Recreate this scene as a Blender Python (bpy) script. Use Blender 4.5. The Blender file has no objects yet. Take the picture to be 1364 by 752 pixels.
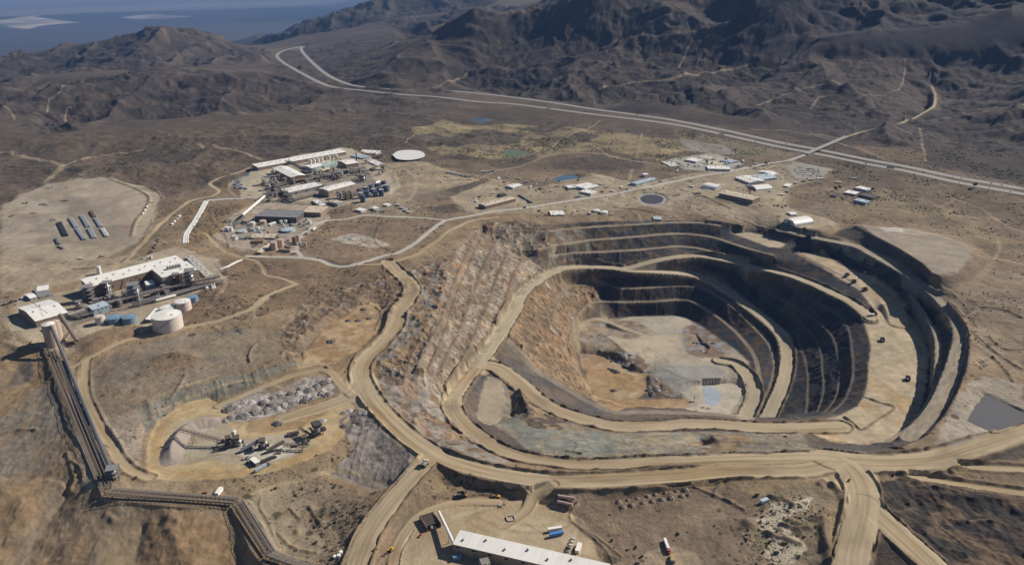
import bpy, bmesh, math, random
import numpy as np
from mathutils import Vector, Matrix

# ------------------------------------------------------------------ camera, world, sun, exposure
S = bpy.context.scene
COL = S.collection
rnd = random.Random(7)
CAM_Z = 500.0
FPX = 1070.0
PITCH = math.atan((376 + 45) / FPX)
SP, CP = math.sin(PITCH), math.cos(PITCH)

cam = bpy.data.cameras.new("camera")
cam.sensor_width = 36.0
cam.lens = 36.0 * FPX / 1364.0
cam.clip_start = 1.0
cam.clip_end = 120000.0
cam_o = bpy.data.objects.new("camera", cam)
COL.objects.link(cam_o)
cam_o.location = (0, 0, CAM_Z)
cam_o.rotation_euler = (math.pi / 2 - PITCH, 0, 0)
S.camera = cam_o

SUN_EL, SUN_AZ = math.radians(35.5), math.radians(27)     # azimuth measured from +X towards +Y
to_sun = Vector((math.cos(SUN_AZ) * math.cos(SUN_EL), math.sin(SUN_AZ) * math.cos(SUN_EL), math.sin(SUN_EL)))
W = bpy.data.worlds.new("World")
S.world = W
W.use_nodes = True
wn = W.node_tree.nodes
bg = wn["Background"]
sky = wn.new("ShaderNodeTexSky")
sky.sky_type = 'NISHITA'
sky.sun_disc = False
sky.sun_elevation = SUN_EL
sky.sun_rotation = math.atan2(to_sun.x, to_sun.y)
sky.altitude = 1500
W.node_tree.links.new(sky.outputs[0], bg.inputs[0])
bg.inputs[1].default_value = 0.05
sl = bpy.data.lights.new("sun", 'SUN')
sl.energy = 4.9
sl.angle = math.radians(0.5)
sl.color = (1.0, 0.915, 0.785)
so = bpy.data.objects.new("sun", sl)
COL.objects.link(so)
so.location = (0, 0, 2000)
so.rotation_euler = to_sun.to_track_quat('Z', 'Y').to_euler()
S.view_settings.view_transform = 'Standard'
S.view_settings.look = 'None'
S.view_settings.gamma = 1.0
S.view_settings.exposure = 0.42
S.render.engine = 'CYCLES'
S.cycles.use_denoising = True
S.cycles.denoiser = "OPENIMAGEDENOISE"
S.cycles.denoising_input_passes = "RGB_ALBEDO_NORMAL"
S.cycles.denoising_prefilter = "ACCURATE"
S.cycles.max_bounces = 4
S.cycles.diffuse_bounces = 2
S.cycles.glossy_bounces = 2
S.cycles.volume_bounces = 0
S.cycles.use_adaptive_sampling = False
# ------------------------------------------------------------------ terrain grid (conformal: angle x log distance)
TH0 = math.radians(47)
NT = 1280
DT = 2 * TH0 / (NT - 1)
R0 = 425.0
NR = int(math.log(42000 / R0) / DT) + 1
TH = (np.arange(NT) * DT - TH0).astype(np.float32)
RR = (R0 * np.exp(np.arange(NR) * DT)).astype(np.float32)
X = RR[:, None] * np.sin(TH)[None, :]
Y = RR[:, None] * np.cos(TH)[None, :]

def P(px, py, z):
    """world point seen at photo pixel (px, py) if it lies at height z"""
    dx, dy = (px - 682) / FPX, (376 - py) / FPX
    vx, vy, vz = dx, CP + dy * SP, -SP + dy * CP
    t = (z - CAM_Z) / min(vz, -1e-4)
    return (vx * t, vy * t, z)

def fold(x, y):
    th = np.arctan2(x, y)
    r = np.hypot(x, y)
    return np.log(np.maximum(r, 1.0) / R0) / DT, (th + TH0) / DT

def spline(pts, step=None):
    """Catmull-Rom through 3-D points, resampled"""
    p = np.array(pts, dtype=float)
    if len(p) == 2:
        q = p
    else:
        e = np.vstack([2 * p[0] - p[1], p, 2 * p[-1] - p[-2]])
        out = []
        for i in range(1, len(e) - 2):
            a, b, c, d = e[i - 1], e[i], e[i + 1], e[i + 2]
            for t in np.linspace(0, 1, 8, endpoint=False):
                out.append(0.5 * ((2 * b) + (-a + c) * t + (2 * a - 5 * b + 4 * c - d) * t * t + (-a + 3 * b - 3 * c + d) * t ** 3))
        out.append(e[-2])
        q = np.array(out)
    L = np.r_[0, np.cumsum(np.hypot(*(np.diff(q[:, :2], axis=0).T)))]
    if step is None:
        step = max(3.0, 2.0 * DT * float(np.median(np.hypot(q[:, 0], q[:, 1]))))
    n = max(2, int(L[-1] / step) + 1)
    s = np.linspace(0, L[-1], n)
    return np.stack([np.interp(s, L, q[:, k]) for k in range(q.shape[1])], 1), s

def pix(pts, z=None):
    """pixel points (px, py[, z]) -> world polyline"""
    return [P(p[0], p[1], p[2] if len(p) > 2 else z) for p in pts]

def near_line(line, s, reach):
    """for all grid cells within reach of a polyline: flat index, signed distance, line height, arclength"""
    best = {}
    I, D, Z, A = [], [], [], []
    for k in range(len(line) - 1):
        a, b = line[k], line[k + 1]
        fx = np.array([a[0], b[0]]); fy = np.array([a[1], b[1]])
        rmid = max(430.0, math.hypot(fx.mean(), fy.mean()))
        m = reach / (rmid * DT) * 1.15 + 2
        fi, fj = fold(fx, fy)
        i0, i1 = int(max(0, fi.min() - m)), int(min(NR, fi.max() + m + 1))
        j0, j1 = int(max(0, fj.min() - m)), int(min(NT, fj.max() + m + 1))
        if i0 >= i1 or j0 >= j1:
            continue
        x, y = X[i0:i1, j0:j1], Y[i0:i1, j0:j1]
        ux, uy = b[0] - a[0], b[1] - a[1]
        L = math.hypot(ux, uy) + 1e-9
        t = ((x - a[0]) * ux + (y - a[1]) * uy) / (L * L)
        tc = np.clip(t, 0, 1)
        qx, qy = x - a[0] - tc * ux, y - a[1] - tc * uy
        d = np.hypot(qx, qy)
        sg = np.sign(ux * qy - uy * qx)
        mk = d <= reach
        if not mk.any():
            continue
        ii, jj = np.nonzero(mk)
        I.append((ii + i0) * NT + jj + j0)
        D.append((d * np.where(sg == 0, 1, sg))[mk]); Z.append((a[2] + tc * (b[2] - a[2]))[mk]); A.append((s[k] + tc * L)[mk])
    if not I:
        return (np.zeros(0, int),) + (np.zeros(0),) * 3
    I, D, Z, A = map(np.concatenate, (I, D, Z, A))
    o = np.argsort(-np.abs(D), kind='stable')
    I, D, Z, A = I[o], D[o], Z[o], A[o]
    u, f = np.unique(I[::-1], return_index=True)          # keeps the nearest
    f = len(I) - 1 - f
    return I[f], D[f], Z[f], A[f]

def in_poly(poly, warp=0.0, seed=0):
    """mask window of grid cells inside a world polygon, edge optionally made irregular"""
    poly = np.array(poly, dtype=float)
    fi, fj = fold(poly[:, 0], poly[:, 1])
    m = 3 + int(warp / (DT * np.hypot(poly[:, 0], poly[:, 1]).min()))
    i0, i1 = int(max(0, fi.min() - m)), int(min(NR, fi.max() + m + 2))
    j0, j1 = int(max(0, fj.min() - m)), int(min(NT, fj.max() + m + 2))
    x, y = X[i0:i1, j0:j1], Y[i0:i1, j0:j1]
    if warp:
        x = x + warp * (fbm(x, y, warp * 4, 3, seed + 5)); y = y + warp * (fbm(x, y, warp * 4, 3, seed + 9))
    ins = np.zeros(x.shape, bool)
    n = len(poly)
    for k in range(n):
        (xa, ya), (xb, yb) = poly[k][:2], poly[(k + 1) % n][:2]
        if ya == yb:
            continue
        c = ((ya > y) != (yb > y)) & (x < (xb - xa) * (y - ya) / (yb - ya) + xa)
        ins ^= c
    return (slice(i0, i1), slice(j0, j1)), ins

_rs = np.random.RandomState(3)
_LAT = [_rs.uniform(-1, 1, (256, 256)).astype(np.float32) for _ in range(8)]
def vnoise(x, y, k=0):
    t = _LAT[k % 8]
    xf, yf = np.floor(x), np.floor(y)
    u, v = (x - xf).astype(np.float32), (y - yf).astype(np.float32)
    u = u * u * (3 - 2 * u); v = v * v * (3 - 2 * v)
    xi, yi = xf.astype(np.int64) & 255, yf.astype(np.int64) & 255
    x1, y1 = (xi + 1) & 255, (yi + 1) & 255
    return (t[yi, xi] * (1 - u) + t[yi, x1] * u) * (1 - v) + (t[y1, xi] * (1 - u) + t[y1, x1] * u) * v
def fbm(x, y, wl, octs=4, k=0, gain=0.5):
    a, s, tot = 1.0, 0.0, 0.0
    c, sn = 0.8, 0.6
    xx, yy = x / wl, y / wl
    for o in range(octs):
        s = s + a * vnoise(xx + 17.3 * o, yy + 5.1 * o, k + o)
        tot += a
        a *= gain
        xx, yy = 2.03 * (c * xx - sn * yy), 2.03 * (sn * xx + c * yy)
    return s / tot
def ridged(x, y, wl, octs=5, k=0, gain=0.5):
    a, s, tot = 1.0, 0.0, 0.0
    c, sn = 0.8, 0.6
    xx, yy = x / wl, y / wl
    w = 1.0
    for o in range(octs):
        n = 1 - np.abs(vnoise(xx + 7.7 * o, yy + 3.3 * o, k + o)) * 1.6
        n = n * np.abs(n)
        s = s + a * n * w
        w = np.clip(n * 1.3, 0.25, 1)
        tot += a
        a *= gain
        xx, yy = 2.1 * (c * xx - sn * yy), 2.1 * (sn * xx + c * yy)
    return s / tot
def blur(m, n):
    for _ in range(n):
        p = np.pad(m, 1, mode='edge')
        m = (p[1:-1, 1:-1] * 2 + p[:-2, 1:-1] + p[2:, 1:-1] + p[1:-1, :-2] + p[1:-1, 2:]) / 6
    return m

FIX = np.zeros((NR, NT), bool)
ZF = np.zeros((NR, NT), np.float32)
FLAT = np.zeros((NR, NT), np.float32)        # 1 where graded by machines: no natural noise
def fix_line(pts, w=0.0, z=None, world=False, flat=False):
    line, s = spline(pts if world else pix(pts, z))
    half = w / 2
    r = np.hypot(line[:, 0], line[:, 1])
    reach = max(half, 0.75 * DT * float(r.mean()))
    I, D, Zl, A = near_line(line, s, reach)
    FIX.ravel()[I] = True
    ZF.ravel()[I] = Zl
    if flat or w > 0:
        FLAT.ravel()[I] = 1
    return line, s
def fix_pad(pts, z, flat=1.0):
    sl_, m = in_poly(pix(pts, z))
    FIX[sl_] |= m
    ZF[sl_] = np.where(m, z, ZF[sl_])
    FLAT[sl_] = np.maximum(FLAT[sl_], m * flat)

def pol(deg, r, z):
    t = math.radians(deg)
    return (r * math.sin(t), r * math.cos(t), z)

# ---- distant country -------------------------------------------------------------------------
for r, z in ((8500, -330), (11000, -520), (15000, -660), (22000, -700), (41500, -700)):
    fix_line([pol(-47, r, z), pol(-30, r, z), pol(-16, r, z)] + ([pol(-13, r, z)] if r > 9000 else []), world=True)
for r in (22000, 32000, 41500):
    fix_line([pol(d, r, -500 if r < 40000 else -300) for d in (-10, 5, 20, 47)], world=True)
fix_line([(0, 76, -50), (40, 74, -45), (75, 70, -30), (95, 52, 30), (115, 44, 62), (150, 47, 55), (185, 41, 85), (215, 31, 138), (235, 28, 152), (262, 34, 120), (290, 46, 62), (325, 58, 0), (345, 64, -40)])
fix_line([(0, 100, -70), (60, 96, -60), (130, 88, -50), (230, 84, -45), (330, 88, -45), (365, 80, -70)])
fix_line([(70, 150, -10), (85, 132, 15), (105, 118, 40), (135, 104, 58), (165, 96, 66), (200, 86, 78), (240, 84, 82), (290, 90, 66), (330, 100, 44), (370, 112, 14), (410, 124, -5)])
fix_line([(0, 165, -22), (60, 168, -25), (150, 172, -22), (230, 168, -20), (300, 160, -22), (350, 146, -20), (400, 138, -14), (440, 132, -8)])
fix_line([(0, 120, -25), (40, 112, -20), (75, 110, -15)])
fix_line([(380, 30, -80), (410, 20, 0), (450, 6, 120), (500, -4, 190), (560, -10, 240), (620, -14, 280)])
fix_line([(370, 50, -150), (420, 56, -85), (480, 58, -20), (540, 52, 20)])
fix_line([(480, 106, 12), (510, 88, 70), (545, 72, 120), (590, 55, 160), (620, 30, 235), (655, 12, 280), (700, -2, 330), (760, -12, 370), (820, -16, 400)])
fix_line([(600, 112, 25), (640, 90, 70), (680, 70, 120), (700, 40, 200), (740, 20, 270), (790, 5, 330)])
fix_line([(700, 125, 30), (760, 100, 75), (800, 70, 130), (830, 40, 215), (860, 20, 280), (900, 10, 320)])
fix_line([(850, 142, 35), (900, 118, 70), (940, 90, 115), (960, 50, 190)])
fix_line([pol(17.0, 3900, 300), pol(18.2, 4250, 500), pol(20, 4700, 640), pol(24, 4800, 560), pol(28, 4600, 520), pol(33, 4500, 560), pol(40, 4500, 560), pol(47, 4500, 560)], world=True)
fix_line([(980, 95, 105), (1040, 75, 150), (1120, 80, 150), (1200, 85, 150), (1300, 80, 160), (1400, 80, 170)])
fix_line([(1000, 150, 50), (1100, 140, 62), (1200, 150, 62), (1300, 170, 55), (1400, 180, 55)])
fix_line([pol(10, 9000, 250), pol(20, 9000, 500), pol(47, 9000, 500)], world=True)
for d in (-47, 47):
    pass
# ---- gentle country north of the mine ---------------------------------------------------------
fix_line([(0, 205, -6), (60, 215, 2), (120, 210, -2), (200, 200, 6), (260, 190, 12)])
fix_line([(300, 175, 24), (360, 168, 26), (430, 165, 24), (470, 170, 20)])
fix_line([(0, 185, 6), (70, 188, 14), (140, 186, 8)])
fix_line([(560, 170, 16), (640, 168, 14), (720, 165, 14), (800, 172, 16)])
fix_line([(580, 215, 10), (680, 204, 2), (780, 190, 12), (850, 195, 12)])
fix_line([(1100, 260, 12), (1200, 262, 14), (1290, 280, 10), (1364, 300, 8), (1440, 310, 8)])
fix_line([(1300, 400, 2), (1364, 410, 2), (1450, 420, 2)])

HWY_N = [(381, 66, -112), (404, 62, -110), (401, 64.5, -104), (405, 72, -88), (421, 88, -50), (438, 101, -28), (460, 111, -10), (484, 116, -3), (534, 120, 2), (602, 121.5, 7), (669, 128, 11), (737, 137, 15), (787, 145, 18), (855, 154, 21), (904, 161.5, 22), (971, 175, 23), (1039, 190, 23), (1093, 200, 23), (1157, 213, 24), (1207, 222, 25), (1275, 236.5, 25), (1342, 248, 25), (1420, 262, 25)]
HWY_S = [(401, 62.5, -108), (381, 67, -98), (369, 74, -84), (378, 84, -60), (405, 99.5, -34), (428, 111, -15), (449, 117, -6), (500, 122.5, 0), (534, 126, 4), (585, 129.5, 8), (635, 135.5, 12), (686, 139, 15), (737, 145.5, 17), (787, 152, 19), (855, 160, 21), (904, 167, 22), (971, 181, 23), (1039, 196, 23), (1093, 206, 23), (1157, 219, 24), (1207, 228, 25), (1275, 243, 25), (1342, 255, 25), (1420, 269, 25)]
fix_line(HWY_N, 36, flat=True)
fix_line(HWY_S, 32, flat=True)
# ---- graded pads and yards -----------------------------------------------------------------------
fix_pad([(0, 275), (60, 245), (140, 236), (190, 248), (215, 262), (200, 300), (185, 325), (120, 345), (0, 345)], 12)
fix_pad([(75, 385), (120, 362), (235, 330), (285, 350), (300, 370), (200, 425), (110, 440), (90, 425)], 14)
fix_pad([(10, 400), (60, 385), (100, 390), (105, 430), (70, 440), (15, 440)], 14)
fix_pad([(318, 245), (340, 222), (470, 198), (520, 225), (525, 240), (520, 260), (470, 268), (380, 268), (320, 262)], 14)
fix_pad([(300, 290), (345, 268), (430, 275), (440, 290), (400, 320), (395, 335), (320, 330), (285, 315)], 10)
fix_pad([(600, 262), (660, 245), (710, 258), (680, 278), (620, 282)], 9)
fix_pad([(730, 243), (790, 235), (830, 250), (800, 262), (745, 262)], 11)
fix_pad([(900, 215), (950, 205), (985, 218), (960, 228), (915, 225)], 20)
fix_pad([(940, 238), (1000, 225), (1045, 232), (1040, 262), (1010, 275), (940, 262)], 14)
fix_pad([(1030, 275), (1090, 280), (1110, 300), (1080, 312), (1040, 300)], 8)
fix_pad([(1045, 222), (1065, 216), (1105, 225), (1095, 238), (1060, 238)], 19)
# ---- the open pit ---------------------------------------------------------------------------------
RIM = [(735, 300, 2), (763, 298, 2), (800, 296, 2), (858, 294.5, 2), (901, 292.5, 2), (940, 293, 2), (980, 297, 2), (1030, 304, 2), (1051, 306, 1)]
fix_line(RIM)
B = {}
def bench(key, pts, z, w, **k):
    pts = [(p[0], p[1], p[2] if len(p) > 2 else z) for p in pts]
    B[key] = (fix_line(pts, w, flat=False), w)
bench('b0', [(733, 308), (763, 304), (811, 300.6), (858, 298), (901, 296), (933, 296.6), (958, 300)], -4, 7)
fix_line([(985, 300, -1), (1010, 303, -1), (1036, 309, -1)])
fix_pad([(976, 310), (998, 309), (1026, 315), (1046, 325), (1040, 330), (1024, 329), (1000, 320)], -16)
bench('b1', [(716, 332), (773, 321.5), (805, 318), (848, 315), (880, 312), (907, 311), (933, 313), (954, 317), (975, 324), (1000, 332), (1030, 340)], -21, 7)
bench('b2', [(735, 341), (752, 337.5), (805, 335), (848, 332.5), (869, 330.6), (905, 328), (933, 331), (965, 339), (1000, 347)], -38, 7)
MH = [(637, 484, -40), (650, 467, -41), (667, 441, -44), (684, 415, -48), (695, 392, -52), (714, 374.5, -54), (735, 362, -57), (752, 357, -58), (780, 355, -60), (816, 356.6, -61), (839, 359.5, -62), (869, 361, -65), (901, 363, -69), (924, 366, -74), (943, 373, -80), (965, 385, -88), (986, 400, -95), (1013, 420, -102), (1030, 434, -108), (1043, 449, -114), (1047, 463, -118), (1048, 482, -122), (1045, 501, -125), (1039, 520, -128), (1030, 539, -131), (1022, 558, -134)]
UB = [(835, 357, -61), (856, 351.5, -55), (880, 345.5, -49), (901, 342, -46), (922, 340.5, -45), (943, 342, -45), (965, 346, -45), (992, 351.5, -45), (1024, 359.5, -45), (1056, 368, -45), (1088, 380, -45), (1109, 390, -45), (1130, 400, -45), (1147, 412, -45), (1160, 424, -46)]
bench('c1', [(960, 356), (1013, 365), (1045, 379), (1070, 391.5), (1100, 409), (1124, 426), (1131, 440), (1135, 470), (1136, 500), (1126, 530), (1108, 548)], -62, 3.5)
bench('c2', [(985, 374), (1030, 391), (1070, 414), (1096, 434), (1109, 449), (1116, 471), (1119, 495), (1114, 528), (1096, 551)], -79, 3.5)
bench('c3', [(1010, 396), (1050, 417), (1078, 442), (1092, 463), (1095, 490), (1097, 520), (1088, 550)], -96, 3.5)
bench('c4', [(1036, 424), (1056, 442), (1066, 460), (1075, 490), (1076, 520), (1074, 552)], -112, 3.5)
bench('d1', [(735, 430, -78), (738, 412, -80), (748, 392, -84), (762, 380, -87), (809, 379.5), (826, 383), (858, 383), (890, 380.5), (916, 380.5), (939, 385, -92), (975, 407, -102), (1003, 434, -113), (1022, 454, -122), (1031, 475, -128), (1032, 497, -131), (1020, 530, -136), (1010, 552, -140)], -89, 7)
bench('d2', [(756, 460, -104), (760, 440, -104), (768, 420, -105), (782, 406, -107), (801, 401), (826, 402), (869, 401), (901, 399), (922, 401), (955, 421, -119), (985, 447, -126), (1003, 471, -131), (1010, 492, -133), (1012, 510, -134)], -110, 7)
bench('e1', [(676, 452, -54), (693, 471, -58), (714, 492, -62), (735, 505.5, -65), (760, 520, -69), (782, 533, -72), (805, 544, -75), (826, 549.5, -76), (852, 548, -77), (900, 549, -78), (950, 551, -79), (1000, 557, -80)], -60, 10)
fix_pad([(810, 424), (840, 421), (869, 420), (911, 419), (935, 433), (954, 447), (977, 461), (995, 480), (990, 490), (970, 492), (960, 505), (932, 507), (905, 500), (880, 470), (862, 462), (850, 470), (830, 455), (808, 446)], -134)
fix_pad([(772, 470), (800, 473), (822, 480), (840, 495), (862, 497), (862, 520), (850, 528), (920, 531), (920, 540), (850, 540), (820, 544), (795, 536), (782, 512)], -143)
fix_pad([(934, 511), (975, 510), (992, 516), (985, 532), (972, 548), (955, 553), (928, 543), (932, 528)], -144)
fix_line([(866, 500, -139), (870, 512, -137), (885, 525, -140), (900, 527, -143)])
fix_line([(768, 462, -126), (767, 445, -124), (777, 431, -123), (794, 424, -125), (809, 428, -128), (831, 437, -131), (856, 445, -134)], 12)
fix_line([(928, 442, -132), (936, 452, -129.5), (946, 461, -130), (942, 468, -131.5)])
fix_line([(835, 478, -138), (846, 486, -134), (855, 490, -138)])
fix_line([(800, 466, -136), (826, 470, -132), (832, 476, -136)])
INRAMP = [(960, 481, -134.5), (979, 485, -135), (994, 497, -136), (1002, 511, -138), (1005, 526, -140), (1000, 543, -142), (992, 558, -144)]
FR = [(637, 485, -40), (661, 488.5, -41), (678, 499, -42), (697, 515, -44), (714, 530, -45), (735, 543, -46), (760, 553, -48), (784, 560, -49), (816, 567, -50), (848, 568, -50), (890, 566, -50), (933, 564, -50), (1003, 569, -50), (1045, 570, -50), (1088, 569, -50), (1120, 568, -50)]
fix_pad([(1147, 420), (1154, 441), (1160, 462), (1156, 484), (1155, 505), (1151, 526), (1141, 541), (1120, 552), (1092, 560), (1060, 563), (1060, 576), (1100, 578), (1130, 590), (1160, 590), (1190, 581), (1205, 573), (1220, 556), (1236, 531), (1240, 505), (1243, 473), (1240, 445), (1229, 422), (1190, 410), (1165, 412)], -50)
fix_line([(1078, 337, -24), (1100, 349, -27), (1125, 361, -31), (1150, 376, -35), (1170, 391, -39), (1190, 408, -43), (1198, 430, -48)], 34)
fix_line([(1100, 332, -22), (1115, 341, -24), (1128, 349, -27), (1147, 357, -30), (1168, 366, -34), (1187, 378, -37), (1204, 394, -41), (1219, 411, -44), (1231, 426, -48)], 5)
fix_line([(1062, 338, -25), (1079, 349, -28), (1105, 362, -32), (1126, 372, -35), (1143, 385, -38), (1156, 400, -41), (1168, 416, -45)], 5)
bench('f1', [(1085, 322, -12), (1109, 327, -14), (1137, 342, -18), (1162, 352, -21), (1190, 369, -24), (1211, 388.5, -26), (1226, 408, -27), (1238, 427, -27), (1244, 440, -27), (1248, 457, -27), (1248, 476, -27), (1247, 498, -27), (1246, 516, -27), (1236, 538, -27), (1224, 558, -27), (1205, 577, -27), (1180, 590, -27)], -24, 8)
bench('f2', [(1040, 306, 0), (1051, 308, 0), (1079, 315, -1), (1109, 321, -2), (1141, 328, -3), (1164, 340, -4), (1190, 354, -5), (1215, 369, -6), (1238, 386, -7), (1256, 403, -8), (1272, 423, -8), (1279, 440, -8), (1278, 457, -9), (1272, 480, -10), (1264, 503, -11), (1254, 528, -12), (1236, 556, -12), (1210, 582, -10)], -6, 20)
fix_line([(1262, 400, 1), (1280, 421, 2), (1291, 440, 3), (1290, 465, 3), (1287, 490, 3), (1276, 520, 3), (1258, 552, 3), (1232, 582, 2), (1205, 594, 2)])
# waste pad north-east
fix_pad([(1138, 300), (1170, 302), (1210, 303), (1250, 313), (1283, 324), (1297, 335), (1290, 348), (1275, 359), (1250, 366), (1240, 363), (1228, 350), (1198, 331), (1165, 314)], 16)
fix_line([(1110, 313, 0), (1150, 325, 0), (1190, 343, 0), (1215, 360, 0), (1236, 378, 0), (1250, 386, 0), (1268, 388, 0), (1295, 380, 0), (1318, 362, 0), (1326, 345, 2), (1305, 330, 3), (1285, 316, 4), (1240, 301, 5), (1200, 295, 5), (1160, 293, 5), (1128, 297, 4), (1110, 313, 0)])
# west wall of the pit
fix_line([(720, 298, 5), (690, 295, 7), (662, 297, 8), (640, 302, 9), (620, 316, 10), (606, 340, 11), (596, 365, 12), (588, 392, 11), (577, 420, 9), (562, 447, 6), (548, 475, 3), (540, 495, 1)])
bench('s0', [(630, 318), (618, 345), (606, 372), (596, 400), (586, 428), (570, 458), (556, 488)], 3, 5)
bench('s1', [(645, 306), (632, 335), (618, 367), (607, 393), (598, 420), (586, 455), (570, 492)], -5, 5)
bench('s2', [(662, 318), (648, 346), (638, 369), (629, 393), (619, 418), (608, 448), (597, 470), (582, 500)], -14, 6)
bench('s3', [(676, 335), (670, 350), (661, 371.5), (651, 399), (643, 420), (633, 441), (623, 464), (608, 490), (597, 515)], -23, 6)
bench('s4', [(698, 340), (686, 361), (677, 386), (666, 420), (655, 445), (640, 468)], -33, 6)
LR = [(637, 485, -40), (621, 505, -38), (607, 525, -35), (603, 541, -32), (612, 558, -28), (629, 574, -24), (656, 594, -19), (694, 609, -15), (750, 618, -11), (806, 619, -8), (862, 616, -5), (910, 614, -2), (979, 611, 0), (1035, 610, 1), (1091, 609, 1), (1114, 611, 1)]
fix_pad([(650, 500), (668, 504), (672, 530), (668, 560), (652, 566), (634, 555), (640, 525)], -43)
fix_line([(690, 510, -39), (695, 522, -34), (702, 540, -29), (704, 556, -34)])
fix_line([(676, 508, -44), (679, 530, -45), (682, 555, -45)])
fix_line([(948, 580, -34), (958, 588, -22), (955, 598, -18)])
fix_line([(930, 581, -46), (936, 590, -46), (940, 598, -42)])
# ---- surface haul roads ----------------------------------------------------------------------------
MR = [(518, 350, 12), (528, 360, 12), (542, 371.5, 11), (550, 384, 10), (544, 399, 8), (531, 416, 7), (526, 437, 5), (508, 458, 3), (490, 474, 2), (481, 489, 1), (482, 505, 0), (492, 524, 0), (510, 548, 0), (544, 580, 0), (581, 605, 0), (619, 620, 0), (675, 633, 0), (731, 640, 0), (787, 640, 0), (862, 636, 0), (910, 633, 0), (960, 628, 0), (1016, 627, 0), (1073, 625, 0), (1114, 616, 0)]
J1 = [(1105, 612, 1), (1130, 622, 1), (1147, 645, 1), (1150, 670, 0), (1145, 700, -1), (1136, 732, -2), (1134, 752, -2), (1132, 790, -2)]
J2 = [(1152, 668, 0), (1175, 690, -1), (1205, 717, -2), (1243, 752, -3), (1280, 790, -3)]
ER = [(1100, 609, 1), (1166, 616, 1), (1241, 612, 1), (1298, 597, 2), (1364, 576, 3), (1430, 556, 3)]
SR = [(572, 612, 0), (546, 638, -2), (517, 672, -6), (491, 710, -10), (474, 752, -13), (462, 790, -14)]
CR = [(482, 508, 0), (465, 528, -1), (440, 538, -2), (410, 548, -3), (380, 556, -3)]
UR = [(291, 540, -2), (338, 520, 0), (383, 502, 2), (420, 492, 2), (440, 495, 2), (452, 510, 1), (468, 525, 0)]
NRD = [(480, 353, 11), (518, 350, 12), (554, 339, 12), (576, 326, 11), (599, 308, 10), (629, 293.5, 9), (665, 289, 8)]
PAV = [(330, 341, 10), (362, 342, 10), (400, 343, 10), (426, 346.5, 10), (441, 352.5, 10), (458, 355, 11), (479, 351, 11), (511, 341, 10), (532, 336, 10), (551, 325, 9), (562, 316, 9), (584, 299, 9), (596, 292.5, 9), (620, 288, 9), (658, 281, 8), (690, 278, 8), (733, 271.5, 9), (765, 266, 10), (800, 261, 10), (822, 257.6, 11), (844, 252, 12), (876, 246, 13), (908, 239.6, 15), (940, 233, 17), (971, 228, 19), (1014, 219, 21), (1050, 213.5, 24), (1066, 208, 26)]
OVP = [(1066, 208, 26), (1080, 201, 30), (1093, 195, 31), (1120, 184, 31), (1140, 178, 32), (1155, 173.5, 33)]
PAV2 = [(594, 293, 9), (562, 289.6, 10), (520, 288.5, 10), (486, 286.5, 10), (458, 292, 10), (434, 293.6, 10), (414, 303, 10), (398, 318, 10), (396, 332, 10), (402, 342, 10)]
AR = [(99, 487, 6), (127, 472, 10), (158, 456, 12), (192, 447, 13), (226, 440, 14), (271, 431, 14), (300, 424, 14), (330, 413, 13), (341, 405, 13), (352, 396, 13), (370, 387, 13), (395, 378, 13)]
AR2 = [(130, 471, 10), (115, 479, 8), (112, 498, 6), (113, 526, 3), (121, 545, 2), (134, 571, 0), (149, 593, -1), (160, 612, -2), (178, 628, -3), (200, 636, -3)]
NR1 = [(140, 372, 13), (158, 356, 13), (181, 333, 13), (204, 310.5, 12), (226, 288, 12), (256, 267.5, 13), (283, 261, 14), (292, 254, 14), (280, 245, 15), (292, 238, 15), (312, 231, 15), (335, 221, 15)]
LOOP = [(396, 378, 13), (372, 370, 12), (355, 366, 11), (350, 355, 11), (340, 347, 10), (322, 343, 10), (300, 335, 10), (285, 322, 10), (276, 312, 10)]
YR = [(736, 645, -1), (712, 660, -8), (700, 680, -11), (670, 700, -12)]
YR2 = [(660, 668, -11), (610, 668, -11), (570, 680, -11), (545, 700, -12), (528, 730, -13), (522, 760, -13)]
BE1 = [(1215, 634, -4), (1279, 645, -8), (1364, 657, -10), (1430, 668, -10)]
BE2 = [(1279, 620, -4), (1320, 623, -4), (1364, 625, -4), (1430, 632, -4)]
# yards first, so that the roads cut through them
YARD = [(195, 622), (199, 585), (212, 558), (240, 538), (278, 529), (300, 545), (330, 563), (350, 556), (400, 545), (455, 528), (474, 542), (464, 562), (456, 580), (438, 599), (400, 616), (350, 631), (300, 638), (240, 640), (203, 637)]
fix_pad(YARD, -3)
QUARRY = [(398, 492), (404, 470), (428, 440), (456, 420), (478, 407), (502, 403), (509, 417), (502, 444), (477, 467), (455, 479), (436, 486), (424, 486)]
fix_pad(QUARRY, 1)
fix_pad([(560, 690), (590, 665), (640, 660), (700, 665), (735, 675), (775, 690), (790, 720), (800, 752), (850, 790), (540, 790), (530, 740)], -12)
fix_line([(590, 646, -10), (640, 653, -11), (690, 655, -10), (712, 652, -8)])
fix_line([(775, 668, -8), (850, 662, -8), (900, 652, -8), (960, 645, -8)])
fix_line([(800, 700, -9), (880, 695, -9), (960, 690, -9), (1020, 690, -9)])
fix_line([(790, 740, -12), (880, 730, -11), (940, 735, -11), (1010, 740, -11), (1090, 752, -10)])
fix_line([(800, 800, -14), (950, 800, -14), (1090, 800, -12)])
fix_line([(440, 632, -16), (470, 642, -17), (500, 650, -16), (520, 644, -12), (535, 634, -7)])
fix_line([(455, 562, -1), (475, 545, 1), (490, 552, 1), (505, 570, 1), (530, 592, 1), (552, 606, 0)])
fix_line([(500, 580, -2), (500, 605, -6), (500, 630, -11)])
fix_line([(462, 600, -9), (466, 625, -14)])
fix_line([(340, 680, -8), (380, 650, -12), (420, 640, -15)])
fix_line([(420, 690, -17), (380, 735, -17), (450, 730, -17), (440, 690, -17)])
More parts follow.
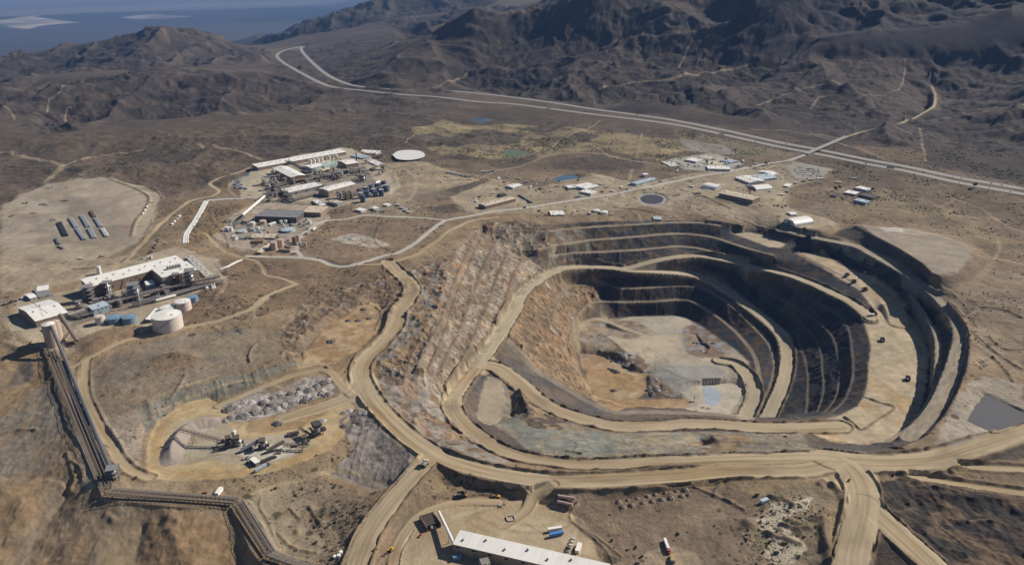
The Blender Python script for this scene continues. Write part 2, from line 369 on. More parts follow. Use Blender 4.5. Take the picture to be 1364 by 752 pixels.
fix_line([(330, 700, -8), (360, 735, -12), (420, 760, -16)])
# embankments north of the crusher yard, terraces
fix_line([(160, 520, 9), (200, 510, 10), (250, 496, 11), (330, 486, 11), (385, 474, 11), (408, 466, 10)])
fix_line([(150, 560, 2), (185, 545, 4), (240, 525, 4), (300, 508, 6), (350, 495, 6), (395, 484, 6)])
fix_line([(165, 600, 0), (180, 580, 2), (188, 560, 2)])
fix_line([(110, 463, 14), (135, 449, 20), (165, 442, 20), (183, 442, 16)])
fix_line([(285, 400, 18), (320, 392, 21), (350, 380, 19)])
fix_line([(195, 478, 14), (230, 470, 21), (255, 472, 20)])
fix_line([(150, 490, 12), (220, 470, 14), (300, 455, 14), (360, 445, 13)])
fix_line([(376, 440, 11), (396, 420, 11), (440, 398, 12), (490, 380, 13), (515, 370, 14)])
fix_line([(388, 470, 7), (400, 448, 8), (425, 424, 9), (452, 405, 10), (480, 393, 11)])
fix_line([(516, 412, 8), (512, 440, 7), (486, 470, 5)])
fix_line([(518, 430, 8), (524, 410, 9), (532, 395, 11)])
# conveyor corridor and the dumps on the near left
CC = [(66, 455, 11), (76, 482, 9), (100, 540, 4), (125, 600, 1), (143, 648, -1), (170, 658, -2), (240, 665, -3), (312, 669, -5), (330, 690, -8), (350, 730, -13), (372, 747, -15), (420, 760, -17)]
fix_line(CC, 22, flat=True)
fix_line([(0, 450, 9), (30, 462, 10), (45, 478, 8)])
fix_line([(0, 520, 3), (40, 512, 2), (75, 500, 5)])
fix_line([(22, 490, 2), (30, 500, 0), (36, 508, 0)])
fix_line([(55, 530, 1), (40, 560, -3), (28, 600, -7), (18, 628, -10)])
fix_line([(0, 585, -6), (0, 640, -11)])
fix_line([(62, 575, -3), (70, 605, -5), (80, 630, -7)])
fix_line([(80, 640, -9), (95, 652, -8), (140, 668, -4), (180, 672, -4), (215, 676, -5), (262, 680, -5), (290, 692, -8)])
fix_line([(0, 634, -13), (40, 636, -12), (80, 640, -10), (88, 660, -14), (70, 690, -22), (50, 720, -27), (30, 752, -31)])
fix_line([(0, 655, -11), (30, 664, -12), (10, 720, -22)])
fix_line([(140, 700, -13), (130, 730, -20), (125, 760, -26)])
fix_line([(190, 700, -16), (182, 730, -24), (178, 760, -30)])
fix_line([(225, 700, -8), (245, 730, -15), (262, 765, -23)])
fix_line([(310, 715, -14), (322, 740, -20), (340, 775, -27)])
fix_line([(-60, 800, -40), (60, 800, -38), (200, 800, -36), (320, 800, -32), (420, 800, -20)])
fix_line([(-80, 640, -20), (-80, 760, -34)])
fix_line([(-80, 500, -2), (-80, 420, 3)])
# dump bottom right
fix_line([(1168, 640, -2), (1200, 636, -3), (1260, 648, -6), (1364, 666, -9), (1430, 676, -9)])
fix_line([(1172, 660, -4), (1200, 690, -6), (1240, 722, -8), (1275, 752, -10), (1320, 790, -12)])
fix_line([(1215, 665, -11), (1250, 690, -15), (1300, 720, -18), (1340, 752, -21)])
fix_line([(1290, 685, -15), (1364, 690, -17), (1430, 700, -18)])
fix_line([(1364, 752, -24), (1430, 752, -26)])
fix_line([(1158, 700, -4), (1165, 752, -9), (1185, 790, -11)])
fix_line([(1120, 660, -4), (1112, 700, -5), (1108, 745, -7)])

ROADS = {   # key: (points, width)
    'main haul': (MH, 22), 'upper bench': (UB, 19), 'inner ramp': (INRAMP, 21), 'front': (FR, 25), 'lower': (LR, 22),
    'surface': (MR, 23), 'junction': (J1, 30), 'south east': (J2, 25), 'east': (ER, 31), 'south': (SR, 21), 'crusher': (CR, 22), 'upper crusher': (UR, 12),
    'north': (NRD, 10), 'access': (AR, 9), 'yard access': (AR2, 10), 'north west': (NR1, 9), 'loop': (LOOP, 7), 'yard ramp': (YR, 14), 'yard': (YR2, 12),
    'hill track': ([(1128, 181.5, 31), (1140, 178, 32), (1155, 173.5, 33), (1167, 172, 34), (1197, 165, 38), (1238, 145, 52), (1246, 128, 60), (1239, 108, 78)], 10),
    'bench one': (BE1, 11), 'bench two': (BE2, 10)}
PAVED = {'approach': ([(1050, 213.5, 24), (1066, 208, 26), (1076, 203.6, 29)], 12), 'access road': (PAV, 11), 'overpass': (OVP, 12), 'plant road': (PAV2, 8)}
RLINE = {}
for k, (pts, w) in list(ROADS.items()) + list(PAVED.items()):
    if k == 'overpass':
        continue
    RLINE[k] = fix_line(pts, w, flat=True)
# overpass approaches
fix_line([(1066, 208, 26), (1078, 202, 29)], 12, flat=True)

# ponds
PONDS = {
 'white': ([(522, 206), (530, 201), (545, 199.5), (560, 201), (566, 205), (564, 209.5), (548, 213), (530, 212)], 10),
 'green': ([(667, 206), (671, 201), (688, 200), (702, 203), (698, 207.5), (682, 209)], 3),
 'blue': ([(733, 240), (742, 236), (760, 232.5), (771, 235), (768, 239.5), (752, 242)], 4),
 'lined': ([(848, 263), (856, 258.5), (872, 257.5), (885, 261), (888, 266), (882, 271.5), (866, 273), (853, 269.5)], 8),
 'grey': ([(1288, 560), (1311, 526), (1364, 549), (1420, 572), (1390, 577), (1364, 565), (1328, 577)], 0),
 'far': ([(625, 159), (640, 156), (655, 158), (650, 162), (632, 162.5)], 12)}
for k, (pp, z) in PONDS.items():
    c = np.mean(pp, 0)
    fix_line([(c[0] + (p[0] - c[0]) * 1.12, c[1] + (p[1] - c[1]) * 1.16) for p in pp + pp[:1]], z=z)
    fix_pad(pp, z - 2.5)
# ---- solve the surface between the break lines -----------------------------------------------------
def solve(fix, zf, iters=50):
    lv = [(fix, np.where(fix, zf, 0).astype(np.float32))]
    while min(lv[-1][0].shape) > 24:
        f, z = lv[-1]
        h, w = f.shape
        h2, w2 = (h + 1) // 2, (w + 1) // 2
        fp = np.zeros((h2 * 2, w2 * 2), np.float32); zp = np.zeros((h2 * 2, w2 * 2), np.float32)
        fp[:h, :w] = f; zp[:h, :w] = z * f
        n = fp.reshape(h2, 2, w2, 2).sum((1, 3)); s = zp.reshape(h2, 2, w2, 2).sum((1, 3))
        lv.append((n > 0, np.where(n > 0, s / np.maximum(n, 1), 0).astype(np.float32)))
    f, z = lv[-1]
    cur = np.where(f, z, z[f].mean()).astype(np.float32)
    for li in range(len(lv) - 1, -1, -1):
        f, z = lv[li]
        if li < len(lv) - 1:
            up = np.repeat(np.repeat(cur, 2, 0), 2, 1)[:f.shape[0], :f.shape[1]]
            cur = up
        n = 600 if li == len(lv) - 1 else (160 if li > 2 else iters)
        for _ in range(n):
            p = np.pad(cur, 1, mode='edge')
            a = (p[:-2, 1:-1] + p[2:, 1:-1] + p[1:-1, :-2] + p[1:-1, 2:]) * 0.25
            cur = np.where(f, z, a)
    return cur
Z = solve(FIX, ZF, 40)
fl = np.clip(blur(FLAT, 1) * 2, 0, 1)
Zs = blur(Z, 2)
Z = Z * fl + Zs * (1 - fl)
k0 = int(np.searchsorted(RR, 2000))
fl2 = np.clip(blur(FLAT[k0:], 6) * 2.5, 0, 1)
Z[k0:] = Z[k0:] * fl2 + blur(Z[k0:], 24) * (1 - fl2)
k1 = int(np.searchsorted(RR, 2900))
q_ = Z[k1:]
q_ = q_[:q_.shape[0] // 8 * 8].reshape(-1, 8, NT // 8, 8).mean((1, 3))
q_ = blur(q_, 9)
hh_, ww_ = q_.shape
ui = np.clip((np.arange(NR - k1) - 3.5) / 8, 0, hh_ - 1.001); uj = np.clip((np.arange(NT) - 3.5) / 8, 0, ww_ - 1.001)
i_, j_ = ui.astype(int), uj.astype(int); fi_, fj_ = (ui - i_)[:, None], (uj - j_)[None]
q_ = (q_[i_][:, j_] * (1 - fj_) + q_[i_][:, j_ + 1] * fj_) * (1 - fi_) + (q_[i_ + 1][:, j_] * (1 - fj_) + q_[i_ + 1][:, j_ + 1] * fj_) * fi_
nearroad = blur(np.clip(blur(FLAT[k1:], 10) * 6, 0, 1), 10)
wt_ = (1 - nearroad) * np.clip((RR[k1:] - 2900) / 700, 0, 1)[:, None]
Z[k1:] = Z[k1:] * (1 - wt_) + q_ * wt_
def H(x, y, zz=None):
    zz = Z if zz is None else zz
    fi, fj = fold(np.asarray(x, float), np.asarray(y, float))
    fi = np.clip(fi, 0, NR - 1.001); fj = np.clip(fj, 0, NT - 1.001)
    i, j = fi.astype(int), fj.astype(int)
    u, v = fi - i, fj - j
    return (zz[i, j] * (1 - u) + zz[i + 1, j] * u) * (1 - v) + (zz[i, j + 1] * (1 - u) + zz[i + 1, j + 1] * u) * v
def hit(px, py, lift=0.0):
    """first point of the ground on the sight line through a photo pixel (lift: of a level that far above the ground)"""
    dx, dy = (px - 682) / FPX, (376 - py) / FPX
    vx, vy, vz = dx, CP + dy * SP, -SP + dy * CP
    hr = math.hypot(vx, vy)
    r = RR[1:-1].astype(float)
    t = r / hr
    zr = CAM_Z + t * vz
    g = H(t * vx, t * vy) + lift
    k = np.nonzero(zr <= g)[0]
    if len(k) == 0:
        k = len(t) - 1
        return (vx * t[k], vy * t[k], float(g[k]))
    k = k[0]
    if k > 0:
        a, b = zr[k - 1] - g[k - 1], g[k] - zr[k]
        f = a / (a + b + 1e-9)
        tt = t[k - 1] + f * (t[k] - t[k - 1])
    else:
        tt = t[k]
    return (vx * tt, vy * tt, float(H(vx * tt, vy * tt)) + lift)
def hits(pts):
    return [hit(*p[:2]) for p in pts]

# ---- machine-graded roads and safety berms -----------------------------------------------------------
RM = np.zeros((NR, NT), np.float32)          # road cover 0..1
PM = np.zeros((NR, NT), np.float32)          # paved cover
LAT = np.zeros((NR, NT), np.float32)         # sideways distance on a road
ALO = np.zeros((NR, NT), np.float32)
RCACHE = {}
for k, (line, s) in RLINE.items():
    w = (ROADS.get(k) or PAVED.get(k))[1]
    I, D, Zl, A = near_line(line, s, w / 2 + 9)
    RCACHE[k] = (I, D, A, w)
    rag = 0.11 * w * vnoise(A / 34.0, np.sign(D) * 7.3 + w, 1) + 1.3 * vnoise(A / 7.0, np.sign(D) * 3.1 + w, 2)
    if k in PAVED: rag = rag * .25
    c = np.clip((w / 2 + 1.0 + rag - np.abs(D)) / 2.4, 0, 1)
    tgt = PM if k in PAVED else RM
    up = c > tgt.ravel()[I]
    tgt.ravel()[I[up]] = c[up]
    LAT.ravel()[I[up]] = D[up]; ALO.ravel()[I[up]] = A[up]
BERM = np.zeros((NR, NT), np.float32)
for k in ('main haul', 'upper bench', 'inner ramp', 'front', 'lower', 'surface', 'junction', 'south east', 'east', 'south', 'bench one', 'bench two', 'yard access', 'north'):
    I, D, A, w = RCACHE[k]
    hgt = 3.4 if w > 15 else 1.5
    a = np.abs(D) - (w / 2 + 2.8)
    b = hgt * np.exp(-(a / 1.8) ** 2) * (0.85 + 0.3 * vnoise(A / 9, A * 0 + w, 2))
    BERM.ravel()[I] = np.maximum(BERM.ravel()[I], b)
EXTRA = [([(145, 239), (170, 247), (190, 256), (199, 265), (192, 281), (181, 295), (175, 315)], 3, 3), ([(181, 241), (204, 249), (214, 258), (217, 265)], 3, 3),
         ([(1123, 554), (1135, 562), (1149, 572), (1170, 559), (1192, 543), (1172, 536), (1149, 528)], 2.6, 2.2), ([(1052, 556), (1010, 549)], 1, 2),
         ([(1240, 377), (1256, 395), (1275, 412), (1282, 420), (1290, 419), (1300, 410), (1310, 409), (1340, 413), (1364, 424)], 2.5, 2.5),
         ([(1292, 440), (1310, 455), (1330, 472), (1364, 492)], 2.5, 2.2), ([(1316, 448), (1324, 455), (1340, 465), (1370, 466)], 2.5, 2.5), ([(1250, 376), (1280, 400), (1305, 436)], 1.5, 2),
         ([(1105, 640), (1116, 655), (1125, 668)], 4, 4), ([(1097, 684), (1098, 710), (1104, 738), (1112, 760)], 6, 5), ([(1020, 662), (1045, 667), (1062, 675)], 4, 3.4), ([(1035, 698), (1060, 703), (1085, 702)], 4, 3),
         ([(1015, 708), (1040, 716), (1072, 725)], 4, 3.4), ([(962, 664), (985, 677), (994, 682)], 2.5, 2.5), ([(918, 648), (945, 659), (968, 668), (990, 680)], 2, 2), ([(990, 690), (1002, 708)], 6, 6),
         ([(1278, 594), (1250, 602), (1200, 606), (1150, 608)], 2, 2), ([(1090, 608), (1040, 606), (980, 606), (900, 609)], 2, 2), ([(885, 627), (930, 625), (975, 624), (1010, 623), (1045, 626)], 2.6, 3),
         ([(740, 628), (800, 630), (850, 627), (890, 621), (930, 620)], 1.5, 3), ([(489, 541), (500, 556), (511, 570)], 4, 3), ([(433, 487), (443, 500)], 3, 3),
         ([(770, 668), (760, 690), (795, 720), (812, 740), (818, 756)], 1.2, 1.5), ([(758, 692), (790, 712), (830, 742)], 1.2, 1.5), ([(322, 668), (336, 684), (352, 705)], 1.6, 2), ([(368, 706), (384, 724), (404, 732), (425, 734)], 1.6, 2),
         ([(410, 672), (420, 685), (430, 700)], 3, 3), ([(384, 675), (398, 688), (405, 690)], 2, 2), ([(348, 660), (346, 675), (356, 690), (365, 712)], 1.2, 1.5), ([(88, 600), (96, 625), (99, 640), (93, 655)], 2, 2.4),
         ([(280, 280), (285, 296), (300, 312), (306, 330)], 1.5, 2.5), ([(560, 165), (640, 172), (720, 176), (800, 188)], 1, 3), ([(1100, 300), (1160, 304), (1240, 318)], 1, 2),
         ([(1050, 276), (1110, 292), (1150, 297)], 2, 2.5), ([(978, 288), (1000, 296), (1020, 303)], 2, 2.5), ([(815, 275), (860, 280), (905, 290)], 2.5, 3), ([(905, 252), (940, 262), (975, 277)], 2, 3),
         ([(1215, 640), (1208, 648), (1240, 648), (1290, 658), (1364, 669)], 1.5, 2), ([(1273, 610), (1262, 622), (1275, 634)], 2.5, 2.5), ([(1095, 604), (1098, 614)], 2.6, 2.2), ([(1165, 641), (1163, 655), (1180, 676), (1210, 702), (1262, 748)], 3, 2.6),
         ([(505, 300), (500, 320), (520, 335)], 1.5, 2), ([(508, 362), (520, 380), (524, 395), (512, 410), (505, 420)], 1.5, 2), ([(500, 408), (508, 418), (500, 440)], 2, 2),
         ([(648, 345), (640, 350)], 0.1, 2), ([(0, 455), (18, 462), (28, 470)], 2, 4), ([(150, 405), (165, 400)], 0.1, 2)]
for pts, hgt, w in EXTRA:
    line, s = spline(hits(pts))
    I, D, Zl, A = near_line(line, s, w * 2.2)
    e = np.clip(np.minimum(A, s[-1] - A) / (w * 1.2), 0, 1)
    b = hgt * np.exp(-(D / w) ** 2) * e * (0.85 + 0.3 * vnoise(A / 7, A * 0 + w, 4))
    BERM.ravel()[I] = np.maximum(BERM.ravel()[I], b)
rb_ = random.Random(77)
for k in range(150):
    th = math.radians(rb_.uniform(-35, 36)); r = math.exp(rb_.uniform(math.log(640), math.log(1900)))
    x, y = r * math.sin(th), r * math.cos(th); hdg = rb_.uniform(0, 6.28); cur = rb_.uniform(-.3, .3)
    pl = []
    for q in range(rb_.randint(2, 6)):
        pl.append((x, y, 0)); x += .014 * r * math.cos(hdg); y += .014 * r * math.sin(hdg); hdg += cur
    line, s = spline(pl)
    w = rb_.uniform(1.4, 4.5); hgt = rb_.uniform(.8, 3.2)
    I, D, Zl, A = near_line(line, s, w * 2.2)
    if not len(I) or FLAT.ravel()[I].mean() > .15: continue
    e = np.clip(np.minimum(A, s[-1] - A) / (w * 1.2), 0, 1)
    b = hgt * np.exp(-(D / w) ** 2) * e * (0.8 + 0.4 * vnoise(A / 6, A * 0 + w, 4))
    BERM.ravel()[I] = np.maximum(BERM.ravel()[I], b)
Z = Z + BERM * (1 - np.clip(RM * 1.5, 0, 1)) * (1 - PM)

def zone(pts, warp=0.0, soft=1, seed=0, world=False):
    sl_, m = in_poly(pts if world else hits(pts), warp, seed)
    return sl_, blur(m.astype(np.float32), soft)
def zmask(pts, **k):
    sl_, m = zone(pts, **k)
    out = np.zeros((NR, NT), np.float32)
    out[sl_] = m
    return out

for pts in ([(1060, 605), (1110, 600), (1175, 606), (1172, 640), (1163, 672), (1146, 700), (1126, 690), (1125, 652), (1095, 638), (1040, 634)], [(470, 488), (500, 500), (512, 530), (560, 575), (588, 606), (572, 625), (545, 600), (500, 552), (462, 540), (440, 545), (450, 522)], [(628, 470), (650, 470), (690, 505), (660, 492), (622, 505), (612, 520)], [(1020, 605), (1060, 607), (1060, 634), (1000, 634)]):
    sl_, m = zone(pts, 3, 3)
    RM[sl_] = np.maximum(RM[sl_], m)
# ---- natural relief --------------------------------------------------------------------------------
PIT_POLY = [(735, 300), (763, 297), (800, 295.5), (858, 294), (901, 292), (940, 293), (980, 297), (1030, 304), (1051, 306), (1110, 318), (1164, 336), (1215, 363), (1256, 398), (1288, 436), (1292, 465), (1287, 490), (1276, 520), (1258, 552), (1232, 582), (1205, 594), (1166, 604), (1091, 604), (1035, 604), (979, 605), (910, 608), (862, 610), (806, 612), (750, 611), (700, 604), (660, 590), (625, 566), (600, 540), (575, 515), (545, 495), (552, 470), (568, 440), (582, 410), (590, 385), (598, 360), (608, 338), (622, 315), (642, 301), (664, 296), (700, 294)]
PIT = zmask(PIT_POLY, warp=2, soft=2)
keep = 1 - np.clip(blur(np.maximum(np.maximum(RM, PM), FLAT), 3), 0, 1)
far = np.clip((RR - 2300) / 900, 0, 1)[:, None].astype(np.float32)
sl2 = np.gradient(Z, axis=0) / (RR[:, None] * DT)
sl1 = np.gradient(Z, axis=1) / (RR[:, None] * DT)
SLOPE = np.hypot(sl1, sl2)
NEW = zmask([(830, 294), (940, 292), (1030, 303), (1110, 318), (1200, 355), (1256, 398), (1290, 440), (1288, 490), (1258, 552), (1205, 590), (1140, 560), (1120, 550), (1010, 556), (1000, 480), (950, 445), (910, 420), (890, 340)], soft=8)
# rough rock on steep faces of the pit
steep = blur(np.clip((SLOPE - 0.25) * 2.2, 0, 1), 1)
n0 = int(np.searchsorted(RR, 2700))
nr = slice(0, n0)
xn, yn = X[nr], Y[nr]
warpx = xn + 14 * fbm(xn, yn, 60, 2, 3); warpy = yn + 14 * fbm(xn, yn, 60, 2, 5)
rough = ridged(warpx, warpy, 26, 4, 1) - 0.35
rough2 = fbm(xn, yn, 9, 3, 6)
rough3 = ridged(xn, yn, 11, 3, 3) - .4
Z[nr] += keep[nr] * PIT[nr] * (.25 + .75 * steep[nr]) * (1 - .45 * NEW[nr]) * (3.2 * rough + 1.4 * rough2 + 1.7 * rough3)
hum = fbm(xn, yn, 150, 5, 2)
Z[nr] += keep[nr] * (1 - PIT[nr]) * (4.0 * hum + 1.5 * fbm(xn, yn, 42, 3, 4) + 0.8 * rough2)
RELROCK = True
WW = zmask([(642, 300), (720, 297), (735, 330), (748, 357), (715, 374), (690, 402), (665, 442), (640, 482), (608, 518), (600, 545), (545, 498), (556, 460), (584, 400), (596, 360), (610, 330)], soft=4) + zmask([(736, 364), (800, 360), (800, 400), (772, 418), (766, 470), (790, 515), (806, 545), (760, 517), (720, 494), (690, 468), (678, 450), (690, 415), (715, 380)], soft=4)
Z[nr] += np.clip(keep[nr], 0, 1) * WW[nr] * (2.6 * rough + 2.2 * rough3)
# gullies and crumpled ground where the photo shows rock: rocky hill west of the pit
RK = zmask([(525, 372), (560, 350), (600, 345), (592, 400), (575, 440), (555, 485), (600, 560), (640, 590), (585, 600), (540, 565), (500, 520), (495, 480), (530, 440), (550, 400)], warp=6, soft=4)
RK2 = zmask([(375, 440), (400, 405), (470, 380), (520, 365), (540, 390), (520, 420), (430, 420), (405, 450), (395, 490), (370, 470)], warp=6, soft=4)
Z[nr] += keep[nr] * np.maximum(RK, RK2)[nr] * (4.6 * rough + 1.8 * rough2 + 1.6 * rough3)
FAN = zmask([(456, 566), (475, 548), (492, 556), (530, 594), (553, 608), (543, 630), (505, 650), (470, 641), (442, 630), (468, 604)], warp=2, soft=3)
Z[nr] += keep[nr] * FAN[nr] * (.85 * (ridged(xn / 1.0 + 2 * rough2, yn / 7.0, 9, 3, 6) - .4) + .6 * rough2)
DMP = zmask([(0, 480), (45, 505), (85, 560), (110, 640), (130, 660), (280, 685), (330, 720), (350, 780), (-80, 790), (-80, 500)], soft=6)
Z[nr] += keep[nr] * DMP[nr] * (.35 * (ridged(xn + .35 * yn + 3 * rough2, yn / 5.0 - .2 * xn, 12, 3, 6) - .4) + .5 * rough3 + .35 * rough2)
EMB = zmask([(185, 545), (240, 520), (320, 500), (390, 478), (405, 485), (330, 515), (290, 532), (215, 556), (190, 575)], warp=2, soft=3)
Z[nr] += keep[nr] * EMB[nr] * 1.6 * (ridged(xn + .5 * yn, yn / 6.0, 10, 3, 4) - .4)
SED = zmask([(1168, 645), (1200, 636), (1260, 648), (1364, 666), (1450, 676), (1450, 800), (1290, 800), (1240, 735), (1200, 700), (1172, 668)], soft=4)
Z[nr] += keep[nr] * SED[nr] * (3.6 * rough + 1.6 * rough2 + 1.2 * rough3)
# hills and mountains
xf, yf = X, Y
AMP = np.zeros((NR, NT), np.float32)
def amp(pts, a, soft=14):
    global AMP
    sl_, m = in_poly(pts)
    full = np.zeros((NR, NT), np.float32); full[sl_] = m
    q = full[::4, ::4]
    q = blur(q, soft)
    q = np.repeat(np.repeat(q, 4, 0), 4, 1)[:NR, :NT]
    q = blur(q, 12)
    AMP = np.maximum(AMP, q * a)
amp([pol(-5.5, 4500, 0), pol(-7.8, 6600, 0), pol(-8, 7600, 0), pol(47, 7800, 0), pol(47, 4100, 0), pol(30, 4050, 0), pol(20, 3800, 0), pol(12, 2980, 0), pol(6, 3060, 0), pol(1, 3280, 0), pol(-4, 3650, 0)], 150, 22)
amp([pol(47, 5500, 0), pol(47, 4150, 0), pol(30, 4100, 0), pol(20, 3950, 0), pol(16, 4000, 0), pol(15, 5500, 0)], 190)
amp([pol(-17, 8200, 0), pol(-10, 7800, 0), pol(-2, 7800, 0), pol(-2, 12000, 0), pol(-16, 12000, 0)], 170, 8)
amp([pol(-33, 5300, 0), pol(-24, 5000, 0), pol(-17, 5300, 0), pol(-17, 6300, 0), pol(-24, 6800, 0), pol(-33, 6500, 0)], 130, 8)
amp([pol(-31, 3000, 0), pol(-27, 3250, 0), pol(-16, 3250, 0), pol(-13, 3600, 0), pol(-16, 4500, 0), pol(-30, 4500, 0)], 85, 10)
amp([pol(-47, 3500, 0), pol(-30, 3500, 0), pol(-30, 5200, 0), pol(-47, 5200, 0)], 70, 12)
amp([pol(-47, 1950, 0), pol(-10, 2100, 0), pol(5, 2350, 0), pol(5, 2700, 0), pol(-10, 3000, 0), pol(-47, 3100, 0)], 26, 10)
amp([pol(-16, 3000, 0), pol(-4, 3000, 0), pol(-4.5, 3700, 0), pol(-6, 5000, 0), pol(-9, 6500, 0), pol(-16, 6500, 0), pol(-17, 4600, 0)], 30, 10)
amp([pol(47, 2500, 0), pol(25, 2500, 0), pol(14, 2850, 0), pol(9, 3050, 0), pol(12, 3500, 0), pol(47, 3600, 0)], 55, 12)
amp([pol(47, 2800, 0), pol(25, 3000, 0), pol(12, 3300, 0), pol(12, 3700, 0), pol(47, 4200, 0)], 60, 10)
f0 = int(np.searchsorted(RR, 1500)); f1 = int(np.searchsorted(RR, 14000))
fs = slice(f0, f1)
xx, yy = X[fs], Y[fs]
wx = xx + 160 * fbm(xx, yy, 700, 3, 1); wy = yy + 160 * fbm(xx, yy, 700, 3, 4)
def billow(x, y, wl, octs, k, gain):
    a, q, tot = 1.0, 0.0, 0.0
    xx, yy = x / wl, y / wl
    for o in range(octs):
        q = q + a * np.minimum(np.abs(vnoise(xx + 9.1 * o, yy + 4.7 * o, k + o)) * 1.9, 1.0); tot += a; a *= gain
        xx, yy = 2.1 * (.8 * xx - .6 * yy), 2.1 * (.6 * xx + .8 * yy)
    return q / tot
rg = ridged(wx, wy, 1000, 4, 2, 0.42) - 0.42
rs = .4 * (billow(wx, wy, 380, 6, 5, 0.52) - 0.45) + .95 * (ridged(wx, wy, 330, 6, 3, .52) - .42)
A_ = AMP[fs]
rt = billow(wx, wy, 120, 4, 1, 0.55) - 0.45
relief = A_ * (0.85 * rg * np.clip(A_ / 60, 0.25, 1) + 1.0 * rs * np.clip(70 / (A_ + 20), 0.42, 1) + .24 * rt * np.clip(80 / (A_ + 20), .5, 1)) + np.clip(A_, 0, 25) * 0.2 * fbm(xx, yy, 60, 3, 6)
hk = 1 - np.clip(blur(np.clip(blur(np.maximum(RM, np.maximum(PM, FLAT))[fs], 6) * 3, 0, 1), 8), 0, 1)
Z[fs] += relief * hk
RELIEF = np.zeros((NR, NT), np.float32); RELIEF[fs] = relief

# ---- colours of the ground (albedo) ------------------------------------------------------------------
ALB = np.zeros((NR, NT, 3), np.float32)
SCR = np.zeros((NR, NT), np.float32)          # cover of low desert scrub
CLS = np.zeros((NR, NT), np.int8)
def C(*c):
    return np.array(c, np.float32)
b1 = np.clip(0.5 + 0.9 * fbm(X, Y, 320, 4, 3), 0, 1)[..., None]
b2 = np.clip(0.5 + 0.9 * fbm(X, Y, 70, 3, 6), 0, 1)[..., None]
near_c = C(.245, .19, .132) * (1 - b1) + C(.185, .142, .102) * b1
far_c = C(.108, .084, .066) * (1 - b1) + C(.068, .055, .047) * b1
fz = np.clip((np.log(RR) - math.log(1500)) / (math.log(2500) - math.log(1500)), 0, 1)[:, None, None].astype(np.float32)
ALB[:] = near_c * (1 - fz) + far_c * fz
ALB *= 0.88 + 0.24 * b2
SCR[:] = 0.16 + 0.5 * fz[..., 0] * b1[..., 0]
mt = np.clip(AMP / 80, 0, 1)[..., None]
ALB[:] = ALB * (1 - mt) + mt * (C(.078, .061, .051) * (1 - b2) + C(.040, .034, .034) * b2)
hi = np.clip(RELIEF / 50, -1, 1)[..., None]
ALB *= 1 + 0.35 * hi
def tint(mask, col, scr=None, sl_=None):
    m = mask[..., None]
    if sl_ is None:
        ALB[:] = ALB * (1 - m) + np.asarray(col, np.float32) * m
        if scr is not None: SCR[:] = SCR * (1 - mask) + scr * mask
    else:
        ALB[sl_] = ALB[sl_] * (1 - m) + np.asarray(col, np.float32) * m
        if scr is not None: SCR[sl_] = SCR[sl_] * (1 - mask) + scr * mask
def paint(pts, col, k=1.0, warp=6.0, soft=2, scr=0.0, vary=None, wl=40, seed=0, world=False):
    sl_, m = zone(pts, warp, soft, seed, world)
    c = np.asarray(col, np.float32)
    if vary is not None:
        n = np.clip(0.5 + 1.1 * fbm(X[sl_], Y[sl_], wl, 4, seed + 1), 0, 1)[..., None]
        c = c * (1 - n) + np.asarray(vary, np.float32) * n
    c = c * (0.92 + 0.16 * np.clip(0.5 + fbm(X[sl_], Y[sl_], 12, 3, seed), 0, 1))[..., None] if np.ndim(c) < 3 else c * (0.92 + 0.16 * np.clip(0.5 + fbm(X[sl_], Y[sl_], 12, 3, seed), 0, 1))[..., None]
    tint(m * k, c, scr, sl_)
def stroke(pts, w, col, k=1.0, scr=0.0, soft=1.5, z=None, world=False):
    line, s = spline(pts if world else hits(pts))
    I, D, Zl, A = near_line(line, s, w / 2 + soft)
    m = np.clip((w / 2 + soft - np.abs(D)) / (2 * soft), 0, 1) * k * (0.75 + 0.25 * vnoise(A / 30, D / 6, 3))
    f = ALB.reshape(-1, 3)
    f[I] = f[I] * (1 - m[:, None]) + np.asarray(col, np.float32) * m[:, None]
    g = SCR.ravel()
    g[I] = g[I] * (1 - m) + scr * m
# far plain: dark bajada and pale dry lake
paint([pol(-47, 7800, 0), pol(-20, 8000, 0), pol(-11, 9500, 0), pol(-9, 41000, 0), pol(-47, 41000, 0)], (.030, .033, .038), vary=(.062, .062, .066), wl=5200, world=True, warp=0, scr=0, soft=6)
paint([(0, 40), (0, 27), (40, 25), (90, 19), (100, 21), (120, 25), (135, 29), (100, 31), (60, 34), (25, 38)], (.36, .32, .27), vary=(.08, .08, .085), wl=1100, warp=1300, scr=0, soft=9, seed=2)
paint([(140, 23), (160, 20), (190, 19), (215, 21), (240, 23), (200, 26), (160, 27)], (.34, .31, .28), vary=(.1, .1, .105), wl=1100, k=0.7, warp=1300, scr=0, soft=9, seed=3)
paint([(0, 22), (0, 14), (120, 9), (260, 4), (420, 2), (420, 6), (280, 9), (180, 14), (60, 20)], (.15, .14, .135), k=0.55, warp=500, scr=0, seed=4)
paint([pol(-47, 26000, 0), pol(-12, 26000, 0), pol(-9, 41000, 0), pol(-47, 41000, 0)], (.13, .125, .125), world=True, warp=500, scr=0, soft=5, k=0.6)
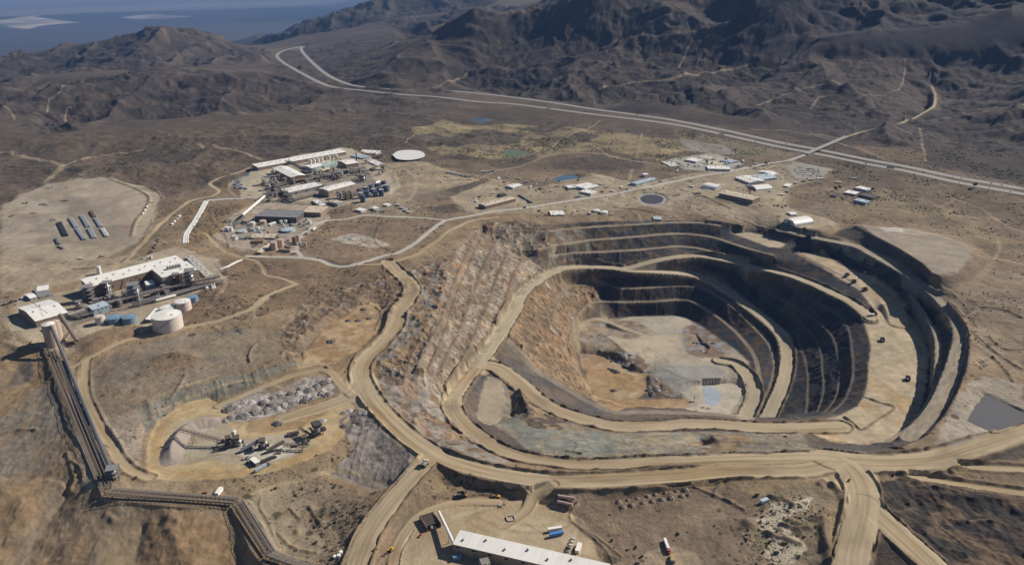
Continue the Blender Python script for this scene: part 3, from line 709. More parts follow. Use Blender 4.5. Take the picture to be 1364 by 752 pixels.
# dark fan east of the highway, browner patches
paint([(800, 147), (900, 130), (1000, 105), (1100, 95), (1250, 95), (1450, 95), (1450, 260), (1364, 248), (1200, 212), (1090, 192), (960, 168), (880, 152)], (.044, .037, .036), vary=(.072, .057, .05), wl=200, warp=40, soft=10, scr=0.45, seed=5)
paint([pol(14, 3500, 0), pol(18, 3800, 0), pol(47, 3700, 0), pol(47, 6500, 0), pol(17, 6500, 0)], (.028, .026, .029), vary=(.055, .046, .044), wl=160, warp=60, soft=10, scr=.1, seed=6, world=True)
paint([(1130, 192), (1180, 196), (1215, 196), (1232, 205), (1228, 216), (1190, 212), (1150, 205)], (.16, .115, .08), warp=14, soft=5, k=.8, scr=.3, seed=7)
paint([(540, 170), (600, 160), (640, 168), (700, 165), (780, 172), (840, 180), (900, 190), (930, 200), (880, 215), (800, 200), (700, 215), (600, 210), (560, 190)], (.235, .192, .122), vary=(.15, .122, .085), wl=90, warp=40, soft=7, scr=.5, seed=1)
paint([(900, 172), (1000, 190), (1060, 205), (1030, 212), (960, 205), (900, 195)], (.17, .145, .10), vary=(.12, .10, .075), wl=60, warp=14, soft=4, scr=.8, seed=2)
for pl in ([(550, 180), (580, 176), (600, 184), (585, 195), (560, 196)], [(585, 185), (640, 172), (700, 180), (690, 190), (640, 192), (600, 197)], [(690, 170), (740, 165), (760, 172), (720, 180)], [(745, 185), (780, 176), (800, 180), (780, 190)], [(650, 222), (720, 205), (720, 212), (670, 226)], [(735, 215), (800, 206), (850, 212), (860, 225), (800, 228), (740, 226)], [(570, 250), (620, 238), (650, 245), (630, 262), (580, 268)], [(560, 278), (600, 270), (640, 278), (600, 284)], [(1270, 305), (1310, 305), (1340, 320), (1364, 335), (1364, 345), (1310, 328)], [(1225, 292), (1260, 296), (1290, 304), (1240, 300)], [(480, 118), (560, 125), (620, 132), (590, 140), (500, 135)]):
    paint(pl, (.08, .066, .058), warp=18, soft=3, scr=.5, k=.9, seed=len(pl))
paint([(1090, 270), (1180, 250), (1300, 290), (1364, 330), (1364, 345), (1290, 320), (1200, 296), (1110, 292)], (.215, .172, .115), vary=(.15, .122, .088), wl=50, warp=16, soft=4, scr=.6, seed=6)
paint([(1240, 380), (1300, 350), (1364, 360), (1450, 380), (1450, 520), (1364, 500), (1300, 470), (1290, 430), (1262, 400)], (.215, .175, .13), vary=(.18, .145, .11), wl=60, warp=8, soft=3, scr=.35, seed=3)
rt_ = random.Random(21)
for k in range(150):
    th = math.radians(rt_.uniform(-35, 36)); r = math.exp(rt_.uniform(math.log(640), math.log(1950)))
    x, y = r * math.sin(th), r * math.cos(th)
    i_, j_ = fold(np.array(x), np.array(y)); i_, j_ = int(i_), int(j_)
    if PIT[i_, j_] > .05: continue
    n = rt_.randint(5, 9); rad = rt_.uniform(.012, .035) * r
    poly = [(x + rad * rt_.uniform(.6, 1.3) * math.cos(6.283 * q / n) * 1.5, y + rad * rt_.uniform(.6, 1.3) * math.sin(6.283 * q / n)) for q in range(n)]
    c = rt_.choice([(.26, .215, .16), (.235, .185, .13), (.15, .12, .09), (.17, .145, .118), (.21, .15, .1)])
    paint(poly, c, k=rt_.uniform(.3, .6), warp=rad * .5, soft=5, scr=rt_.choice([0, .05, .3]), world=True, seed=k)
# mine ground, outside the pit
paint([(320, 190), (420, 182), (470, 168), (430, 130), (300, 150), (150, 170), (0, 190), (0, 240), (120, 232), (220, 245), (300, 235)], (.105, .08, .06), vary=(.078, .062, .05), wl=130, warp=20, soft=5, scr=.65, seed=4)
paint([(240, 270), (270, 275), (330, 268), (330, 290), (270, 320), (250, 330)], (.19, .135, .085), vary=(.15, .115, .08), warp=4, scr=.45, seed=3)
paint([(395, 335), (400, 300), (430, 298), (500, 292), (590, 293), (560, 312), (530, 335), (440, 345)], (.2, .15, .11), vary=(.17, .13, .1), warp=6, scr=.35, seed=2)
paint([(300, 345), (400, 350), (520, 345), (520, 375), (420, 400), (330, 425), (240, 435), (250, 400), (290, 375)], (.185, .135, .095), vary=(.15, .115, .085), warp=8, scr=.5, seed=4)
paint([(110, 490), (200, 455), (300, 440), (370, 440), (400, 470), (290, 515), (210, 560), (180, 600), (150, 570), (115, 525)], (.21, .17, .125), vary=(.165, .145, .118), wl=30, warp=8, soft=4, scr=.05, seed=8)
paint([(180, 545), (240, 520), (320, 500), (390, 480), (405, 485), (330, 515), (290, 532), (215, 556), (190, 575)], (.175, .165, .14), vary=(.15, .14, .12), wl=20, warp=5, scr=.1, seed=2)
paint([(130, 560), (180, 545), (195, 570), (190, 620), (175, 620), (150, 590)], (.28, .24, .195), vary=(.24, .2, .16), warp=6, scr=.12, seed=5)
paint([(0, 275), (60, 245), (140, 236), (190, 248), (215, 262), (205, 300), (185, 325), (130, 347), (60, 350), (0, 340)], (.31, .272, .215), vary=(.25, .217, .17), wl=45, warp=12, soft=8, scr=.03, seed=1)
paint([(0, 340), (60, 350), (130, 347), (170, 340), (150, 360), (60, 385), (0, 390)], (.30, .255, .195), vary=(.255, .21, .16), warp=6, soft=4, scr=.05, seed=1)
paint([(20, 400), (100, 385), (120, 360), (235, 328), (290, 345), (300, 370), (240, 400), (235, 430), (150, 445), (95, 470), (60, 465), (15, 440)], (.33, .285, .225), vary=(.26, .22, .17), wl=30, warp=4, scr=.0, seed=6)
paint([(95, 455), (130, 440), (180, 430), (188, 442), (150, 462), (105, 475)], (.19, .145, .105), warp=3, scr=.1)
paint([(318, 245), (340, 222), (400, 205), (470, 198), (520, 225), (530, 245), (520, 260), (470, 270), (380, 272), (320, 262)], (.37, .325, .26), vary=(.30, .26, .205), wl=25, warp=3, scr=.02, seed=6)
paint([(285, 318), (310, 285), (345, 268), (430, 275), (440, 290), (400, 320), (395, 336), (320, 334)], (.33, .285, .235), vary=(.24, .205, .165), wl=14, warp=3, scr=.02, seed=3)
paint([(470, 268), (530, 252), (560, 275), (540, 290), (470, 288)], (.255, .215, .165), vary=(.2, .165, .125), wl=20, warp=4, scr=.15, seed=2)
paint([(500, 215), (560, 215), (640, 240), (600, 250), (540, 262), (525, 245)], (.275, .23, .165), vary=(.21, .172, .125), wl=40, warp=6, soft=5, scr=.08, seed=7)
paint([(600, 262), (660, 238), (720, 250), (790, 230), (850, 245), (900, 235), (980, 225), (1060, 215), (1110, 225), (1095, 240), (1050, 250), (1050, 275), (1120, 300), (1060, 312), (1000, 300), (930, 285), (850, 275), (780, 285), (700, 285), (620, 284)], (.30, .258, .195), vary=(.225, .188, .14), wl=60, warp=8, soft=3, scr=.2, seed=9)
paint([(890, 212), (950, 203), (990, 218), (965, 230), (910, 226)], (.30, .285, .26), warp=3, scr=.03)
paint([(1045, 222), (1065, 216), (1106, 225), (1095, 238), (1060, 239)], (.25, .235, .215), warp=2, scr=0)
paint([(905, 185), (960, 192), (985, 205), (955, 206), (915, 200)], (.2, .18, .165), warp=5, scr=.1)
paint([(1138, 300), (1170, 302), (1210, 303), (1250, 313), (1283, 324), (1297, 335), (1290, 350), (1275, 364), (1250, 372), (1240, 368), (1228, 352), (1198, 332), (1165, 315)], (.275, .245, .20), vary=(.235, .205, .165), wl=30, warp=4, soft=3, scr=0, seed=4)
paint([(1168, 302), (1200, 303), (1203, 309), (1180, 309)], (.42, .40, .37), warp=4, scr=0, k=.7)
paint([(1250, 372), (1275, 366), (1298, 340), (1318, 345), (1310, 358), (1290, 374), (1262, 382)], (.15, .115, .09), warp=4, scr=.1)
paint([(350, 250), (400, 240), (440, 230), (486, 222), (500, 240), (520, 250), (470, 268), (445, 268), (420, 262), (380, 266), (365, 262)], (.15, .135, .12), vary=(.24, .21, .175), wl=16, warp=3, scr=0, k=.85, seed=2)
paint([(95, 428), (130, 412), (190, 396), (250, 378), (290, 368), (290, 376), (240, 395), (180, 410), (130, 424), (95, 436)], (.13, .115, .10), vary=(.2, .17, .14), wl=12, warp=3, scr=0, k=.85, seed=3)
paint([(300, 292), (345, 288), (420, 290), (410, 306), (390, 322), (340, 320), (300, 312)], (.2, .18, .155), vary=(.3, .27, .23), wl=12, warp=3, scr=0, k=.8, seed=4)
paint([(440, 318), (470, 310), (490, 314), (520, 326), (500, 331), (470, 326)], (.40, .38, .34), vary=(.25, .22, .18), wl=14, warp=4, scr=0, k=.8, seed=4)
for q in range(26):
    paint([(rt_.uniform(5, 175) + dx, 256 + rt_.uniform(0, 75) + dy) for dx, dy in ((0, 0), (7, -2), (13, 1), (10, 4), (2, 3))], rt_.choice([(.2, .175, .145), (.33, .295, .24), (.17, .145, .12)]), k=rt_.uniform(.25, .5), warp=9, soft=3, scr=0, seed=q)
# the pit
pn = np.clip(0.5 + 1.2 * fbm(X[nr], Y[nr], 38, 4, 2), 0, 1)[..., None]
full = np.zeros((NR, NT, 3), np.float32)
full[nr] = C(.115, .092, .075) * (1 - pn) + C(.082, .076, .074) * pn
tint(PIT, full, 0)
def rocky(pts, cols, wl=26, warp=8, soft=3, stretch=(1, 1), ang=0.0, seed=0):
    sl_, m = zone(pts, warp, soft, seed)
    x, y = X[sl_], Y[sl_]
    ca, sa = math.cos(ang), math.sin(ang)
    u, v = (ca * x + sa * y) / stretch[0], (-sa * x + ca * y) / stretch[1]
    u, v = u + 0.25 * wl * fbm(x, y, wl, 2, seed), v + 0.25 * wl * fbm(x, y, wl, 2, seed + 3)
    n = np.clip(0.5 + 1.1 * fbm(u, v, wl, 4, seed + 2, 0.5), 0, 0.999) * (len(cols) - 1)
    n2 = np.clip(0.5 + 1.3 * fbm(u, v, wl * 2.2, 3, seed + 5), 0, 0.999)
    cols = np.array(cols, np.float32)
    n = np.clip(n * 0.6 + n2 * 0.4 * (len(cols) - 1), 0, len(cols) - 1.001)
    i = n.astype(int); f = (n - i)[..., None]
    f = np.clip((f - .3) * 2.5, 0, 1)
    c = cols[i] * (1 - f) + cols[i + 1] * f
    c = c * (0.85 + 0.3 * np.clip(0.5 + fbm(x, y, 8, 2, seed + 1), 0, 1))[..., None]
    tint(m, c, 0, sl_)
TAN, ORG, GRY, BRN, PNK, DRK, WHT = (.235, .18, .125), (.222, .152, .098), (.205, .19, .17), (.15, .112, .083), (.225, .172, .135), (.085, .07, .06), (.29, .255, .215)
rocky([(642, 300), (720, 297), (735, 330), (748, 357), (715, 374), (690, 402), (665, 442), (640, 482), (608, 518), (600, 545), (545, 498), (556, 460), (584, 400), (596, 360), (610, 330)], [BRN, ORG, BRN, GRY, TAN, WHT, BRN, GRY, PNK], wl=12, stretch=(1, 1.2), ang=0.15, seed=1)
rocky([(700, 298), (740, 300), (790, 300), (800, 330), (800, 356), (750, 357), (720, 345), (705, 325)], [DRK, BRN, GRY, BRN, TAN], wl=20, seed=4)
rocky([(736, 364), (800, 360), (800, 400), (772, 418), (766, 470), (790, 515), (806, 545), (760, 517), (720, 494), (690, 468), (678, 450), (690, 415), (715, 380)], [BRN, TAN, ORG, BRN, TAN, BRN, PNK, WHT], wl=13, stretch=(1.35, 1), ang=-0.75, seed=2)
rocky([(500, 495), (545, 492), (600, 545), (612, 562), (640, 585), (690, 608), (660, 618), (585, 600), (540, 565), (505, 530)], [TAN, BRN, GRY, PNK, TAN], wl=22, seed=3)
rocky([(525, 380), (560, 355), (600, 345), (590, 400), (570, 440), (550, 490), (500, 495), (500, 470), (530, 440), (552, 400)], [BRN, TAN, GRY, BRN, PNK, WHT], wl=18, stretch=(1, 2), ang=.3, seed=5)
rocky([(370, 440), (400, 405), (470, 380), (525, 362), (540, 390), (520, 420), (430, 420), (405, 450), (390, 485), (370, 470)], [(.19, .135, .095), BRN, (.2, .16, .12), BRN, (.22, .19, .165)], wl=16, soft=6, seed=6)
rocky([(645, 505), (680, 500), (720, 525), (780, 562), (860, 574), (960, 574), (1070, 576), (1085, 600), (1030, 602), (900, 606), (800, 610), (740, 606), (690, 590), (655, 565)], [(.165, .155, .13), (.2, .185, .155), (.235, .2, .15), (.165, .155, .135), (.22, .165, .11)], wl=20, seed=7)
rocky([(690, 505), (730, 530), (755, 556), (745, 575), (700, 575), (694, 540)], [BRN, TAN, DRK, ORG], wl=16, seed=2)
rocky([(665, 560), (720, 570), (800, 575), (830, 600), (760, 606), (700, 596)], [(.135, .142, .132), (.17, .172, .155), (.205, .185, .15)], wl=18, seed=8)
paint([(650, 500), (668, 504), (672, 530), (668, 560), (652, 566), (634, 555), (640, 525)], (.30, .255, .20), warp=2, soft=2)
rocky([(925, 578), (990, 578), (1000, 595), (940, 603), (920, 598)], [ORG, TAN, BRN, GRY], wl=16, seed=3)
paint([(806, 426), (840, 421), (869, 420), (911, 419), (935, 433), (954, 447), (977, 461), (997, 480), (1000, 520), (990, 555), (930, 548), (905, 505), (862, 500), (845, 480), (808, 446)], (.325, .29, .235), vary=(.285, .265, .225), wl=40, warp=3, soft=2, seed=2)
paint([(868, 488), (900, 486), (960, 488), (970, 505), (930, 506), (905, 528), (880, 525), (870, 510)], (.25, .25, .245), warp=4, soft=3, k=.75)
paint([(800, 436), (850, 446), (905, 445), (905, 470), (862, 485), (840, 470), (815, 452)], (.36, .315, .25), warp=4, soft=3)
rocky([(772, 468), (800, 472), (822, 480), (840, 495), (862, 497), (862, 520), (850, 529), (920, 532), (920, 542), (850, 542), (822, 547), (795, 538), (782, 512)], [(.29, .225, .155), (.265, .19, .12), (.31, .25, .18)], wl=30, seed=1)
rocky([(822, 470), (850, 470), (866, 485), (856, 497), (838, 492), (820, 480)], [DRK, BRN, (.26, .26, .26), GRY], wl=10, warp=2, seed=6)
rocky([(862, 500), (880, 505), (900, 522), (885, 530), (862, 526)], [DRK, GRY, BRN, (.22, .215, .21)], wl=10, warp=2, seed=6)
rocky([(909, 437), (924, 431), (950, 441), (975, 458), (973, 475), (933, 476), (916, 471), (909, 454)], [(.16, .16, .17), BRN, (.2, .195, .2), TAN], wl=16, warp=2, seed=5)
paint([(934, 511), (975, 510), (992, 516), (985, 532), (972, 548), (955, 553), (928, 543), (932, 528)], (.36, .33, .275), warp=2, soft=2)
paint([(936, 512), (955, 517), (962, 527), (955, 540), (938, 539)], (.27, .30, .34), warp=2, soft=2)
rocky([(770, 296), (860, 293), (940, 292), (1030, 303), (1110, 318), (1200, 355), (1256, 398), (1290, 440), (1288, 490), (1258, 552), (1205, 590), (1140, 560), (1120, 550), (1010, 556), (1000, 480), (950, 445), (910, 420), (830, 420), (800, 402), (800, 358), (790, 340)], [(.043, .040, .041), (.062, .052, .046), (.040, .043, .051), (.085, .066, .052), (.050, .054, .064)], wl=22, warp=4, soft=5, seed=8)  # north and east walls: shade deepened by a near-black, bluish palette
TER = [(1060, 337), (1096, 331), (1117, 351), (1158, 364), (1194, 390), (1223, 424), (1234, 445), (1238, 473), (1234, 505), (1230, 531), (1220, 556), (1205, 573), (1190, 582), (1160, 592), (1120, 590), (1085, 578), (1060, 576), (1060, 563), (1092, 560), (1120, 552), (1141, 541), (1151, 526), (1155, 505), (1156, 484), (1160, 462), (1154, 441), (1147, 420), (1168, 417), (1143, 385), (1105, 362)]
rocky(TER, [(.335, .285, .21), (.35, .295, .225), (.33, .255, .17), (.31, .265, .2)], wl=30, stretch=(1, 4), ang=0.25, warp=2, soft=2, seed=3)
paint([(976, 310), (998, 309), (1026, 315), (1046, 325), (1040, 330), (1024, 329), (1000, 320)], (.33, .285, .22), warp=2)
for k, ((line, s), w) in B.items():
    I, D, Zl, A = near_line(line, s, w / 2 + 1.5)
    c = {'s': BRN, 'f': (.27, .235, .19), 'e': (.23, .2, .165), 'c': (.12, .105, .09), 'd': (.21, .175, .135)}.get(k[0], (.26, .22, .165))  # c benches coloured darker to paint in the shade they lie in
    if k[0] == 's':
        I, D, Zl, A = near_line(line, s, w / 2 + 9)
        m = np.clip((w / 2 + 4.5 + 3.5 * vnoise(A / 22, np.sign(D) * 5, 2) - np.abs(D)) / 5, 0, 1) * np.clip(.7 + .6 * vnoise(A / 30, D / 6, 5), 0, 1) * .7
    else:
        m = np.clip((w / 2 + 1.2 - np.abs(D)) / 1.4, 0, 1) * (0.85 + 0.3 * vnoise(A / 16, D / 3, 2)).clip(0, 1)
    f = ALB.reshape(-1, 3)
    f[I] = f[I] * (1 - m[:, None]) + np.array(c, np.float32) * m[:, None]
rocky([(768, 424), (800, 416), (818, 424), (850, 428), (870, 440), (845, 452), (806, 446), (822, 462), (812, 472), (772, 472), (763, 450)], [TAN, BRN, GRY, TAN, PNK], wl=14, warp=2, seed=9)
stroke([(768, 464), (767, 446), (777, 431), (794, 424.5), (809, 428), (831, 437), (858, 446)], 11, (.33, .285, .215), soft=2)
stroke([(960, 481), (979, 485), (994, 497), (1002, 511), (1005, 526), (1000, 543), (992, 558)], 20, (.35, .305, .235), soft=2)
paint([(1110, 312), (1137, 299), (1165, 314), (1198, 331), (1228, 350), (1240, 364), (1236, 380), (1212, 362), (1190, 345), (1150, 327)], (.075, .066, .06), vary=(.1, .085, .072), wl=14, warp=2, soft=2)
# yards
rocky(YARD, [(.335, .255, .155), (.355, .285, .19), (.285, .205, .122)], wl=40, warp=3, soft=2, seed=4)
paint([(225, 585), (240, 560), (275, 552), (300, 562), (315, 585), (400, 575), (420, 590), (390, 608), (340, 622), (280, 612), (240, 618)], (.33, .295, .245), vary=(.29, .25, .19), wl=24, warp=4, soft=3, seed=1)
paint([(320, 590), (370, 592), (400, 600), (370, 612), (330, 618), (320, 605)], (.46, .43, .38), warp=3, soft=3, k=.8)
rocky([(340, 545), (370, 535), (430, 530), (460, 530), (440, 548), (400, 570), (350, 578), (325, 572)], [(.25, .185, .115), (.28, .215, .14)], wl=24, warp=3, seed=2)
rocky(QUARRY, [(.28, .20, .125), (.31, .24, .165), (.235, .165, .105), (.29, .215, .14)], wl=26, warp=4, soft=4, seed=3)
rocky([(296, 540), (320, 524), (350, 515), (360, 528), (400, 505), (425, 498), (445, 512), (450, 522), (420, 530), (390, 545), (345, 558), (312, 562)], [(.30, .27, .25), (.19, .17, .16), (.33, .30, .28), (.22, .19, .17)], wl=9, warp=2, seed=5)
rocky([(452, 560), (475, 543), (492, 552), (530, 592), (556, 606), (545, 632), (505, 652), (470, 643), (438, 632), (470, 600)], [(.2, .175, .158), (.225, .2, .182), (.18, .157, .145)], wl=12, stretch=(1, 6), ang=-0.1, warp=3, seed=6)
rocky([(452, 560), (475, 543), (498, 560), (510, 572), (485, 580), (460, 578)], [(.24, .22, .2), (.15, .135, .125), (.28, .25, .23)], wl=9, warp=2, seed=6)
paint([(540, 700), (590, 668), (640, 660), (700, 665), (735, 675), (775, 690), (790, 720), (800, 752), (850, 790), (540, 790), (525, 740)], (.35, .298, .222), vary=(.29, .23, .158), wl=40, warp=4, soft=3, seed=2)
paint([(770, 668), (850, 655), (960, 648), (1010, 660), (1000, 690), (1010, 752), (1000, 800), (860, 800), (810, 745), (765, 695)], (.185, .145, .108), vary=(.165, .13, .10), wl=60, warp=6, soft=3, scr=.08, seed=2)
paint([(990, 700), (1030, 650), (1090, 640), (1110, 660), (1095, 690), (1100, 752), (1110, 800), (1010, 800)], (.22, .18, .13), vary=(.18, .15, .11), wl=30, warp=4, scr=.35, seed=5)
paint([(1010, 690), (1025, 670), (1060, 668), (1085, 660), (1075, 680), (1040, 690), (1060, 712), (1075, 730), (1050, 752), (1015, 740), (1020, 715)], (.37, .33, .265), warp=5, soft=2, scr=.3, seed=4)
paint([(340, 700), (380, 650), (430, 640), (480, 655), (500, 690), (480, 750), (400, 780), (360, 750)], (.205, .17, .125), vary=(.175, .14, .105), wl=24, warp=5, soft=3, scr=.5, seed=2)
paint([(320, 672), (350, 655), (385, 645), (395, 690), (430, 720), (420, 745), (370, 750), (345, 710)], (.25, .21, .16), vary=(.21, .175, .13), wl=30, warp=5, soft=3, scr=.06, seed=7)
paint([(840, 760), (860, 735), (900, 725), (930, 735), (940, 780), (860, 790)], (.25, .205, .155), warp=4, soft=3, scr=.1)
# dump lower right
rocky([(1168, 640), (1200, 634), (1260, 646), (1364, 664), (1450, 676), (1450, 800), (1290, 800), (1240, 735), (1200, 700), (1172, 668)], [(.042, .036, .033), (.062, .049, .04), (.036, .032, .031), (.095, .07, .052), (.045, .038, .035)], wl=26, stretch=(2, 1), ang=-.3, warp=4, soft=2, seed=4)  # shade of the slope turned from the sun painted into the palette
rocky([(1155, 690), (1162, 690), (1200, 735), (1222, 760), (1200, 800), (1158, 800)], [(.075, .062, .052), (.06, .052, .047)], wl=20, warp=2, seed=2)
paint([(1290, 600), (1340, 588), (1450, 570), (1450, 610), (1364, 612), (1300, 612)], (.095, .082, .07), warp=4, scr=.1)
paint([(1288, 510), (1310, 500), (1364, 512), (1364, 560), (1300, 595), (1240, 600), (1260, 560)], (.27, .24, .20), warp=5, soft=3, scr=.02)
# dumps lower left: brown and grey tipping fans
rocky([(0, 470), (40, 470), (80, 490), (110, 580), (130, 650), (150, 668), (290, 690), (360, 752), (340, 800), (-80, 800), (-80, 500)], [(.195, .148, .103), (.215, .16, .107), (.18, .142, .105), (.2, .152, .105)], wl=60, warp=8, soft=4, seed=7)
rocky([(45, 520), (78, 508), (90, 550), (80, 590), (55, 625), (0, 634), (-40, 640), (-30, 580), (20, 545)], [(.15, .13, .108), (.17, .15, .125), (.17, .135, .1)], wl=12, stretch=(1, 4), ang=-0.5, warp=8, soft=5, seed=2)
rocky([(130, 670), (190, 670), (185, 700), (175, 752), (120, 800), (110, 740), (120, 700)], [(.18, .145, .108), (.19, .15, .108), (.17, .14, .11)], wl=10, stretch=(1, 5), ang=-0.2, warp=6, soft=5, seed=3)
rocky([(195, 685), (260, 680), (300, 700), (345, 760), (330, 800), (200, 800), (190, 740)], [(.21, .15, .098), (.225, .163, .107), (.2, .142, .094)], wl=10, stretch=(1, 5), ang=.25, warp=6, soft=5, seed=5)
stroke([(78, 640), (68, 680), (45, 715), (20, 760)], 16, (.17, .155, .13), k=.7, soft=8)
paint([(100, 500), (112, 560), (122, 610), (135, 650), (115, 655), (98, 590), (88, 530)], (.25, .21, .165), warp=3, soft=3)
paint([(22, 490), (42, 476), (46, 498), (30, 512), (8, 515)], (.12, .1, .085), warp=3)
# thin tracks
for pts, w in (([(0, 203), (20, 205), (45, 211), (75, 217), (82, 222), (70, 235), (60, 243)], 14), ([(262, 190), (285, 193), (310, 199), (350, 212)], 10), ([(85, 220), (110, 212), (150, 205), (190, 200)], 9), ([(20, 160), (15, 150), (5, 140)], 6),
               ([(62, 150), (65, 135), (80, 122), (110, 108)], 5), ([(85, 165), (88, 150), (100, 143)], 6), ([(150, 215), (200, 218), (300, 219)], 4),
               ([(640, 229), (690, 222), (730, 207), (760, 204), (800, 205), (850, 215), (900, 222)], 9), ([(730, 207), (740, 192), (760, 180), (785, 170), (800, 160)], 5), ([(780, 190), (800, 200), (815, 210)], 5), ([(855, 178), (852, 195), (848, 210)], 6), ([(842, 225), (838, 240)], 9), ([(540, 190), (560, 178), (585, 172)], 5),
               ([(800, 118), (840, 110), (900, 104), (950, 97), (1000, 85)], 14), ([(905, 90), (912, 76), (918, 60), (925, 45)], 8), ([(585, 115), (620, 100), (640, 90)], 10), ([(1010, 140), (1040, 128), (1070, 118), (1120, 112)], 8), ([(1080, 145), (1090, 130), (1110, 122)], 5),
               ([(1000, 172), (1060, 176), (1110, 186)], 6), ([(1080, 178), (1116, 184)], 6), ([(1116, 190), (1150, 200), (1190, 216)], 7), ([(1192, 168), (1210, 176), (1250, 184), (1275, 190)], 5), ([(1258, 158), (1300, 150), (1364, 140)], 5), ([(1225, 170), (1228, 190), (1233, 215)], 5), ([(1148, 125), (1195, 120), (1205, 95), (1205, 78)], 4),
               ([(1364, 310), (1340, 300), (1310, 280), (1280, 268), (1250, 255)], 6), ([(1325, 345), (1332, 330), (1328, 318)], 7), ([(1364, 352), (1320, 342), (1285, 326)], 5), ([(1250, 275), (1290, 260), (1310, 262)], 4), ([(870, 240), (920, 252), (960, 265), (985, 280), (1000, 300)], 6), ([(828, 258), (838, 270), (850, 285), (855, 295)], 7), ([(790, 270), (840, 262), (860, 250)], 5),
               ([(480, 248), (520, 262), (560, 258), (620, 245), (660, 228)], 6), ([(548, 214), (590, 225), (640, 235), (670, 245)], 7), ([(650, 235), (668, 248), (690, 262), (700, 275)], 9), ([(395, 520), (340, 505), (300, 512), (250, 530), (205, 548)], 4), ([(290, 500), (250, 512), (205, 528)], 4), ([(440, 622), (480, 632), (520, 645), (548, 632)], 6), ([(330, 660), (370, 645), (410, 635), (440, 628)], 6),
               ([(1256, 420), (1276, 446), (1320, 470), (1364, 490)], 6), ([(1310, 410), (1290, 420), (1284, 430)], 5), ([(1060, 560), (1100, 556), (1130, 548)], 3), ([(705, 255), (720, 268)], 12), ([(360, 395), (340, 412), (338, 424)], 5), ([(445, 395), (480, 378), (515, 372)], 5)):
    stroke(pts, w, (.285, .235, .17), k=.9, soft=max(1.5, w * .25))
stroke([(975, 98), (1000, 92), (1050, 90)], 10, (.15, .12, .09), k=.5, soft=6)
for pts, w, c, k_ in (([(492, 210), (508, 218), (522, 230), (530, 246), (518, 257), (490, 265), (455, 273), (425, 281)], 13, (.37, .325, .255), .85), ([(540, 225), (555, 240), (548, 262), (525, 276)], 10, (.33, .285, .22), .7),
                ([(312, 240), (305, 252), (318, 262), (340, 262)], 8, (.33, .285, .22), .8), ([(95, 470), (60, 458), (20, 440), (5, 420), (0, 400)], 9, (.33, .285, .22), .8), ([(30, 462), (14, 446), (10, 420)], 7, (.33, .285, .22), .7),
                ([(160, 352), (130, 362), (100, 372), (70, 378), (30, 395)], 9, (.31, .265, .205), .8), ([(190, 440), (160, 450), (130, 465)], 10, (.33, .285, .22), .7), ([(245, 350), (270, 345), (285, 352), (300, 372), (296, 388)], 6, (.33, .285, .22), .7),
                ([(640, 690), (680, 706), (730, 708), (765, 694), (760, 675), (720, 668), (672, 671), (640, 680), (625, 695), (650, 708)], 5, (.235, .175, .11), .6), ([(655, 686), (690, 697), (725, 699), (748, 688), (735, 677), (700, 674), (665, 678)], 4, (.245, .185, .12), .6),
                ([(530, 752), (538, 725), (556, 700), (585, 678), (620, 668), (660, 668)], 7, (.39, .335, .255), .6), ([(548, 752), (552, 728), (566, 712)], 4, (.25, .195, .13), .6), ([(600, 690), (625, 682), (660, 672), (700, 664), (718, 655)], 6, (.38, .33, .25), .5),
                ([(215, 625), (207, 600), (216, 570), (245, 546), (285, 536)], 9, (.285, .20, .115), .6), ([(225, 628), (280, 632), (340, 628), (400, 610), (440, 590), (462, 560)], 9, (.29, .205, .12), .6), ([(250, 618), (290, 605), (330, 612), (320, 626), (270, 630)], 5, (.235, .175, .125), .6)):
    stroke(pts, w, c, k=k_, soft=max(1.5, w * .3))
paint([(105, 462), (135, 446), (165, 439), (186, 441), (180, 452), (150, 464), (115, 474)], (.185, .135, .095), warp=2, soft=2, scr=.03)
paint([(195, 480), (228, 468), (258, 470), (262, 486), (235, 496), (205, 494)], (.18, .135, .098), warp=3, soft=3, scr=.1)
# natural washes with darker greener scrub
for pts, w in (([(0, 168), (60, 170), (150, 174), (230, 168), (300, 158), (350, 148), (400, 140)], 60), ([(260, 182), (300, 172), (340, 165)], 40), ([(100, 228), (160, 215), (220, 205), (250, 192)], 50), ([(560, 150), (640, 150), (720, 152), (780, 160)], 30), ([(700, 240), (740, 244), (790, 236)], 14), ([(870, 165), (900, 172), (960, 183)], 25)):
    stroke(pts, w, (.075, .07, .05), k=.6, soft=w * .4, scr=.9)
rt_ = random.Random(22)
for k in range(190):
    th = math.radians(rt_.uniform(-36, 37)); r = math.exp(rt_.uniform(math.log(620), math.log(2300)))
    x, y = r * math.sin(th), r * math.cos(th); hdg = rt_.uniform(0, 6.28); cur = rt_.uniform(-.12, .12)
    i_, j_ = fold(np.array(x), np.array(y)); i_, j_ = int(i_), int(j_)
    if PIT[i_, j_] > .05: continue
    pl = []
    for q in range(rt_.randint(5, 11)):
        pl.append((x, y, 0)); x += .02 * r * math.cos(hdg); y += .02 * r * math.sin(hdg); hdg += cur + rt_.uniform(-.25, .25)
    stroke(pl, rt_.uniform(1.5, 4.5), rt_.choice([(.29, .245, .185), (.27, .225, .165), (.14, .115, .088)]), k=rt_.uniform(.2, .45), soft=1.6, world=True, scr=0)
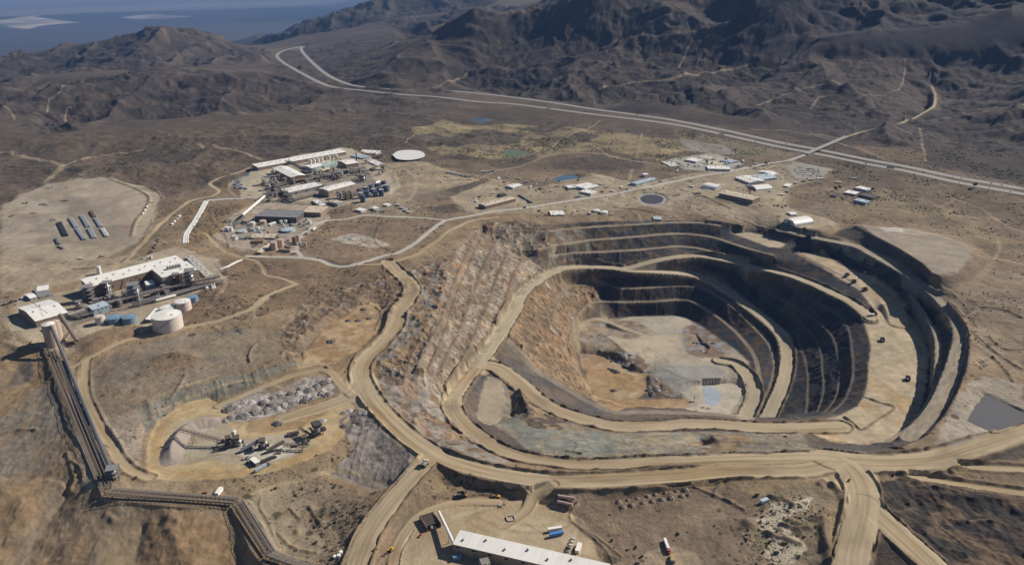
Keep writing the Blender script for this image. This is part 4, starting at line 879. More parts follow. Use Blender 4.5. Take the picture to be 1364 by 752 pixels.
# roads
rn = np.clip(0.5 + 1.5 * fbm(LAT * 1.0, ALO / 40, 4.5, 3, 2), 0, 1)
rn2 = np.clip(0.5 + fbm(X, Y, 60, 3, 4), 0, 1)
trk = np.exp(-((np.abs(LAT) - 4.6 - 1.2 * fbm(ALO, LAT * 0, 60, 2, 1)) / 1.3) ** 2)
road_c = C(.38, .312, .225) * (1 - rn[..., None]) + C(.255, .195, .125) * rn[..., None]
road_c = road_c * (1 - .26 * trk[..., None] * np.clip(.6 + fbm(ALO, LAT, 30, 2, 5), 0, 1)[..., None])
wet = np.clip(fbm(ALO / 3.0, LAT * 1.2, 16, 3, 7) * 2.2 - .25, 0, 1)[..., None]
road_c = road_c * (1 - .28 * wet)
road_c = road_c * (1 - .4 * rn2[..., None]) + C(.36, .315, .245) * (.4 * rn2[..., None])
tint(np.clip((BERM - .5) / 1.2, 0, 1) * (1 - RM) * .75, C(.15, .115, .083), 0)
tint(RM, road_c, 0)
tint(PM, C(.37, .355, .325) * (0.92 + 0.16 * rn2[..., None]), 0)
for k in ('main haul', 'upper bench', 'inner ramp'):
    I, D, A, w = RCACHE[k]
    m = (np.abs(D) < w / 2) * 0.5
    f = ALB.reshape(-1, 3); f[I] = f[I] * (1 - m[:, None]) + C(.36, .325, .26) * m[:, None]
GRAIN = np.clip(1 - .72 * np.maximum(RM, PM) - .35 * FLAT - .45 * DMP, .25, 1).astype(np.float32)
ALB[nr] *= (1 + .34 * np.clip(WW[nr] + np.maximum(RK, RK2)[nr] + .5 * PIT[nr] * steep[nr], 0, 1) * np.clip(1.1 * rough + .9 * rough3, -.9, 1.2))[..., None]
lum = ALB @ np.array([.3, .59, .11], np.float32)
ALB = np.clip(lum[..., None] + (ALB - lum[..., None]) * (1.2 - .12 * fz), .01, 1)
n0_ = int(np.searchsorted(RR, 4200))
cl_ = np.clip(.55 + 1.9 * fbm(X[:n0_], Y[:n0_], 55, 4, 7), .05, 1.5) * np.clip(.7 + 1.3 * fbm(X[:n0_], Y[:n0_], 260, 3, 1), .2, 1.4)
SCR[:n0_] = np.clip(SCR[:n0_] * cl_, 0, 1)
CLS[PIT > .5] = 2
CLS[:, :][(AMP > 12) & (RR[:, None] > 2250)] = 3
CLS[int(np.searchsorted(RR, 7800)):] = 4
CLS[RM > .5] = 1
CLS[PM > .5] = 5

# ---- ground material ------------------------------------------------------------------------------------
def nodes(name):
    m = bpy.data.materials.new(name)
    m.use_nodes = True
    nt = m.node_tree
    b = nt.nodes["Principled BSDF"]
    return m, nt, b
def mixrgb(nt, fac, a, b, mode='MIX'):
    n = nt.nodes.new("ShaderNodeMix"); n.data_type = 'RGBA'; n.blend_type = mode
    for s_, v in ((n.inputs[0], fac), (n.inputs[6], a), (n.inputs[7], b)):
        if hasattr(v, 'links') or isinstance(v, bpy.types.NodeSocket): nt.links.new(v, s_)
        else: s_.default_value = v
    return n.outputs[2]
def math_n(nt, op, a, b=0.0, clamp=False):
    n = nt.nodes.new("ShaderNodeMath"); n.operation = op; n.use_clamp = clamp
    for s_, v in ((n.inputs[0], a), (n.inputs[1], b)):
        if isinstance(v, bpy.types.NodeSocket): nt.links.new(v, s_)
        else: s_.default_value = v
    return n.outputs[0]
def ground_material():
    m, nt, b = nodes("ground")
    b.inputs["Roughness"].default_value = 0.95
    b.inputs["Specular IOR Level"].default_value = 0.15
    at = nt.nodes.new("ShaderNodeAttribute"); at.attribute_name = "albedo"
    geo = nt.nodes.new("ShaderNodeNewGeometry")
    def noise(sc, det, rough=.6):
        n = nt.nodes.new("ShaderNodeTexNoise"); n.inputs["Scale"].default_value = sc; n.inputs["Detail"].default_value = det; n.inputs["Roughness"].default_value = rough
        nt.links.new(geo.outputs["Position"], n.inputs["Vector"])
        return n.outputs["Fac"]
    n1, n2 = noise(0.22, 8, .72), noise(0.035, 4)
    gr = nt.nodes.new("ShaderNodeAttribute"); gr.attribute_name = "grain"
    f = math_n(nt, 'ADD', 1.0, math_n(nt, 'MULTIPLY', gr.outputs['Fac'], math_n(nt, 'ADD', math_n(nt, 'MULTIPLY', n1, 1.15), math_n(nt, 'ADD', math_n(nt, 'MULTIPLY', n2, 0.5), -0.825))))
    n3 = noise(.014, 9, .72)
    f = math_n(nt, 'MULTIPLY', f, math_n(nt, 'ADD', 1.0, math_n(nt, 'MULTIPLY', gr.outputs['Fac'], math_n(nt, 'MULTIPLY', math_n(nt, 'SUBTRACT', n3, .5), 1.5))))
    cmb = nt.nodes.new("ShaderNodeCombineColor")
    for k in range(3): nt.links.new(f, cmb.inputs[k])
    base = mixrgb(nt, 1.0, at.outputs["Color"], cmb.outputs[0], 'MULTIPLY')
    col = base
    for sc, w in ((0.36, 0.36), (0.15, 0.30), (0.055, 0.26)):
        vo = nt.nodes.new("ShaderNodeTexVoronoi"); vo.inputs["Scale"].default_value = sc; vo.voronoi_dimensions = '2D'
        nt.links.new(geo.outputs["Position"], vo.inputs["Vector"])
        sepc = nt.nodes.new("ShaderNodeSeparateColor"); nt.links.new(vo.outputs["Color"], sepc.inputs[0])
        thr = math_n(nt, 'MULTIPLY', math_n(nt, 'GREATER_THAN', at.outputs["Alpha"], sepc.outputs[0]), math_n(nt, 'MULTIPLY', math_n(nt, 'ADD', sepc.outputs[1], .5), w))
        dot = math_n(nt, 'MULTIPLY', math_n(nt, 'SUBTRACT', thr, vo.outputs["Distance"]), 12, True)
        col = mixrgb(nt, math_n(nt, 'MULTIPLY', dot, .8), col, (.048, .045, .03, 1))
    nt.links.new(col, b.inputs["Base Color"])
    bp = nt.nodes.new("ShaderNodeBump"); bp.inputs["Strength"].default_value = 0.75; bp.inputs["Distance"].default_value = 1.6
    nt.links.new(math_n(nt, 'ADD', noise(0.35, 8, .72), math_n(nt, 'MULTIPLY', n2, 1.2)), bp.inputs["Height"])
    nt.links.new(math_n(nt, 'MULTIPLY', gr.outputs['Fac'], .8), bp.inputs["Strength"])
    nt.links.new(bp.outputs[0], b.inputs["Normal"])
    return m
GROUND = ground_material()
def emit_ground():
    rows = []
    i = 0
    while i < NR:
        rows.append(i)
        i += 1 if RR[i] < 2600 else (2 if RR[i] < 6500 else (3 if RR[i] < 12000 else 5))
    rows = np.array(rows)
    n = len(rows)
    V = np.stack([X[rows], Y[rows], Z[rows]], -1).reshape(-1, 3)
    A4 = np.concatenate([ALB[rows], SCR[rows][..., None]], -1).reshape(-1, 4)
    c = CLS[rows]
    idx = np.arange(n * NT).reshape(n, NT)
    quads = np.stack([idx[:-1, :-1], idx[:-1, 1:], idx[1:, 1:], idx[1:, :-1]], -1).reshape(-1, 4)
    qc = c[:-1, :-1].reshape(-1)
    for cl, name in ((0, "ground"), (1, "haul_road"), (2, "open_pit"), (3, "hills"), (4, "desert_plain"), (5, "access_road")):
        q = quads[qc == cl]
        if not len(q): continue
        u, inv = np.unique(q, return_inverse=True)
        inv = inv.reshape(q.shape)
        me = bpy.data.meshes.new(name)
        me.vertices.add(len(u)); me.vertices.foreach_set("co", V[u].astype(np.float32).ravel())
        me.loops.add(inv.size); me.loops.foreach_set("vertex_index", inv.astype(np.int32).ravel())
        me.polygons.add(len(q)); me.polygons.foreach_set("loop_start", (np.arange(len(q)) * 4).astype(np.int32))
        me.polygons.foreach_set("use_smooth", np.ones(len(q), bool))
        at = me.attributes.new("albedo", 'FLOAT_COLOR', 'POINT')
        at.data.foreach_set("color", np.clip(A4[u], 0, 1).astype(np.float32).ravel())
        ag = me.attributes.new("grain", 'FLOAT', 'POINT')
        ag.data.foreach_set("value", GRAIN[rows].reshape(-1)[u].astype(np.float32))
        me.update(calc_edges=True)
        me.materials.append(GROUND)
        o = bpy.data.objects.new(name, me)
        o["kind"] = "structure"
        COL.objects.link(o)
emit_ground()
def haze():
    bm = bmesh.new()
    bmesh.ops.create_cube(bm, size=1.0)
    me = bpy.data.meshes.new("haze"); bm.to_mesh(me); bm.free()
    o = bpy.data.objects.new("haze", me); COL.objects.link(o)
    o.scale = (66000, 46000, 1900)
    o.location = (0, 20000, -705 + 950)
    o["kind"] = "stuff"
    m = bpy.data.materials.new("haze"); m.use_nodes = True
    nt = m.node_tree
    nt.nodes.remove(nt.nodes["Principled BSDF"])
    v = nt.nodes.new("ShaderNodeVolumePrincipled")
    v.inputs["Color"].default_value = (.24, .47, 1.0, 1)
    v.inputs["Density"].default_value = 2.1e-5
    v.inputs["Anisotropy"].default_value = 0.0
    nt.links.new(v.outputs[0], nt.nodes["Material Output"].inputs["Volume"])
    me.materials.append(m)
haze()
# ------------------------------------------------------------------ kit: materials, mesh builder, things
MATS = {}
def mat(name, col, rough=0.6, metal=0.0, corr=0.0, dirt=0.35, scale=0.35, seam=0.0):
    """painted / weathered surface: base colour broken by dust and streaks, optional corrugation"""
    if name in MATS: return MATS[name]
    m, nt, b = nodes(name)
    b.inputs["Roughness"].default_value = rough
    b.inputs["Metallic"].default_value = metal
    tc = nt.nodes.new("ShaderNodeTexCoord")
    n = nt.nodes.new("ShaderNodeTexNoise"); n.inputs["Scale"].default_value = scale; n.inputs["Detail"].default_value = 6; n.inputs["Roughness"].default_value = .7
    nt.links.new(tc.outputs["Object"], n.inputs["Vector"])
    f = math_n(nt, 'MULTIPLY', math_n(nt, 'SUBTRACT', n.outputs["Fac"], .42, True), dirt * 3.2, True)
    c = mixrgb(nt, f, tuple(col) + (1,), (.24 * .6 + col[0] * .3, .19 * .6 + col[1] * .3, .14 * .6 + col[2] * .3, 1))
    if seam:
        sx = nt.nodes.new("ShaderNodeSeparateXYZ"); nt.links.new(tc.outputs["Object"], sx.inputs[0])
        l1 = math_n(nt, 'LESS_THAN', math_n(nt, 'FRACT', math_n(nt, 'DIVIDE', math_n(nt, 'ADD', sx.outputs[0], 500), seam)), .07)
        pn_ = nt.nodes.new("ShaderNodeTexWhiteNoise"); pn_.noise_dimensions = '1D'
        nt.links.new(math_n(nt, 'FLOOR', math_n(nt, 'DIVIDE', math_n(nt, 'ADD', sx.outputs[0], 500), seam)), pn_.inputs["W"])
        k_ = math_n(nt, 'SUBTRACT', 1.0, math_n(nt, 'ADD', math_n(nt, 'MULTIPLY', l1, .13), math_n(nt, 'MULTIPLY', pn_.outputs["Value"], .07)))
        cc_ = nt.nodes.new("ShaderNodeCombineColor")
        for q in range(3): nt.links.new(k_, cc_.inputs[q])
        c = mixrgb(nt, 1.0, c, cc_.outputs[0], 'MULTIPLY')
    nt.links.new(c, b.inputs["Base Color"])
    if corr:
        wv = nt.nodes.new("ShaderNodeTexWave"); wv.inputs["Scale"].default_value = corr; wv.inputs["Distortion"].default_value = 0
        nt.links.new(tc.outputs["Object"], wv.inputs["Vector"])
        bp = nt.nodes.new("ShaderNodeBump"); bp.inputs["Strength"].default_value = .35; bp.inputs["Distance"].default_value = .15
        nt.links.new(wv.outputs["Fac"], bp.inputs["Height"]); nt.links.new(bp.outputs[0], b.inputs["Normal"])
    MATS[name] = m
    return m
WHITE = mat("white roof sheet", (.74, .72, .69), .45, corr=.5, dirt=.18, scale=.06, seam=5.0)
TANR = mat("tan roof sheet", (.52, .44, .34), .6, corr=.5, dirt=.25, scale=.06, seam=5.0)
GREYR = mat("grey roof membrane", (.16, .165, .18), .8, dirt=.3, scale=.1)
BLUER = mat("blue grey roof sheet", (.38, .45, .52), .5, corr=.5, dirt=.2, scale=.08, seam=5.0)
TANW = mat("tan wall sheet", (.36, .27, .20), .7, corr=.6, dirt=.25, scale=.08, seam=6.0)
BRNW = mat("brown wall sheet", (.24, .165, .12), .7, corr=.6, dirt=.25, scale=.08, seam=6.0)
WHTW = mat("pale wall sheet", (.58, .56, .53), .6, corr=.6, dirt=.25, scale=.1)
GRNW = mat("pale green wall sheet", (.38, .46, .43), .6, corr=.6, dirt=.25, scale=.1)
BLUW = mat("blue grey wall sheet", (.30, .36, .41), .6, corr=.6, dirt=.2, scale=.1)
DARK = mat("dark steel", (.045, .045, .05), .6, dirt=.25)
STEEL = mat("grey steel", (.24, .235, .235), .5, .2, dirt=.35)
RUST = mat("rusty steel", (.17, .10, .065), .8, dirt=.4)
BROWNST = mat("brown conveyor steel", (.15, .115, .095), .75, dirt=.4)
PINKT = mat("pinkish tank paint", (.60, .51, .475), .5, dirt=.2, scale=.15)
BLUET = mat("blue tank paint", (.15, .245, .35), .5, dirt=.2, scale=.15)
WHITET = mat("white tank paint", (.72, .70, .67), .45, dirt=.2, scale=.15)
TANT = mat("tan silo paint", (.43, .33, .26), .6, dirt=.25, scale=.15)
DBLUE = mat("dark blue paint", (.055, .085, .14), .5, dirt=.2)
BLUE = mat("blue paint", (.07, .20, .50), .45, dirt=.15)
RED = mat("red paint", (.42, .06, .045), .5, dirt=.2)
YEL = mat("yellow paint", (.55, .33, .04), .5, dirt=.3)
GLASS = mat("dark glass", (.02, .025, .03), .12, dirt=0)
RUB = mat("black rubber", (.02, .02, .02), .85, dirt=.4)
CONC = mat("concrete", (.40, .375, .335), .85, dirt=.3, scale=.2)
ASPH = mat("worn asphalt", (.21, .212, .218), .85, dirt=.1, scale=.02)
LINE = mat("road paint", (.5, .49, .46), .7, dirt=.1)
SHLD = mat("gravel shoulder", (.24, .215, .185), .95, dirt=.3, scale=.05)
SILV = mat("galvanised pipe", (.52, .52, .53), .4, .35, dirt=.25)
BLKP = mat("black pipe", (.03, .03, .033), .5, dirt=.3)
LINER = mat("white pond liner", (.60, .60, .585), .5, dirt=.1, scale=.05)
GLIN = mat("grey pond liner", (.27, .28, .29), .5, dirt=.1, scale=.05)
ROCK = mat("broken rock", (.21, .19, .18), .95, dirt=.5, scale=.2)
ROCKD = mat("dark broken rock", (.10, .09, .085), .95, dirt=.4, scale=.2)
LEAF = mat("dark foliage", (.05, .062, .03), .8, dirt=.12, scale=.5)
SHRUB = mat("dry shrub foliage", (.075, .072, .045), .9, dirt=.2, scale=.5)
BARK = mat("bark", (.1, .075, .055), .9)
SALT = mat("pale gravel paving", (.44, .43, .40), .9, dirt=.25, scale=.05)

RUBBELT = mat("dusty conveyor belt", (.13, .105, .085), .9, dirt=.5)
CRUSH = mat("dark dusty machine steel", (.075, .058, .046), .75, dirt=.35)
ROCKW = mat("pale broken rock", (.36, .33, .315), .95, dirt=.4, scale=.2)
class MB:
    def __init__(s): s.v, s.f, s.m = [], [], []
    def add(s, vs, fs, mi=0):
        o = len(s.v); s.v += [tuple(v) for v in vs]; s.f += [tuple(o + i for i in f) for f in fs]; s.m += [mi] * len(fs); return s
    def box(s, c, d, rz=0.0, mi=0, M=None):
        x, y, z = d[0] / 2, d[1] / 2, d[2] / 2
        vs = [Vector((sx * x, sy * y, sz * z)) for sz in (-1, 1) for sy in (-1, 1) for sx in (-1, 1)]
        R = M or Matrix.Rotation(rz, 3, 'Z')
        vs = [R @ v + Vector(c) for v in vs]
        return s.add(vs, [(0, 2, 3, 1), (4, 5, 7, 6), (0, 1, 5, 4), (2, 6, 7, 3), (0, 4, 6, 2), (1, 3, 7, 5)], mi)
    def cyl(s, c, r0, h, r1=None, n=20, mi=0, cap=True, axis=None):
        r1 = r0 if r1 is None else r1
        c = Vector(c); a = Vector(axis).normalized() if axis is not None else Vector((0, 0, 1))
        q = a.to_track_quat('Z', 'Y').to_matrix()
        vs = []
        for k, (r, t) in enumerate(((r0, 0), (r1, h))):
            for i in range(n):
                w = 2 * math.pi * i / n
                vs.append(q @ Vector((r * math.cos(w), r * math.sin(w), t)) + c)
        fs = [(i, (i + 1) % n, n + (i + 1) % n, n + i) for i in range(n)]
        if cap: fs += [tuple(range(n - 1, -1, -1)), tuple(range(n, 2 * n))]
        return s.add(vs, fs, mi)
    def bar(s, a, b, w, h=None, mi=0):
        a, b = Vector(a), Vector(b); d = b - a
        if d.length < 1e-6: return s
        q = d.to_track_quat('X', 'Z').to_matrix()
        return s.box((a + b) / 2, (d.length, w, h or w), M=q, mi=mi)
    def tube(s, pts, r, n=8, mi=0):
        for a, b in zip(pts[:-1], pts[1:]):
            d = Vector(b) - Vector(a); s.cyl(a, r, d.length, n=n, mi=mi, axis=d)
        return s
    def prism(s, prof, x0, x1, mi=0):
        """profile (y, z) swept along x"""
        n = len(prof)
        vs = [(x0, y, z) for y, z in prof] + [(x1, y, z) for y, z in prof]
        fs = [(i, (i + 1) % n, n + (i + 1) % n, n + i) for i in range(n)] + [tuple(range(n - 1, -1, -1)), tuple(range(n, 2 * n))]
        return s.add(vs, fs, mi)
    def build(s, name, mats, parent=None, smooth=False, label=None):
        me = bpy.data.meshes.new(name); me.from_pydata(s.v, [], s.f)
        for m in (mats if isinstance(mats, (list, tuple)) else [mats]): me.materials.append(m)
        me.polygons.foreach_set("material_index", s.m)
        if smooth: me.polygons.foreach_set("use_smooth", [True] * len(me.polygons))
        me.update()
        bm = bmesh.new(); bm.from_mesh(me); bmesh.ops.recalc_face_normals(bm, faces=bm.faces); bm.to_mesh(me); bm.free()
        o = bpy.data.objects.new(name, me); COL.objects.link(o)
        if parent: o.parent = parent
        if label: o["label"] = label
        return o
LABELS = {}
def tag(o, label, cat, group=None, kind=None):
    n = len(label.split())
    if not 4 <= n <= 16: print("LABEL LENGTH", n, label)
    if label in LABELS and not group: print("LABEL REPEATED", label)
    LABELS[label] = 1
    o["label"] = label; o["category"] = cat
    if group: o["group"] = group
    if kind: o["kind"] = kind
    return o
def thing(name, label, cat, loc, rz=0.0, group=None):
    o = bpy.data.objects.new(name, None); COL.objects.link(o)
    o.empty_display_size = 1
    o.location = loc; o.rotation_euler = (0, 0, rz)
    return tag(o, label, cat, group)
def dup(root, loc, rz, label=None, group=None, scale=None):
    r = root.copy(); COL.objects.link(r); r.location = loc; r.rotation_euler = (0, 0, rz)
    if label: r["label"] = label; LABELS[label] = 1
    if group: r["group"] = group
    if scale: r.scale = (scale,) * 3
    for ch in list(root.children):
        c = ch.copy(); COL.objects.link(c); c.parent = r
        for g in ch.children:
            d = g.copy(); COL.objects.link(d); d.parent = c
    return r
def mpp(p):
    return math.sqrt(p[0] ** 2 + p[1] ** 2 + (CAM_Z - p[2]) ** 2) / FPX

RECTS = []
def free(px, py, margin=4.0):
    p = hit(px, py)
    for cx, cy, L, Wd, rz in RECTS:
        dx, dy = p[0] - cx, p[1] - cy; c, s_ = math.cos(rz), math.sin(rz)
        if abs(c * dx + s_ * dy) < L / 2 + margin and abs(-s_ * dx + c * dy) < Wd / 2 + margin: return False
    RECTS.append((p[0], p[1], margin, margin, 0))
    return True
# ---- buildings -------------------------------------------------------------------------------------------
def plan(roof, h):
    """rectangle (centre, length, width, heading, ground height) from three roof corners seen in the photo"""
    zg = 8.0
    for _ in range(6):
        a, b, c = [Vector(P(px, py, zg + h)[:2]) for px, py in roof]
        m = (a + c) / 2
        zg = float(H(m.x, m.y))
    u = (b - a); L = u.length; u /= L
    w = (c - b); n = Vector((-u.y, u.x)); Wd = w.dot(n)
    ctr = a + u * L / 2 + n * Wd / 2
    return ctr, L, abs(Wd), math.atan2(u.y, u.x), zg
def building(name, label, roof, h, rm=WHITE, wm=TANW, style='gable', doors=1, windows=3, vents=0, cat='building', ventm=STEEL, minw=4.0, group=None):
    ctr, L, Wd, rz, zg = plan(roof, h)
    Wd = max(Wd, minw)
    # walls are described with -y towards the camera
    fx = -Vector((ctr.x, ctr.y)).normalized()
    if Vector((math.sin(rz), -math.cos(rz))).dot(fx) < 0: rz += math.pi
    t = thing(name, label, cat, (ctr.x, ctr.y, zg), rz, group)
    RECTS.append((ctr.x, ctr.y, L, Wd, rz))
    e = min(0.6, Wd * .04)
    if style == 'gable':
        rise = Wd * .07
        wl = MB().prism([(-Wd / 2, -3), (Wd / 2, -3), (Wd / 2, h - rise), (0, h - .06), (-Wd / 2, h - rise)], -L / 2, L / 2)
        rf = MB().prism([(-Wd / 2 - e, h - rise - .1), (0, h - .03), (Wd / 2 + e, h - rise - .1), (Wd / 2 + e, h - rise + .22), (0, h + .3), (-Wd / 2 - e, h - rise + .22)], -L / 2 - e, L / 2 + e)
        zr = lambda y: h + .3 - rise * abs(y) / (Wd / 2)
    elif style == 'flat':
        wl = MB().box((0, 0, (h - 3) / 2), (L, Wd, h + 3))
        rf = MB().box((0, 0, h + .15), (L - .7, Wd - .7, .3))
        for sx, sy, dx, dy in ((0, 1, L + .3, .4), (0, -1, L + .3, .4), (1, 0, .4, Wd - .5), (-1, 0, .4, Wd - .5)):
            rf.box((sx * L / 2, sy * Wd / 2, h + .35), (dx, dy, .75))
        zr = lambda y: h + .3
    elif style == 'mono':
        rise = Wd * .12
        wl = MB().prism([(-Wd / 2, -3), (Wd / 2, -3), (Wd / 2, h - .05), (-Wd / 2, h - rise)], -L / 2, L / 2)
        rf = MB().prism([(-Wd / 2 - e, h - rise), (Wd / 2 + e, h), (Wd / 2 + e, h + .3), (-Wd / 2 - e, h - rise + .3)], -L / 2 - e, L / 2 + e)
        zr = lambda y: h + .3 - rise * (.5 - y / Wd)
    elif style == 'arch':
        pr = [(-Wd / 2, -2)] + [(Wd / 2 * math.sin(a) , max(0.3, h * math.cos(a) ** .8)) for a in np.linspace(-math.pi / 2, math.pi / 2, 15)] + [(Wd / 2, -2)]
        rf = MB()
        n = len(pr); xs = np.linspace(-L / 2, L / 2, 9)
        for xa, xb in zip(xs[:-1], xs[1:]):
            xm = (xa + xb) / 2
            for i in range(n - 1):
                (y0, z0), (y1, z1) = pr[i], pr[i + 1]
                k = .985
                rf.add([(xa, y0, z0), (xa, y1, z1), (xm, y1 * k, z1 * k), (xm, y0 * k, z0 * k)], [(0, 1, 2, 3)])
                rf.add([(xm, y0 * k, z0 * k), (xm, y1 * k, z1 * k), (xb, y1, z1), (xb, y0, z0)], [(0, 1, 2, 3)])
        wl = MB()
        for sx in (-1, 1):
            wl.add([(sx * L / 2 * .985, y * .985, z * .985) for y, z in pr], [tuple(range(n))])
        zr = lambda y: h
    if vents == 0 and style in ('gable', 'mono', 'flat') and L > 24 and Wd > 9 and name != 'crusher_hall': vents = int(L / 13)
    wl.build("wall", wm, t)
    rf.build("roof", rm, t)
    yf = -Wd / 2 - .08
    for k in range(doors):
        x = -L / 2 + (k + .5) * L / doors + rnd.uniform(-.1, .1) * L / doors
        dh = min(4.5, h * .55); dw = min(5.0, L * .18)
        if style == 'arch':
            MB().box((L / 2 * (1 if math.cos(rz) < 0 else -1), 0, h * .3), (.5, Wd * .3, h * .6)).build("door", STEEL, t)
            break
        d = MB().box((x, yf, dh / 2), (dw, .16, dh)).build("door", STEEL if wm is not STEEL else DARK, t)
        MB().box((x, yf - .06, dh + .15), (dw + .5, .4, .25)).build("door_frame", DARK, d)
    if style != 'arch':
        for k in range(windows):
            x = -L / 2 + (k + .25) * L / windows
            ww = min(3.2, L / windows * .3); hh = min(1.6, h * .2)
            f = MB().box((x, yf, h * .62), (ww + .3, .12, hh + .3)).build("window", STEEL, t)
            MB().box((x, yf - .05, h * .62), (ww, .1, hh)).build("pane", GLASS, f)
        for k in range(vents):
            x = -L / 2 + (k + .5) * L / vents; y = (Wd * .12) * (1 if k % 2 else -1)
            v = MB(); v.cyl((x, y, zr(y) - .2), .75, 1.6, n=10); v.cyl((x, y, zr(y) + 1.4), 1.15, .6, .35, n=10)
            for w in range(3):
                v.bar((x, y, zr(y) + .4), (x + 2.2 * math.cos(w * 2.1), y + 2.2 * math.sin(w * 2.1), zr(y) + .1), .25)
            v.build("roof_vent", ventm, t)
    return t, L, Wd, h
# ---- tanks ------------------------------------------------------------------------------------------------
def tank(name, label, px, py, rpx, h, m=WHITET, rm=None, group=None, cat='tank', rails=True, cone=.12, n=36):
    zg = 8.0
    for _ in range(6):
        a = P(px, py, zg + h); zg = float(H(a[0], a[1]))
    r = rpx * mpp(a)
    t = thing(name, label, cat, (a[0], a[1], zg), 0, group)
    MB().cyl((0, 0, -2), r, h + 2, n=n, cap=False).build("shell", m, t, True)
    rf = MB(); rf.cyl((0, 0, h), r * 1.0, r * cone, r * .06, n=n); rf.build("roof", rm or m, t)
    if rails and r > 3:
        g = MB()
        for i in range(n):
            a0, a1 = 2 * math.pi * i / n, 2 * math.pi * (i + 1) / n
            g.bar((r * .99 * math.cos(a0), r * .99 * math.sin(a0), h + .9), (r * .99 * math.cos(a1), r * .99 * math.sin(a1), h + .9), .14)
            if i % 2 == 0: g.bar((r * .99 * math.cos(a0), r * .99 * math.sin(a0), h - .1), (r * .99 * math.cos(a0), r * .99 * math.sin(a0), h + .9), .12)
        g.build("railing", STEEL, t)
        st = MB(); vs = []
        for i in range(23):
            w = -2.4 + i * .075; z = h * i / 22 + .3
            for q in (r + .05, r + 1.1):
                vs += [(q * math.cos(w), q * math.sin(w), z), (q * math.cos(w), q * math.sin(w), z + .2)]
        st.add(vs, [f for i in range(22) for f in ((4 * i, 4 * i + 2, 4 * i + 6, 4 * i + 4), (4 * i + 1, 4 * i + 5, 4 * i + 7, 4 * i + 3), (4 * i + 2, 4 * i + 3, 4 * i + 7, 4 * i + 6), (4 * i, 4 * i + 4, 4 * i + 5, 4 * i + 1))])
        st.build("stair", STEEL, t)
    if r > 2:
        MB().cyl((r * .45, -r * .2, h + r * cone * .45), max(.4, r * .06), 1.2, n=10).build("hatch", STEEL, t)
    return t
def vessel(name, label, px, py, length, r, heading, m=WHITET, group=None, cat='tank', lift=1.0):
    a = hit(px, py)
    t = thing(name, label, cat, a, heading, group)
    b = MB(); b.cyl((-length / 2, 0, r + lift), r, length, n=16, axis=(1, 0, 0))
    for s_ in (-1, 1): b.cyl((s_ * length / 2, 0, r + lift), r, r * .5, r * .45, n=16, axis=(s_, 0, 0))
    b.build("shell", m, t, False)
    for s_ in (-1, 1): MB().box((s_ * length * .3, 0, (lift + r) / 2), (.5, r * 1.5, lift + r)).build("saddle", CONC, t)
    return t
# ---- conveyors, racks, towers -------------------------------------------------------------------------------
def conveyor(name, label, a, b, w=3.0, h=2.6, style='open', m=BROWNST, top=None, legs=None, group=None, cat='conveyor'):
    """belt conveyor between two world points (height of its floor)"""
    a, b = Vector(a), Vector(b)
    base = Vector((a.x, a.y, float(H(a.x, a.y))))
    t = thing(name, label, cat, base, 0, group)
    A, Bv = a - base, b - base
    d = Bv - A; L = d.length; side = Vector((-d.y, d.x, 0)).normalized(); up = Vector((0, 0, 1))
    if style == 'covered':
        q = d.to_track_quat('X', 'Z').to_matrix()
        g = MB()
        pr = [(-w / 2, 0), (w / 2, 0), (w / 2, h * .6), (w * .3, h * .92), (0, h), (-w * .3, h * .92), (-w / 2, h * .6)]
        n = len(pr)
        vs = [q @ Vector((x, y, z)) + A for x in (0, L) for y, z in pr]
        g.add(vs, [(i, (i + 1) % n, n + (i + 1) % n, n + i) for i in range(n)] + [tuple(range(n - 1, -1, -1)), tuple(range(n, 2 * n))])
        g.build("gallery", top or m, t)
        wk = MB(); wk.bar(A + side * (w / 2 + .6) + up * .2, Bv + side * (w / 2 + .6) + up * .2, 1.0, .15); wk.bar(A + side * (w / 2 + 1.1) + up * 1.2, Bv + side * (w / 2 + 1.1) + up * 1.2, .12)
        wk.build("walkway", STEEL, t)
    else:
        MB().bar(A + up * (h * .55), Bv + up * (h * .55), w * .55, .25).build("belt", RUBBELT, t)
        g = MB(); n = max(2, int(L / 4.5))
        for s_ in (-1, 1):
            for z in (0, h): g.bar(A + side * s_ * w / 2 + up * z, Bv + side * s_ * w / 2 + up * z, .28)
            for k in range(n):
                p, q = A + d * k / n + side * s_ * w / 2, A + d * (k + 1) / n + side * s_ * w / 2
                g.bar(p, q + up * h, .18); g.bar(q, q + up * h, .2)
        for k in range(n + 1):
            p = A + d * k / n; g.bar(p - side * w / 2, p + side * w / 2, .2); g.bar(p - side * w / 2 + up * h, p + side * w / 2 + up * h, .2)
        g.build("truss", m, t)
        wk = MB(); wk.bar(A + side * (w / 2 + .7) + up * .3, Bv + side * (w / 2 + .7) + up * .3, 1.1, .12); wk.build("walkway", m, t)
    k_ = legs if legs is not None else max(1, int(L / 22))
    for k in range(k_):
        p = A + d * ((k + .5) / k_); gz = float(H(p.x + base.x, p.y + base.y)) - base.z
        if p.z - gz < .6: continue
        lg = MB()
        for s_ in (-1, 1): lg.bar(p + side * s_ * w * .45, Vector((p.x, p.y, gz - .5)) + side * s_ * (w * .5 + (p.z - gz) * .08), .35)
        nb = max(1, int((p.z - gz) / 6))
        for j in range(nb):
            z0, z1 = gz + (p.z - gz) * j / nb, gz + (p.z - gz) * (j + 1) / nb
            lg.bar(Vector((p.x, p.y, z0)) - side * w * .5, Vector((p.x, p.y, z1)) + side * w * .5, .2)
        lg.build("leg", m, t)
    return t
def at(px, py, z=0.0):
    """point z above the ground whose picture falls on photo pixel (px, py)"""
    return Vector(hit(px, py, z))
